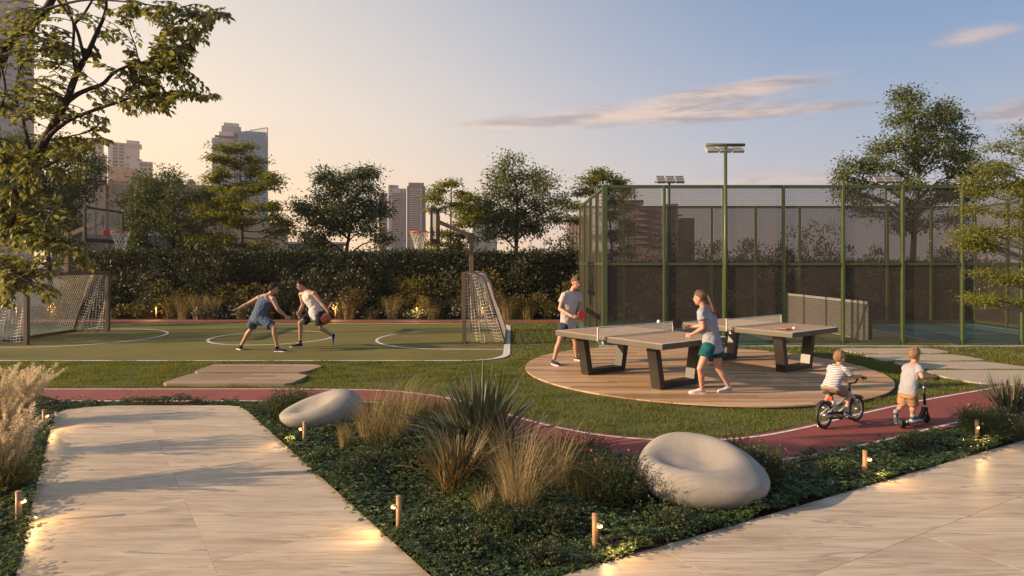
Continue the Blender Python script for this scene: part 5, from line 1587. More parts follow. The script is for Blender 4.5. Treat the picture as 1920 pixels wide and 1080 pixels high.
person('small boy in plain grey t-shirt and tan shorts pushing a scooter', (dk.x, dk.y, 0), dict(
    hipL=Q(1172, 600, .055), hipR=Q(1258, 598, -.045), waist=Q(1222, 500, 0), chest=Q(1246, 390, 0), shL=Q(1190, 300, .085), shR=Q(1338, 300, -.085),
    neck=Q(1284, 248, 0), head=Q(1290, 158, 0), face=(.90, .42, -.08),
    elL=Q(1215, 400, .16), wrL=sl2w(V3(.455, .125, .600)), hdL=HD * .8 + V3(0, 0, -.3), pnL=HD * .2 + V3(0, 0, -1),
    elR=Q(1372, 402, -.15), wrR=sl2w(V3(.452, -.135, .600)), hdR=HD * .8 + V3(0, 0, -.3), pnR=HD * .2 + V3(0, 0, -1),
    knL=Q(1146, 730, .07), anL=Q(1068, 800, .10), toeL=HD * -.12 + V3(0, 0, -1), upL=HD * -1 + V3(0, 0, .12), knR=Q(1276, 730, -.03), anR=Q(1262, 842, .0), toeR=HD, gzR=dk),
    dict(k=.58, kt=.62, kh=.76, hair=M['hairblond'], shirt=M['ashtee'], shorts=M['tan'], shoe=M['shoeblue'], curlL=1.1, curlR=1.1, thL=-1, thR=1, leg=.84, legr=.088, hem=.02, sleeve=.62, vox=.010, sock=.06, sockm=M['ashtee'], hairline=.22, ground=-99, hand=1.05))

# ================================================================== VEGETATION
def leaves_np(pos, dirs, nor, size, wr=.5, fold=.18, curl=0.0):
    """folded pointed leaves: 4 points, 2 triangles each"""
    pos = np.asarray(pos, float); dirs = nrm(np.asarray(dirs, float)); nor = np.asarray(nor, float)
    side = nrm(np.cross(dirs, nor)); nor = nrm(np.cross(side, dirs))
    s = np.asarray(size, float)[:, None]
    a = pos; tip = pos + dirs * s - nor * s * curl
    m = pos + dirs * s * .45
    l = m + side * s * wr * .5 + nor * s * fold; r = m - side * s * wr * .5 + nor * s * fold
    V = np.stack([a, l, tip, r], 1).reshape(-1, 3); n = len(pos)
    k = np.arange(n)[:, None] * 4
    idx = (k + np.array([[0, 2, 1, 0, 3, 2]])).ravel()
    return V, idx

def leaf_obj(name, pos, dirs, nor, size, mat, parent=None, wr=.5, fold=.18, curl=0.0, kind=None, off=None):
    V, idx = leaves_np(pos, dirs, nor, size, wr, fold, curl)
    if off is not None: V = V - np.array(off)
    me = np_mesh(name, V, 3, idx)
    o = link(name, me, mat, parent)
    if kind: o['kind'] = kind
    return o

def blades_np(base, az, lean, length, width, droop=.25, seg=4, bendv=None):
    """curved tapering blades"""
    n = len(base); base = np.asarray(base, float)
    h = np.stack([np.cos(az), np.sin(az), np.zeros(n)], 1)
    side = np.stack([-np.sin(az), np.cos(az), np.zeros(n)], 1)
    rows = []
    for k in range(seg + 1):
        t = k / seg
        out = lean * length * (t ** 1.7) + droop * length * max(0, t - .45) ** 2
        up = length * (t * np.sqrt(np.maximum(.05, 1 - (lean * t * .8) ** 2)) - droop * 1.6 * max(0, t - .5) ** 2)
        c = base + h * out[:, None] + np.array([[0, 0, 1.0]]) * up[:, None]
        w = (width * (1 - t) ** .6 * (.7 + .6 * t if t < .5 else 1))[:, None] * .5
        if k == seg: rows.append(c[:, None, :])
        else: rows.append(np.stack([c - side * w, c + side * w], 1))
    V = np.concatenate(rows, 1); m = 2 * seg + 1
    idx = []
    for k in range(seg - 1): idx += [2 * k, 2 * k + 1, 2 * k + 3, 2 * k, 2 * k + 3, 2 * k + 2]
    k = seg - 1; idx += [2 * k, 2 * k + 1, 2 * k + 2]
    I = (np.arange(n)[:, None] * m + np.array(idx)[None]).ravel()
    return V.reshape(-1, 3), I

def rand_unit(n, rs=RS):
    v = rs.normal(size=(n, 3)); return nrm(v)

def tree(label, lobes_px, d, trunk_px, lf, bark, cat='tree', leaf=.115, dens=1.0, trunk_r=.11, forks=5, tiers=False, ddepth=.8, seed=1, group=None, base_z=0.0, dead=0.0, name='tree', crown_gap=1.0):
    """crown lobes and trunk are given where they stand at depth d; every lobe gets its own limb and twigs"""
    rs = np.random.RandomState(seed); rd = random.Random(seed)
    tb = P(trunk_px[0][0], trunk_px[0][1], d); base = Vector((tb.x, d, base_z))
    t = thing(name, label, cat, base, 0, group)
    trunk = [Vector((tb.x, d, base_z))] + [P(x, y, d + rd.uniform(-.1, .1)) for x, y in trunk_px]
    trunk = [p - base for p in trunk]
    sc = d / F
    mb = MB(); n = len(trunk)
    ts = smooth_line(trunk, 4); m = len(ts)
    rad = [trunk_r * (1 - .8 * i / (m - 1)) for i in range(m)]
    mb.tube(ts, rad, 9)
    pos = []; dirs = []; nor = []; size = []
    ends = []
    for (cx, cy, rx, ry) in lobes_px:
        c = P(cx, cy, d) - base; RX = rx * sc * (1.0 if tiers else 1.10); RY = ry * sc * (1.0 if tiers else 1.22); RD = max(RX, RY) * ddepth
        c.y += rd.uniform(-1, 1) * (.5 if tiers else .9)
        # limb from the trunk
        cand = [(i, p) for i, p in enumerate(ts) if p.z < c.z - (.05 if tiers else .35) * (abs(c.x - p.x) + .3)] or [(0, ts[0])]
        i0, s0 = min(cand, key=lambda ip: (ip[1] - c).length + (0 if tiers else .35 * abs(ip[0] - m * .45) * .1))
        mid1 = s0.lerp(c, .45) + Vector((rd.uniform(-.1, .1), rd.uniform(-.1, .1), (-.10 if tiers else .12) * (c - s0).length))
        limb = smooth_line([s0, mid1, c], 5)
        r0 = min(rad[i0] * .7, .028 + .010 * (c - s0).length)
        mb.tube(limb, [max(.008, r0 * (1 - .75 * k / (len(limb) - 1))) for k in range(len(limb))], 6)
        area = rx * ry * sc * sc
        nc = max(5, int(area * 36 * crown_gap + 4))
        for q in range(nc):
            u = rand_unit(1, rs)[0]; rr = rs.uniform(.35, 1.0) ** .6
            e = c + Vector((u[0] * RX * rr, u[1] * RD * rr, u[2] * RY * rr))
            st = limb[rd.randrange(len(limb) // 2, len(limb))]
            mm_ = st.lerp(e, .5) + Vector((rd.uniform(-.06, .06), rd.uniform(-.06, .06), rd.uniform(0, .08)))
            mb.tube([st, mm_, e], [.011, .007, .003], 4, False)
            k = int((60 if tiers else 92) * dens * rs.uniform(.6, 1.35) * (.115 / leaf) ** 1.2)
            cr = (.17 if tiers else .185)
            g = rs.normal(size=(k, 3)) * np.array([cr, cr, cr * (.38 if tiers else .80)])
            # also a few along the twig
            al_ = rs.uniform(0, 1, k)[:, None]; st_ = np.array(st)[None] * .35 + np.array(e)[None] * .65
            pp = np.where(rs.uniform(size=(k, 1)) < .3, st_ * (1 - al_) + np.array(e)[None] * al_ + g * .5, np.array(e)[None] + g)
            pos.append(pp)
            dd = nrm(g + np.array([[0, 0, -.10]]) + rs.normal(size=(k, 3)) * .12); dirs.append(dd)
            nor.append(nrm(np.array([[0, 0, 1.0]]) + rs.normal(size=(k, 3)) * (.45 if tiers else .60)))
            size.append(leaf * rs.uniform(.65, 1.25, k))
    mb.build('trunk', bark, t, True)
    leaf_obj('crown', np.concatenate(pos), np.concatenate(dirs), np.concatenate(nor), np.concatenate(size), lf, t, .55)['kind'] = 'stuff'
    return t

def zl(ox, oy, s, L): return [(ox + a / s, oy + b / s, c / s, e / s) for a, b, c, e in L]
TG = 'trees standing behind the hedge'
tree('dark spreading tree behind the near tree at the far left', [(40, 325, 50, 40), (100, 275, 42, 24), (150, 300, 45, 24), (100, 345, 65, 32), (172, 330, 40, 18), (60, 395, 55, 32), (130, 395, 45, 24), (20, 275, 30, 24), (170, 372, 32, 15), (0, 350, 40, 40), (30, 440, 50, 30), (105, 440, 45, 22), (50, 300, 40, 20), (10, 310, 40, 30), (60, 360, 50, 30), (-60, 340, 50, 60)], 26.5,
     [(95, 560), (92, 500), (88, 450), (80, 400), (85, 340)], M['lf_dark'], M['bark'], seed=3, trunk_r=.14, group=TG)
tree('dark round tree left of the slender light green tree', [(300, 333, 32, 14), (283, 348, 30, 12), (270, 380, 45, 20), (325, 372, 48, 22), (380, 368, 40, 18), (250, 420, 32, 18), (300, 415, 48, 24), (360, 415, 50, 26), (405, 395, 30, 20), (275, 455, 40, 16), (330, 460, 48, 20), (385, 450, 40, 18), (310, 495, 45, 18), (350, 520, 40, 16)], 25.6,
     [(318, 560), (322, 500), (326, 450), (330, 410)], M['lf_dark'], M['bark'], seed=5, trunk_r=.13, group=TG)
tree('slender tiered light green tree in front of the glass tower', zl(160, 220, 3.856, [(1150, 200, 70, 24), (1000, 225, 60, 24), (1080, 245, 90, 26), (925, 300, 50, 22), (1040, 310, 110, 36), (1200, 295, 100, 36), (1120, 350, 110, 32), (950, 400, 70, 50), (960, 440, 80, 40), (1010, 510, 80, 30), (1200, 400, 50, 36), (1150, 470, 60, 26), (1310, 440, 50, 40), (1380, 450, 60, 40), (1330, 510, 100, 40), (1180, 540, 130, 40), (1050, 600, 110, 40), (1100, 660, 160, 44), (1260, 650, 140, 36), (1390, 640, 60, 34), (1030, 720, 120, 44), (1150, 760, 130, 36), (790, 620, 90, 34), (880, 640, 90, 40), (920, 730, 110, 40), (1340, 720, 70, 32), (1430, 760, 70, 32), (1380, 830, 120, 44), (960, 860, 130, 50), (860, 900, 90, 34), (1250, 920, 120, 44), (1050, 930, 110, 36)]), 24.9,
     [(456, 570), (456, 520), (455, 470), (454, 420), (452, 370), (450, 320), (452, 288)], M['lf_light'], M['greybark'], leaf=.105, dens=1.35, trunk_r=.085, tiers=True, seed=7, group='slender light green trees')
tree('broad dark tree between the glass tower and the twin towers', zl(600, 280, 3.176, [(190, 135, 85, 40), (270, 130, 50, 36), (40, 175, 45, 34), (100, 235, 100, 64), (230, 220, 110, 60), (150, 320, 145, 70), (310, 310, 80, 50), (330, 400, 80, 40), (230, 395, 110, 56), (60, 360, 110, 60), (-60, 370, 60, 34), (-100, 330, 50, 22), (-30, 430, 70, 46), (60, 470, 90, 44), (160, 480, 80, 34), (380, 350, 40, 24), (390, 540, 55, 22), (270, 490, 60, 26), (-40, 520, 60, 36), (20, 560, 60, 30)]), 26.2,
     [(652, 560), (650, 500), (650, 470), (655, 440), (662, 400), (668, 370)], M['lf_dark'], M['bark'], seed=9, trunk_r=.12, group=TG)
tree('slender tiered light green tree behind the right basketball hoop', zl(600, 280, 3.176, [(780, 215, 50, 24), (700, 235, 55, 26), (860, 272, 60, 24), (690, 290, 60, 28), (790, 320, 100, 30), (885, 292, 36, 16), (880, 370, 90, 36), (700, 350, 60, 30), (850, 430, 100, 36), (925, 400, 36, 24), (850, 520, 100, 34), (740, 500, 70, 34), (660, 560, 46, 18), (780, 570, 110, 30), (700, 600, 90, 28), (830, 610, 80, 28)]), 25.0,
     [(845, 590), (846, 540), (845, 490), (845, 430), (846, 380), (846, 352)], M['lf_light'], M['greybark'], leaf=.105, dens=1.35, trunk_r=.08, tiers=True, seed=11, group='slender light green trees')
tree('tall broad tree between the right hoop and the fence', zl(600, 280, 3.176, [(1130, 90, 76, 36), (1060, 155, 66, 32), (1160, 175, 90, 44), (1290, 165, 50, 40), (1330, 230, 70, 50), (1085, 260, 100, 44), (960, 300, 60, 44), (1200, 280, 100, 50), (1320, 330, 90, 44), (1000, 395, 110, 54), (1120, 400, 120, 64), (1240, 400, 110, 60), (1430, 325, 50, 26), (1385, 415, 70, 34), (1300, 470, 80, 40), (1080, 480, 90, 40), (940, 360, 50, 34), (1200, 480, 90, 36), (1000, 500, 60, 26)]), 25.9,
     [(966, 560), (966, 500), (968, 470), (968, 430), (970, 390), (968, 350), (962, 325)], M['lf_mid'], M['bark'], seed=13, trunk_r=.13, group=TG)
tree('light green tree rising behind the left end of the fence', [(1122, 326, 16, 8), (1112, 338, 24, 10), (1093, 356, 20, 11), (1139, 337, 18, 9), (1158, 345, 18, 10), (1122, 357, 28, 10), (1165, 361, 22, 11), (1150, 374, 24, 10), (1172, 382, 18, 8), (1076, 386, 16, 8), (1080, 413, 14, 7), (1150, 408, 32, 14), (1170, 430, 28, 14), (1140, 445, 30, 14), (1175, 470, 30, 14), (1130, 480, 26, 12)], 25.6,
     [(1148, 560), (1148, 500), (1146, 450), (1142, 400), (1134, 360)], M['lf_light'], M['greybark'], leaf=.105, dens=1.3, trunk_r=.08, tiers=True, seed=15, group='slender light green trees')
tree('tallest tree, broad and loose, rising behind the fence', [(1669, 196, 28, 13), (1702, 187, 20, 11), (1663, 222, 32, 15), (1712, 222, 38, 18), (1788, 207, 28, 15), (1765, 236, 45, 20), (1820, 254, 32, 14), (1640, 275, 36, 17), (1698, 268, 45, 20), (1757, 273, 50, 20), (1815, 287, 38, 15), (1612, 305, 32, 14), (1658, 310, 42, 17), (1716, 308, 45, 18), (1780, 310, 48, 18), (1584, 331, 16, 8), (1617, 338, 34, 11), (1821, 324, 32, 12), (1570, 362, 20, 9), (1620, 366, 38, 12), (1700, 350, 42, 14), (1770, 350, 42, 14), (1720, 385, 32, 12), (1780, 372, 40, 14), (1830, 356, 22, 9), (1660, 425, 16, 10), (1670, 395, 30, 10), (1740, 418, 32, 12), (1600, 395, 18, 6), (1780, 410, 26, 9)], 24.6,
     [(1706, 570), (1710, 520), (1712, 480), (1714, 440), (1718, 395), (1722, 350), (1722, 300), (1715, 240)], M['lf_mid'], M['bark'], seed=17, trunk_r=.16, dens=.8, group=TG, leaf=.12)
# airy light tree at the right edge, in front of the fence
tree('airy yellow green tree reaching in from the right edge before the fence', [(1905, 248, 12, 12), (1877, 272, 30, 8), (1912, 278, 22, 9), (1890, 290, 28, 8), (1872, 308, 14, 5), (1902, 316, 22, 7), (1932, 300, 25, 9), (1838, 322, 18, 5), (1840, 335, 14, 5), (1868, 346, 30, 8), (1905, 347, 24, 9), (1842, 358, 18, 6), (1877, 366, 20, 6), (1842, 390, 18, 7), (1868, 402, 24, 6), (1906, 400, 18, 7), (1830, 430, 36, 5), (1866, 433, 36, 8), (1812, 441, 24, 6), (1812, 453, 20, 5), (1828, 462, 18, 6), (1900, 435, 22, 10), (1846, 512, 26, 5), (1870, 524, 30, 6), (1903, 515, 22, 8), (1822, 559, 12, 5), (1846, 563, 30, 5), (1882, 560, 28, 5), (1914, 568, 10, 7), (1950, 350, 30, 15), (1960, 430, 40, 20), (1960, 520, 30, 15), (1850, 460, 20, 10)], 13.2,
     [(2030, 640), (2024, 560), (2010, 480), (1998, 400), (1985, 320), (1975, 260)], M['lf_light'], M['palebark'], leaf=.055, dens=.7, trunk_r=.06, tiers=True, seed=19, crown_gap=2.6, ddepth=.55, group=None)
# trees outside the frame on the sunny side (their shadows reach the court and terrace)
for x_, y_, h_, sd_ in ((-22.5, 14.6, 4.6, 31), (-25, 18.5, 5.0, 32), (-23, 10.6, 3.4, 33)):
    lob = [((x_ + rx_) , h_ * q, .9, .55) for rx_, q in ((0, 1), (-.8, .85), (.9, .82), (0, .7), (-.9, .62), (1.0, .58))]
    pxl = [(960 + a * F / y_, HZ - (b_ - CAMZ) * F / y_, r1 * F / y_, r2 * F / y_) for a, b_, r1, r2 in lob]
    tree({31: 'tree left of the view beside the court, middle one', 32: 'tree left of the view beside the court, farthest', 33: 'tree left of the view beside the court, nearest'}[sd_], pxl, y_, [(960 + x_ * F / y_, HZ + 1.0 * F / y_), (960 + x_ * F / y_, HZ - (h_ * .8 - CAMZ) * F / y_)], M['lf_mid'], M['bark'], leaf=.12, dens=.35, seed=sd_, group='trees left of the view')

# ---------------------------------------------------------------- near tree at the left
NT = thing('near_tree', 'near tree with large ovate leaves leaning in from the left edge', 'tree', (-5.3, 5.3, 0))
NL0 = np.array(NT.location)
def br(mb, pts, r0, r1, d0, d1):
    n = len(pts); w = [P(x, y, d0 + (d1 - d0) * i / (n - 1)) - NT.location for i, (x, y) in enumerate(pts)]
    s = smooth_line(w, 5); mb.tube(s, [r0 + (r1 - r0) * i / (len(s) - 1) for i in range(len(s))], 8); return s
mb = MB()
LB = []
main = br(mb, [(-215, 925), (-190, 760), (-140, 620), (-70, 500), (0, 405), (40, 345), (73, 283), (100, 235), (123, 193), (143, 140), (163, 103), (180, 65), (198, 20), (199, -30)], .062, .008, 5.3, 5.3)
LB.append(main)
for pts, r0, r1, d0, d1 in [
    ([(78, 275), (97, 250), (130, 225), (167, 210), (217, 193), (253, 182), (300, 180), (350, 177), (405, 183)], .021, .003, 5.3, 5.0),
    ([(243, 123), (285, 112), (325, 98), (352, 72), (372, 45), (402, 28)], .010, .003, 5.45, 5.2),
    ([(217, 193), (250, 160), (290, 140), (330, 130), (352, 118)], .008, .003, 5.15, 5.3),
    ([(123, 193), (145, 177), (167, 167), (193, 157), (213, 137), (243, 123), (273, 117), (293, 97), (303, 80), (318, 55)], .023, .004, 5.3, 5.5),
    ([(143, 138), (138, 112), (137, 88), (138, 47), (127, 13), (118, -20)], .014, .008, 5.3, 5.35),
    ([(160, 112), (152, 85), (146, 62), (133, 33), (107, -2), (95, -30)], .015, .009, 5.3, 5.2),
    ([(138, 47), (148, 36), (157, 27), (173, 0), (185, -25)], .012, .008, 5.35, 5.4),
    ([(70, 30), (83, 20), (100, 13), (160, 0), (233, 3), (333, 17), (415, 26)], .016, .003, 5.5, 5.1),
    ([(-90, 330), (-40, 220), (0, 120), (20, 77), (70, 37), (97, 0), (110, -40)], .045, .026, 5.6, 5.5),
    ([(57, 292), (48, 250), (40, 217), (30, 187), (32, 150), (45, 110)], .020, .007, 5.3, 5.6),
    ([(100, 262), (133, 255), (167, 247), (187, 232), (200, 218)], .008, .003, 5.3, 5.1),
    ([(20, 380), (60, 420), (100, 445), (150, 470), (185, 500)], .014, .003, 5.3, 4.9),
    ([(-60, 480), (-20, 500), (40, 520), (90, 545), (115, 560)], .016, .003, 5.2, 4.8),
    ([(40, 345), (70, 320), (110, 300), (150, 275), (190, 262)], .011, .003, 5.3, 5.1),
    ([(0, 120), (10, 170), (-5, 230), (10, 300), (30, 330)], .012, .004, 5.5, 5.2),
    ([(255, 182), (262, 140), (255, 90), (240, 50), (235, 10)], .007, .003, 5.2, 5.4),
    ([(20, 430), (30, 390), (20, 340), (60, 300)], .010, .003, 5.2, 5.0)]:
    LB.append(br(mb, pts, r0, r1, d0, d1))
allpts = [p for b_ in LB for p in b_]
A_all = np.array([tuple(p) for p in allpts])
leafP = []; leafD = []; leafN = []; leafS = []
rs = np.random.RandomState(21); rd = random.Random(21)
REG = [(335, 55, 62, 46, 40), (290, 108, 58, 34, 30), (390, 30, 45, 20, 12), (262, 165, 34, 20, 12), (330, 180, 55, 12, 14), (392, 183, 25, 8, 6), (262, 203, 35, 12, 8), (308, 203, 26, 10, 7),
       (20, 60, 55, 60, 34), (75, 100, 46, 30, 18), (105, 78, 20, 26, 4), (150, 22, 22, 12, 4), (218, 45, 22, 32, 7), (60, 160, 40, 28, 14), (85, 198, 40, 14, 9), (25, 190, 30, 30, 10),
       (172, 110, 22, 16, 4), (150, 130, 24, 12, 3), (105, 215, 28, 10, 5), (186, 238, 16, 18, 5), (160, 270, 30, 14, 7), (120, 285, 56, 16, 14), (55, 300, 56, 22, 20), (30, 335, 56, 25, 24),
       (20, 400, 48, 45, 36), (65, 440, 52, 36, 30), (90, 390, 50, 35, 16), (25, 480, 50, 30, 20), (115, 470, 45, 18, 12), (168, 496, 22, 12, 5), (40, 525, 56, 24, 18), (85, 555, 28, 10, 5), (15, 565, 28, 14, 7), (200, 265, 10, 5, 2), (110, 505, 26, 20, 5),
       (330, 110, 34, 30, 10), (205, 85, 20, 20, 2), (130, 330, 30, 12, 3), (-20, 250, 40, 60, 10), (300, 20, 50, 20, 8), (245, 15, 30, 18, 5), (195, 195, 25, 10, 3)]
for cx, cy, rx, ry, n_ in REG:
    for q in range(int(n_ * 1.75)):
        a = rd.uniform(0, 6.28); r_ = math.sqrt(rd.random())
        ex, ey = cx + rx * r_ * math.cos(a), cy + ry * r_ * math.sin(a)
        dd = 5.25 + rd.uniform(-.45, .45)
        e = P(ex, ey, dd) - NT.location
        # nearest branch point towards the trunk side
        dist = np.linalg.norm((A_all - np.array(tuple(e))) * np.array([1, .7, 1]), axis=1)
        i = int(np.argmin(dist + rs.uniform(0, .12, len(dist)))); s = allpts[i]
        v = e - s
        if v.length > .55: s = e - v.normalized() * .55; 
        hv = Vector((v.x, v.y, v.z * .5 - .03)); L_ = max(.12, v.length)
        mid_ = s.lerp(e, .5) + Vector((0, 0, .10 * L_))
        tw = smooth_line([s, mid_, e], 4)
        if v.length <= .55: mb.tube(tw, [.0045 * (1 - .6 * k / (len(tw) - 1)) for k in range(len(tw))], 4, False)
        else: mb.tube(smooth_line([allpts[i], s.lerp(allpts[i], .5), s, mid_, e], 3), .0035, 4, False)
        k = rd.randint(8, 13); side = 1
        for z in range(k):
            u = .25 + .75 * z / (k - 1); p = tw[min(int(u * (len(tw) - 1)), len(tw) - 1)].lerp(tw[min(int(u * (len(tw) - 1)) + 1, len(tw) - 1)], (u * (len(tw) - 1)) % 1)
            t_ = (e - s).normalized(); lat = t_.cross(Vector((0, 0, 1)))
            lat = lat.normalized() if lat.length > .1 else Vector((1, 0, 0)); side = -side
            dv = (t_ * .55 + lat * side * .62 + Vector((rd.uniform(-.35, .35), rd.uniform(-.35, .35), -.42 + rd.uniform(-.35, .2)))).normalized()
            if z == k - 1: dv = (t_ + Vector((0, 0, -.35))).normalized()
            nv = (Vector((0, 0, 1)) + Vector((rd.uniform(-.6, .6), rd.uniform(-.6, .6), 0))).normalized()
            leafP.append(tuple(p)); leafD.append(tuple(dv)); leafN.append(tuple(nv)); leafS.append(rd.uniform(.038, .066))
mb.build('trunk', M['bark'], NT, True)
LP, LD, LN, LS = map(np.array, (leafP, leafD, leafN, leafS))
LN = nrm(LN - LD * np.sum(LN * LD, 1, keepdims=True)); LSd = nrm(np.cross(LD, LN))
# leaf outline: ovate with a pointed tip, folded along the midrib, tip drooping
prof = [(0.0, 0.0, 0.0), (.18, .22, .05), (.42, .31, .07), (.70, .20, .03), (1.0, 0.0, -.10)]
def leafverts():
    v = [(0, 0, 0)]; 
    for x, y, z in prof[1:4]: v += [(x, 0, z - .06), (x, y, z + .02), (x, -y, z + .02)]
    v.append((1.0, 0, -.10)); return np.array(v)
LV = leafverts()
LF = [(0, 1, 2), (0, 3, 1), (1, 4, 5), (1, 5, 2), (1, 3, 6), (1, 6, 4), (4, 7, 8), (4, 8, 5), (4, 6, 9), (4, 9, 7), (7, 10, 8), (7, 9, 10)]
dist = np.abs(LP[:, 1] + NL0[1]); px_ = 960 + (LP[:, 0] + NL0[0]) * F / dist; py_ = HZ - (LP[:, 2] - CAMZ) * F / dist
inview = (px_ > 5) & (py_ > 5) & (py_ < 600)
order = np.argsort(np.where(inview, dist - LS * 8, 99)); own = order[:300]; rest = order[300:]
me = bpy.data.meshes.new('leaf'); me.from_pydata([tuple(v) for v in LV], [], LF); me.materials.append(M['lf_front'])
for i in own:
    o = bpy.data.objects.new('leaf', me); COL.objects.link(o); o.parent = NT
    Mx = Matrix((Vector(LD[i]), Vector(LSd[i]), Vector(LN[i]))).transposed().to_4x4()
    o.matrix_local = Matrix.Translation(Vector(LP[i])) @ Mx @ Matrix.Scale(float(LS[i]), 4)
nR_ = len(rest)
V = LP[rest][:, None] + (LV[None, :, 0:1] * LD[rest][:, None] + LV[None, :, 1:2] * LSd[rest][:, None] + LV[None, :, 2:3] * LN[rest][:, None]) * LS[rest][:, None, None]
I = (np.arange(nR_)[:, None] * len(LV) + np.array(LF).ravel()[None]).ravel()
me2 = np_mesh('leaves', V.reshape(-1, 3), 3, I); o = link('leaves', me2, M['lf_front'], NT); o['kind'] = 'stuff'
# single leaves share a mesh, so give the shared material object variation too
_t = M['lf_front'].node_tree; _b = NB(_t)

# ---------------------------------------------------------------- hedge and border
def hedge(x0, x1, y0, y1, h, label, n):
    t = thing('hedge', label, 'hedge', ((x0 + x1) / 2, y0, 0)); L = np.array(t.location)
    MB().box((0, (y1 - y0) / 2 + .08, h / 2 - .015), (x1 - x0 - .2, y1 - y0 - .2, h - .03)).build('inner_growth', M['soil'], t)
    rs = np.random.RandomState(int(x0 * 10) % 97 + 5)
    nf = int(n * .8); X = rs.uniform(x0, x1, nf); Z = rs.uniform(0, h, nf) 
    Y = y0 - rs.gamma(2, .045, nf) - .10 * np.sin(X * 2.1) * np.sin(Z * 3 + X) + .05
    ft = np.stack([X, Y, Z + .03 * np.sin(X * 5)], 1); nt = n - nf
    tp = np.stack([rs.uniform(x0, x1, nt), rs.uniform(y0 - .15, y1, nt), h - .06 + rs.gamma(1.5, .045, nt)], 1)
    pos = np.concatenate([ft, tp]) - L
    dirs = nrm(rs.normal(size=(n, 3)) * .7 + np.concatenate([np.tile([0, -.5, -.3], (nf, 1)), np.tile([0, -.1, .5], (nt, 1))]))
    nor = nrm(rs.normal(size=(n, 3)) * .7 + np.concatenate([np.tile([0, -1, .5], (nf, 1)), np.tile([0, -.2, 1], (nt, 1))]))
    leaf_obj('foliage', pos, dirs, nor, rs.uniform(.07, .13, n), M['lf_hedge'], t, .6)['kind'] = 'stuff'
hedge(-17, 2.6, 24.1, 25.0, 2.42, 'tall dark clipped hedge running behind the green court', 26000)
hedge(2.8, 19, 24.1, 25.0, 2.05, 'lower dark hedge running behind the fenced court', 15000)

def shrub(name, label, x, y, w, h, lf, n, leaf=.07, flowers=None, nfl=0, group=None, seed=0, cat='shrub', flat=.9, z0=0.0):
    rs = np.random.RandomState(seed + int(abs(x) * 13)); t = thing(name, label, cat, (x, y, z0), 0, group)
    lobes = [(rs.uniform(-.5, .5) * w, rs.uniform(-.35, .35) * w, rs.uniform(.3, .78) * h, rs.uniform(.28, .5)) for _ in range(6)]
    pos = []; dirs = []
    for lx, ly, lz, lr in lobes:
        k = n // 6; u = rand_unit(k, rs); r = rs.uniform(.45, 1, k)[:, None] ** .5
        pp = u * r * np.array([lr * w, lr * w * .8, lr * h * .85]) + np.array([lx, ly, lz]) + rs.normal(size=(k, 3)) * .02
        pp[:, 2] = np.abs(pp[:, 2]); pos.append(pp); dirs.append(u + np.array([[0, 0, .35]]))
    mb = MB(); rd = random.Random(seed)
    for lx, ly, lz, lr in lobes:
        for q in range(3):
            e = (lx + rd.uniform(-.3, .3) * w * .5, ly + rd.uniform(-.2, .2) * w * .5, lz + rd.uniform(0, .3) * h)
            mb.tube([(rd.uniform(-.05, .05), rd.uniform(-.05, .05), 0), (e[0] * .5, e[1] * .5, e[2] * .6), e], [.012, .008, .003], 4, False)
    mb.build('stems', M['bark'], t)
    pos = np.concatenate(pos); dirs = nrm(np.concatenate(dirs) + rs.normal(size=pos.shape) * .4); nor = rs.normal(size=pos.shape) * .7 + np.array([[0, -.2, 1]])
    leaf_obj('foliage', pos, dirs, nor, rs.uniform(.6, 1.3, len(pos)) * leaf, lf, t, .5)['kind'] = 'stuff'
    if flowers is not None:
        o_ = pos[rs.choice(len(pos), nfl)]; c = np.mean(pos, 0); o_ = o_ + nrm(o_ - c) * .05 + np.array([[0, -.04, .02]])
        P_ = np.repeat(o_, 5, 0); a = np.tile(np.arange(5) * 2 * np.pi / 5, nfl)
        dr = np.stack([np.cos(a), -.35 * np.ones_like(a), np.sin(a)], 1)
        leaf_obj('flowers', P_, dr, np.tile([0, -1, .3], (len(P_), 1)), np.full(len(P_), .035), flowers, t, .8, .05)['kind'] = 'stuff'
    return t
ORD = ['first', 'second', 'third', 'fourth', 'fifth', 'sixth', 'seventh', 'eighth', 'ninth', 'tenth', 'eleventh', 'twelfth']
CNT = {}
def placed(kind, x, y):
    px = 960 + x * F / y
    for lim, z in ((200, 'behind the left goal'), (430, 'between the left goal and the players'), (660, 'behind the ball players'), (865, 'left of the right goal'), (1085, 'between the right goal and the fence'), (1300, 'behind the left third of the fence'), (1600, 'behind the middle of the fence'), (9999, 'behind the right part of the fence')):
        if px < lim: break
    k = (kind, z); CNT[k] = CNT.get(k, -1) + 1
    return '%s %s, %s from left' % (kind, z, ORD[min(CNT[k], 11)])
rb = random.Random(77)
kinds = [('dark leafy shrub', M['lf_hedge'], None, 0, 'dark shrubs in the border'),
         ('yellow green shrub', M['lf_yellow'], None, 0, 'yellow green shrubs in the border'),
         ('pink dotted dark shrub', M['lf_hedge'], M['palepink'], 60, 'flowering shrubs in the border'),
         ('low white flowering plant', M['lf_shrub'], M['whiteflower'], 70, 'white flowering plants in the border')]
x = -16.5
while x < 17.5:
    k = rb.choice([0, 0, 1, 2, 2]); lab, lf, fl, nf, gp = kinds[k]
    w = rb.uniform(.9, 1.5); h = rb.uniform(1.5, 2.3) if k == 0 else rb.uniform(1.1, 1.9)
    if x > 2.5: h *= .95
    shrub('shrub', placed('back row ' + lab, x, 23.75), x, 23.75 + rb.uniform(-.15, .15), w, h, lf, 1500, .10, fl, nf, gp, rb.randrange(999)); x += w * .72
x = -16.2
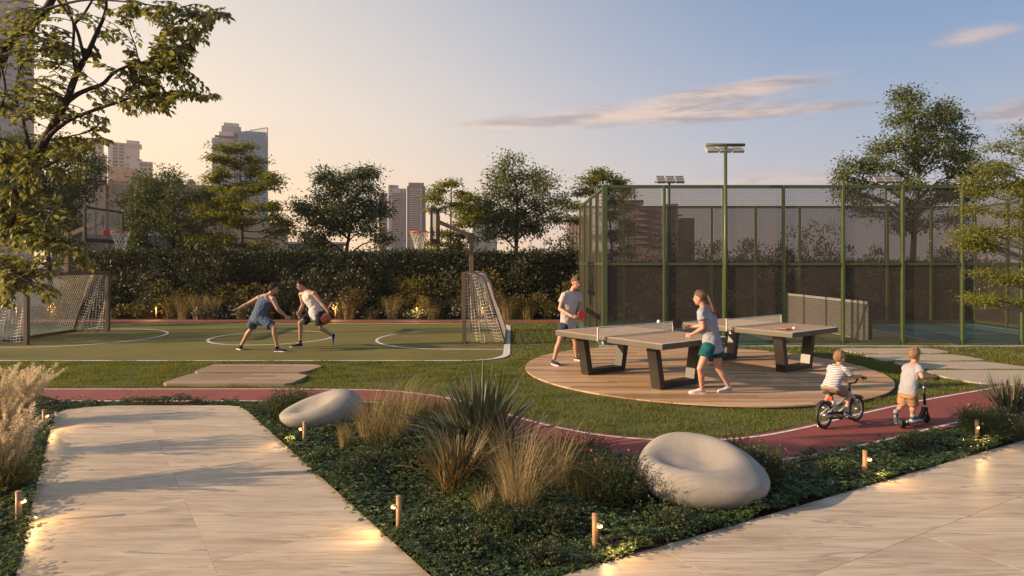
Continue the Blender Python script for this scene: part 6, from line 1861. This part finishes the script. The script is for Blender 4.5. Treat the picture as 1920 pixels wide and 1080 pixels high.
while x < 17:
    k = rb.choice([1, 1, 0, 2, 3]); lab, lf, fl, nf, gp = kinds[k]
    w = rb.uniform(.6, 1.1); h = rb.uniform(.55, 1.15) if k != 3 else rb.uniform(.35, .55)
    shrub('shrub', placed('front row ' + lab, x, 23.05), x, 23.05 + rb.uniform(-.12, .15), w, h, lf, 900, .08, fl, nf, gp, rb.randrange(999)); x += w * rb.uniform(.62, .9)
# taller flowering shrubs seen through the fence
for px, top, d in sorted(((1540, 425, 24.6), (1490, 445, 24.4), (1440, 430, 24.5), (1390, 455, 24.5), (1330, 450, 24.4), (1240, 445, 24.5), (1290, 465, 24.4), (1610, 470, 24.3), (1770, 462, 24.3), (1830, 455, 24.4), (1075, 440, 24.6), (1030, 452, 24.6), (560, 452, 24.6), (600, 455, 24.6), (240, 462, 24.6), (440, 464, 24.5), (505, 458, 24.6), (700, 463, 24.6), (765, 466, 24.5), (1000, 462, 24.6), (1050, 438, 24.7), (915, 466, 24.6), (380, 462, 24.6))):
    h = CAMZ - (top - HZ) * d / F
    shrub('tall_shrub', placed('tall pink flowering shrub', (px - 960) * d / F, d), (px - 960) * d / F, d, 1.25, h, M['lf_hedge'], 1700, .11, M['palepink'], 45, 'tall flowering shrubs above the hedge', px)

def grass_clump(name, label, x, y, h, rad, n, mat, width=.008, lean=(.1, .75), droop=.35, group=None, seed=0, plume=False, cat='grass', z0=0.0, seg=5, hvar=(.55, 1.1)):
    rs = np.random.RandomState(seed); t = thing(name, label, cat, (x, y, z0), 0, group)
    a0 = rs.uniform(0, 2 * np.pi, n); rr = rad * np.sqrt(rs.uniform(0, 1, n))
    base = np.stack([np.cos(a0) * rr, np.sin(a0) * rr, np.zeros(n)], 1)
    az = a0 + rs.normal(size=n) * .6; ln = rs.uniform(lean[0], lean[1], n) * (.35 + .65 * rr / rad); L_ = h * rs.uniform(hvar[0], hvar[1], n)
    V, I = blades_np(base, az, ln, L_, width * rs.uniform(.6, 1.3, n), droop, seg)
    me = np_mesh('blades', V, 3, I); o = link('blades', me, mat, t); o['kind'] = 'stuff'
    if plume:
        m = seg * 2 + 1; sel = rs.choice(n, int(n * .30), replace=False); tips = V.reshape(n, m, 3)[sel, -1]; pre = V.reshape(n, m, 3)[sel, -3]
        ax = nrm(tips - pre); k = 110
        u = rs.uniform(-.16, .03, (len(sel), k, 1)); pos = tips[:, None] + ax[:, None] * u * (1 + 0 * u) + rs.normal(size=(len(sel), k, 3)) * .008
        dr = ax[:, None] * .8 + rs.normal(size=(len(sel), k, 3)) * .6
        pos = pos.reshape(-1, 3); dr = dr.reshape(-1, 3)
        leaf_obj('plumes', pos, dr, rs.normal(size=pos.shape), rs.uniform(.012, .024, len(pos)), M['plume'], t, .45)['kind'] = 'stuff'
    return t
# grasses in the far border
for i, (px, d, h, m_) in enumerate(sorted([(345, 22.85, 1.0, 'straw'), (375, 22.8, 1.1, 'straw'), (398, 22.9, .95, 'straw'), (325, 23.0, .9, 'olivegrass'), (640, 22.9, .8, 'olivegrass'), (655, 22.8, .75, 'straw'), (735, 22.9, .9, 'straw'), (660, 23, .9, 'olivegrass'), (812, 22.8, .6, 'straw'), (950, 22.8, .95, 'straw'), (968, 22.9, .85, 'olivegrass'), (990, 22.8, .6, 'straw'), (700, 22.8, .45, 'olivegrass'), (110, 22.9, .9, 'straw'), (130, 23, .8, 'straw'), (560, 22.9, .6, 'olivegrass'), (455, 22.9, .6, 'straw'), (215, 22.9, .5, 'olivegrass'), (1690, 22.8, 1.0, 'straw'), (1720, 22.9, .9, 'straw'), (1780, 22.8, 1.0, 'olivegrass'), (1210, 22.9, .7, 'straw'), (1400, 22.8, .7, 'olivegrass'), (1530, 22.9, .8, 'straw'), (505, 22.9, .5, 'olivegrass'), (1030, 22.9, .6, 'olivegrass')])):
    grass_clump('ornamental_grass', placed('golden grass clump' if m_ == 'straw' else 'olive grass clump', (px - 960) * d / F, d), (px - 960) * d / F, d, h, .22, 170, M[m_], .016, (.05, .6), .25, ('golden' if m_ == 'straw' else 'olive') + ' grasses in the far border', i + 40, hvar=(.6, 1.1), seg=4)

# ---------------------------------------------------------------- foreground planting
def fg(px, py): g = G(px, py); return g.x, g.y
x, y = fg(735, 835); grass_clump('ornamental_grass', 'tall straw coloured grass right of the smaller pebble seat', x, y + .1, .74, .20, 330, M['straw'], .005, (.05, .95), .40, seed=1, hvar=(.35, 1.4))
x, y = fg(690, 840); grass_clump('ornamental_grass', 'upright tan grass touching the smaller pebble seat', x, y + .1, .70, .10, 240, M['straw'], .005, (.05, .8), .35, seed=2, hvar=(.35, 1.25))
x, y = fg(646, 845); grass_clump('ornamental_grass', 'thin pale tuft just in front of the smaller pebble seat', x, y, .36, .05, 110, M['straw'], .005, (.05, .45), .2, seed=3)
x, y = fg(762, 815); grass_clump('ornamental_grass', 'olive green grass behind the tall straw grass', x, y + .15, .62, .25, 420, M['olivegrass'], .006, (.05, .65), .35, seed=4)
x, y = fg(812, 800); grass_clump('ornamental_grass', 'olive grass just left of the big strappy plant', x, y + .15, .5, .25, 320, M['olivegrass'], .007, (.1, .7), .35, seed=5)
x, y = fg(1010, 985); grass_clump('ornamental_grass', 'large pale straw grass clump right of the big strappy plant', x - .15, y + .12, .70, .12, 330, M['straw'], .0042, (.08, .95), .40, seed=6, hvar=(.35, 1.45))
x, y = fg(1052, 950); grass_clump('ornamental_grass', 'straw grass clump second right of the big strappy plant', x - .05, y + .15, .66, .09, 200, M['straw'], .0042, (.08, .9), .35, seed=7, hvar=(.35, 1.4))
x, y = fg(908, 978); grass_clump('ornamental_grass', 'small bright straw tuft below the big strappy plant', x, y, .32, .045, 120, M['straw'], .005, (.1, .6), .2, seed=8)
x, y = fg(955, 960); grass_clump('ornamental_grass', 'long thin pale grass leaning left of the large straw clump', x, y + .15, .72, .09, 170, M['straw'], .004, (.08, .9), .35, seed=35, hvar=(.35, 1.4))
x, y = fg(1100, 950); grass_clump('ornamental_grass', 'green grassy clump left of the large pebble seat', x, y + .1, .45, .20, 420, M['olivegrass'], .005, (.05, .6), .3, seed=9)
# plumes at the left edge
for i, (px, py, h, lab) in enumerate([(2, 930, .74, 'pale plumed grass at the left edge, nearest the bottom'), (38, 800, .72, 'pale plumed grass behind the far left path light'), (-10, 860, .95, 'pale plumed grass cut by the left frame edge')]):
    x, y = fg(px, py); grass_clump('plume_grass', lab, x, y, h, .13, 300, M['straw'], .005, (.03, .42), .2, 'plumed grasses at the left edge', 20 + i, True)
x, y = fg(30, 800); grass_clump('ornamental_grass', 'thin green grass standing behind the plumes at the left', x, y, .70, .15, 120, M['olivegrass'], .004, (.05, .4), .2, seed=28)

# strappy plants: each leaf is a part
def flax(label, x, y, specs, seed, mat_a=None):
    t = thing('strappy_plant', label, 'plant', (x, y, 0)); rd = random.Random(seed)
    for n, L0, L1, lean0, lean1, wd, mt, r_, dx, dy in specs:
        for i in range(n):
            a = 2 * math.pi * rd.random(); le = rd.uniform(lean0, lean1); L_ = rd.uniform(L0, L1); w = wd * rd.uniform(.75, 1.2)
            b0 = Vector((dx + math.cos(a) * r_ * rd.random(), dy + math.sin(a) * r_ * rd.random(), 0)); h = Vector((math.cos(a), math.sin(a), 0)); s = Vector((-h.y, h.x, 0))
            tw = rd.uniform(-.6, .6); dr = rd.uniform(.0, .35) * (le + .3); vs = []; seg = 7
            for k in range(seg + 1):
                u = k / seg; c = b0 + h * (le * L_ * u ** 1.4) + Vector((0, 0, L_ * (u * math.sqrt(max(.05, 1 - (le * .7) ** 2)) - dr * max(0, u - .45) ** 2 * 2)))
                ww = w * (.55 + .45 * math.sin(min(1, u * 1.6) * math.pi / 2)) * (1 if u < .6 else max(0.0, 1 - ((u - .6) / .4) ** 1.6)) / 2
                ss = (s * math.cos(tw * u) + Vector((0, 0, 1)) * math.sin(tw * u)).normalized(); fold = (h * -.25 + Vector((0, 0, .0))) * ww
                if k == seg: vs.append(c)
                else: vs += [c - ss * ww - fold, c + fold * .8, c + ss * ww - fold]
            fs = []
            for k in range(seg - 1):
                q = 3 * k; fs += [(q, q + 1, q + 4, q + 3), (q + 1, q + 2, q + 5, q + 4)]
            q = 3 * (seg - 1); fs += [(q, q + 1, q + 3), (q + 1, q + 2, q + 3)]
            MB().add(vs, fs).build('leaf', M[mt], t)
    return t
x, y = fg(890, 890)
flax('big strappy plant with tall grey green leaves in the middle of the bed', x + .02, y + .25, [(170, .45, .88, .05, 1.05, .040, 'lf_flax', .20, .02, .12), (50, .75, 1.14, .02, .55, .042, 'lf_flax', .18, .02, .15), (60, .40, .66, .5, 1.3, .030, 'lf_flax', .18, .06, .1)], 3)
x, y = fg(848, 935)
flax('brownish strappy plant with arching leaves before the big one', x, y + .12, [(170, .28, .62, .05, .95, .015, 'lf_flaxbrown', .12, 0, 0), (70, .40, .72, .05, .8, .018, 'lf_flax', .12, 0, .05)], 4)
x, y = fg(1905, 790)
flax('strappy dark green plant at the right edge beside the track', x, y + .1, [(90, .40, .66, .05, .75, .026, 'lf_flax', .13, 0, 0)], 5)

def feathery(label, x, y, w, h, n, mat, seed, flowers=None, nf=0, name='feathery_shrub'):
    """bushy plant of many upright leafy shoots"""
    rs = np.random.RandomState(seed); t = thing(name, label, 'shrub', (x, y, 0))
    a = rs.uniform(0, 2 * np.pi, n); r = w * .34 * np.sqrt(rs.uniform(0, 1, n)); base = np.stack([np.cos(a) * r, np.sin(a) * r, np.zeros(n)], 1)
    ln = rs.uniform(.05, .75, n) * (.3 + .7 * r / (w * .34)); L_ = h * rs.uniform(.6, 1.12, n) * (1.0 - .25 * (r / (w * .34)) ** 2)
    az = a + rs.normal(size=n) * .5
    V, I = blades_np(base, az, ln, L_, np.full(n, .004), .15, 5)
    me = np_mesh('stems', V, 3, I); link('stems', me, mat, t)['kind'] = 'stuff'
    VV = V.reshape(n, 11, 3); k = 26
    u = rs.uniform(.25, 1.0, (n, k)) * 5; i0 = np.minimum(u.astype(int), 4); f = (u - i0)[..., None]
    ctr = np.concatenate([(VV[:, 0:10:2] + VV[:, 1:10:2]) / 2, VV[:, 10:11]], 1)
    c0_ = np.take_along_axis(ctr, i0[..., None].repeat(3, -1), 1); c1_ = np.take_along_axis(ctr, (i0 + 1)[..., None].repeat(3, -1), 1)
    pos = (c0_ * (1 - f) + c1_ * f).reshape(-1, 3); ax = nrm((c1_ - c0_).reshape(-1, 3))
    dr = ax * .8 + rs.normal(size=pos.shape) * .55
    leaf_obj('foliage', pos, dr, rs.normal(size=pos.shape), rs.uniform(.014, .030, len(pos)), mat, t, .28, .05)['kind'] = 'stuff'
    if nf:
        me = MB()
        for j in range(5):
            q = 2 * math.pi * j / 5; me.add([(0, 0, 0), (.009 * math.cos(q - .4), .009 * math.sin(q - .4), .004), (.014 * math.cos(q), .014 * math.sin(q), .006), (.009 * math.cos(q + .4), .009 * math.sin(q + .4), .004)], [(0, 1, 2, 3)])
        fm = me.mesh('flower'); fm.materials.append(flowers)
        for j in range(nf):
            tip = ctr[rs.randint(n), -1]; o = bpy.data.objects.new('flower', fm); COL.objects.link(o); o.parent = t; o.location = tip; o.rotation_euler = (R(60) + rs.uniform(-.5, .5), 0, rs.uniform(-.8, .8))
    return t
x, y = fg(1165, 965); feathery('dark feathery shrub dotted with pink flowers left of the large pebble seat', x, y + .25, .62, .44, 430, M['lf_shrub'], 11, M['pink'], 16)
x, y = fg(1090, 900); feathery('dark grey green shrub between the straw grass and the track', x, y + .2, .7, .40, 380, M['lf_shrub'], 12)
x, y = fg(1440, 935); feathery('feathery shrub with pink flowers right of the large pebble seat', x, y + .25, .60, .40, 430, M['lf_shrub'], 13, M['pink'], 18)
x, y = fg(1390, 900); feathery('feathery shrub with pink flowers behind the large pebble seat', x + .05, y + .15, .40, .38, 260, M['lf_shrub'], 14, M['pink'], 8)
x, y = fg(535, 790); feathery('round rosemary like bush left of the smaller pebble seat', x, y + .2, .62, .42, 430, M['lf_shrub'], 15, M['pink'], 3)
x, y = fg(1885, 835); feathery('grey green flowering bush at the right edge by the path light', x, y + .2, .72, .42, 480, M['lf_shrub'], 16, M['palepink'], 26)
x, y = fg(1850, 815); feathery('low wispy bush left of the right edge bush', x, y + .1, .45, .30, 260, M['lf_shrub'], 17)
x, y = fg(905, 950); feathery('dark bush filling the gap under the big strappy plant', x, y + .2, .55, .30, 300, M['lf_shrub'], 31)
x, y = fg(1010, 920); feathery('dark bush behind the pale straw clump', x, y + .25, .7, .42, 380, M['lf_shrub'], 32)
x, y = fg(780, 880); feathery('low dark bush left of the brownish strappy plant', x, y, .5, .22, 260, M['lf_shrub'], 33)
x, y = fg(820, 840); feathery('dark green bush between the straw grass and the big strappy plant', x, y + .15, .75, .40, 430, M['lf_shrub'], 18)
x, y = fg(730, 850); feathery('low silvery bush at the foot of the tall straw grass', x, y - .05, .5, .22, 260, M['lf_shrub'], 19)
x, y = fg(960, 995); feathery('low silvery bush at the foot of the pale straw clump', x, y, .5, .24, 280, M['lf_shrub'], 20)
x, y = fg(15, 935); feathery('small leafy bush at the left edge above the near path light', x - .05, y, .42, .34, 300, M['lf_yellow'], 21)
x, y = fg(1030, 1000); feathery('low wispy bush left of the terrace corner path light', x, y, .4, .20, 200, M['lf_shrub'], 22)

# ---------------------------------------------------------------- ground cover
BRp = BR; 
def bed_mask(X, Y):
    ytop = np.interp(X, BRp[:, 0], BRp[:, 1])
    ok = (Y < ytop - .055) & (Y > 3.0)
    ok &= ~inpoly(X, Y, TERR_L) & ~inpoly(X, Y, TERR_R)
    return ok
rs = np.random.RandomState(99)
def edge_pts(a, b_, m_):
    u = rs.uniform(0, 1, m_)[:, None]; p = np.array(a)[None] * (1 - u) + np.array(b_)[None] * u
    return p + rs.normal(size=(m_, 2)) * .035
def cover(n, x0, x1, y0, y1, size, name, extra=None):
    X = rs.uniform(x0, x1, n); Y = rs.uniform(y0, y1, n); ok = bed_mask(X, Y)
    low_ = np.zeros(n)
    if extra is not None:
        X = np.r_[X, extra[:, 0]]; Y = np.r_[Y, extra[:, 1]]; ok = np.r_[ok, (bed_mask(extra[:, 0], extra[:, 1]) | (rs.uniform(size=len(extra)) < .12))]; low_ = np.r_[low_, np.full(len(extra), .045)]
    ok &= np.abs(X) < Y * .86 + .3
    low_ = low_[ok]
    X, Y = X[ok], Y[ok]; n = len(X)
    hump = .045 + .045 * np.sin(X * 3.1 + 1) * np.sin(Y * 2.7) + .02 * np.sin(X * 9 + Y * 7)
    H = np.maximum(.008 + low_, hump + rs.gamma(2, .012, n)); k = 5
    c = np.stack([X, Y, H], 1); a = rs.uniform(0, 6.28, (n, 1)) + np.arange(k)[None] * 2 * np.pi / k + rs.normal(size=(n, k)) * .25
    tilt = nrm(rs.normal(size=(n, 3)) * .35 + np.array([[0, 0, 1]]))
    d = np.stack([np.cos(a), np.sin(a), rs.uniform(-.35, .45, (n, k))], 2)
    pos = np.repeat(c, k, 0); d = d.reshape(-1, 3); nn_ = np.repeat(tilt, k, 0)
    s = (size * rs.uniform(.6, 1.3, (n, 1)) * np.ones((n, k))).ravel()
    return leaf_obj(name, pos, d, nn_, s, M['lf_cover'], None, .58, .10, .1)
o = cover(80000, -6.5, 6.5, 3.3, 6.6, .026, 'ground_cover', np.concatenate([edge_pts(TERR_R[0], (5.2, 6.82), 2600), edge_pts((pL[10].x, pL[10].y), (pL[11].x, pL[11].y), 1500), edge_pts((pL[1].x, pL[1].y), (pL[2].x, pL[2].y), 900)])); tag(o, 'low dark leafy ground cover carpeting the near planting beds', 'ground cover', kind='stuff')
o = cover(64000, -9.0, 9.5, 6.6, 9.3, .034, 'ground_cover'); tag(o, 'low leafy ground cover in the beds beside the red track', 'ground cover', kind='stuff')

# small leafy mounds standing out of the ground cover
rm = random.Random(8)
for px, py, w_, h_, lab in ((640, 905, .20, .13, 'small leafy mound right of the walkway, below the thin pale tuft'), (800, 1000, .22, .12, 'small leafy mound right of the nearest walkway light'), (700, 880, .24, .14, 'leafy mound in the middle of the bed below the straw grass'),
                            (870, 1045, .24, .13, 'leafy mound at the bottom between the two terraces'), (1010, 1060, .20, .11, 'leafy mound at the bottom left of the terrace corner light'), (1250, 1000, .22, .13, 'leafy mound below the large pebble seat'),
                            (1560, 900, .22, .14, 'leafy mound left of the terrace edge light'), (1720, 855, .24, .14, 'leafy mound between the two terrace edge lights'), (600, 870, .18, .12, 'leafy mound beside the light in front of the smaller seat')):
    x, y = fg(px, py); shrub('leafy_mound', lab, x, y, w_ * 1.3, h_ * 1.5, M['lf_shrub'] if rm.random() < .5 else M['lf_cover'], 700, .024, None, 0, None, px)

# lawn blades
def lawn_mask(X, Y):
    yt = np.interp(X, TR[:, 0], TR[:, 1])
    ok = (Y > yt + .01) & (Y < 21.45)
    ok &= ~((X > CX0 - .02) & (X < CX1 + .02) & (Y > CY0 - .02) & (Y < CY1 + .02))
    ok &= ((X - DC[0]) ** 2 + (Y - DC[1]) ** 2 > (DR + .005) ** 2)
    ok &= ~((X > FX0 - .2) & (Y > FY0 - .30))
    for pl in PADP: ok &= ~inpoly(X, Y, pl)
    for pl in (pl1, pl2): ok &= ~inpoly(X, Y, [(p.x, p.y) for p in pl])
    return ok & (np.abs(X) < Y * .84 + .3)
def turf(n, y0, y1, L0, W0, nm, lab):
    X = rs.uniform(-13, 13, n); Y = rs.uniform(y0, y1, n); ok = lawn_mask(X, Y); X, Y = X[ok], Y[ok]; n = len(X)
    tuft = .72 + .45 * np.sin(X * 5.3 + 2 * np.sin(Y * 3.7)) * np.sin(Y * 6.1 + X)
    V, I = blades_np(np.stack([X, Y, np.full(n, .002)], 1), rs.uniform(0, 6.28, n), rs.uniform(.1, .9, n), L0 * tuft * rs.uniform(.6, 1.3, n), W0 * rs.uniform(.7, 1.3, n), .2, 2)
    me = np_mesh(nm, V, 3, I); o = link(nm, me, M['turf']); tag(o, lab, 'grass', kind='stuff')
turf(280000, 7.1, 10.6, .050, .0075, 'grass_blades', 'mown grass between the track and the round deck')
turf(210000, 10.6, 13.2, .055, .010, 'grass_blades', 'mown grass round the deck and stepping platforms')
turf(110000, 13.2, 21.4, .065, .018, 'grass_blades', 'mown grass between court, fence and far track')

# ================================================================== AIR
m = bpy.data.materials.new('haze_air'); m.use_nodes = True; m.node_tree.nodes.clear(); b = NB(m.node_tree)
vo = b.n('ShaderNodeVolumePrincipled'); vo.inputs['Density'].default_value = .00042; vo.inputs['Color'].default_value = (.93, .88, .84, 1); vo.inputs['Anisotropy'].default_value = .35
ou = b.n('ShaderNodeOutputMaterial'); b.link(vo.outputs[0], ou.inputs['Volume'])
hz_ = MB().box((0, 190, 46), (520, 420, 94)).build('haze', m); tag(hz_, 'thin warm evening haze between here and the city', 'haze', kind='stuff')
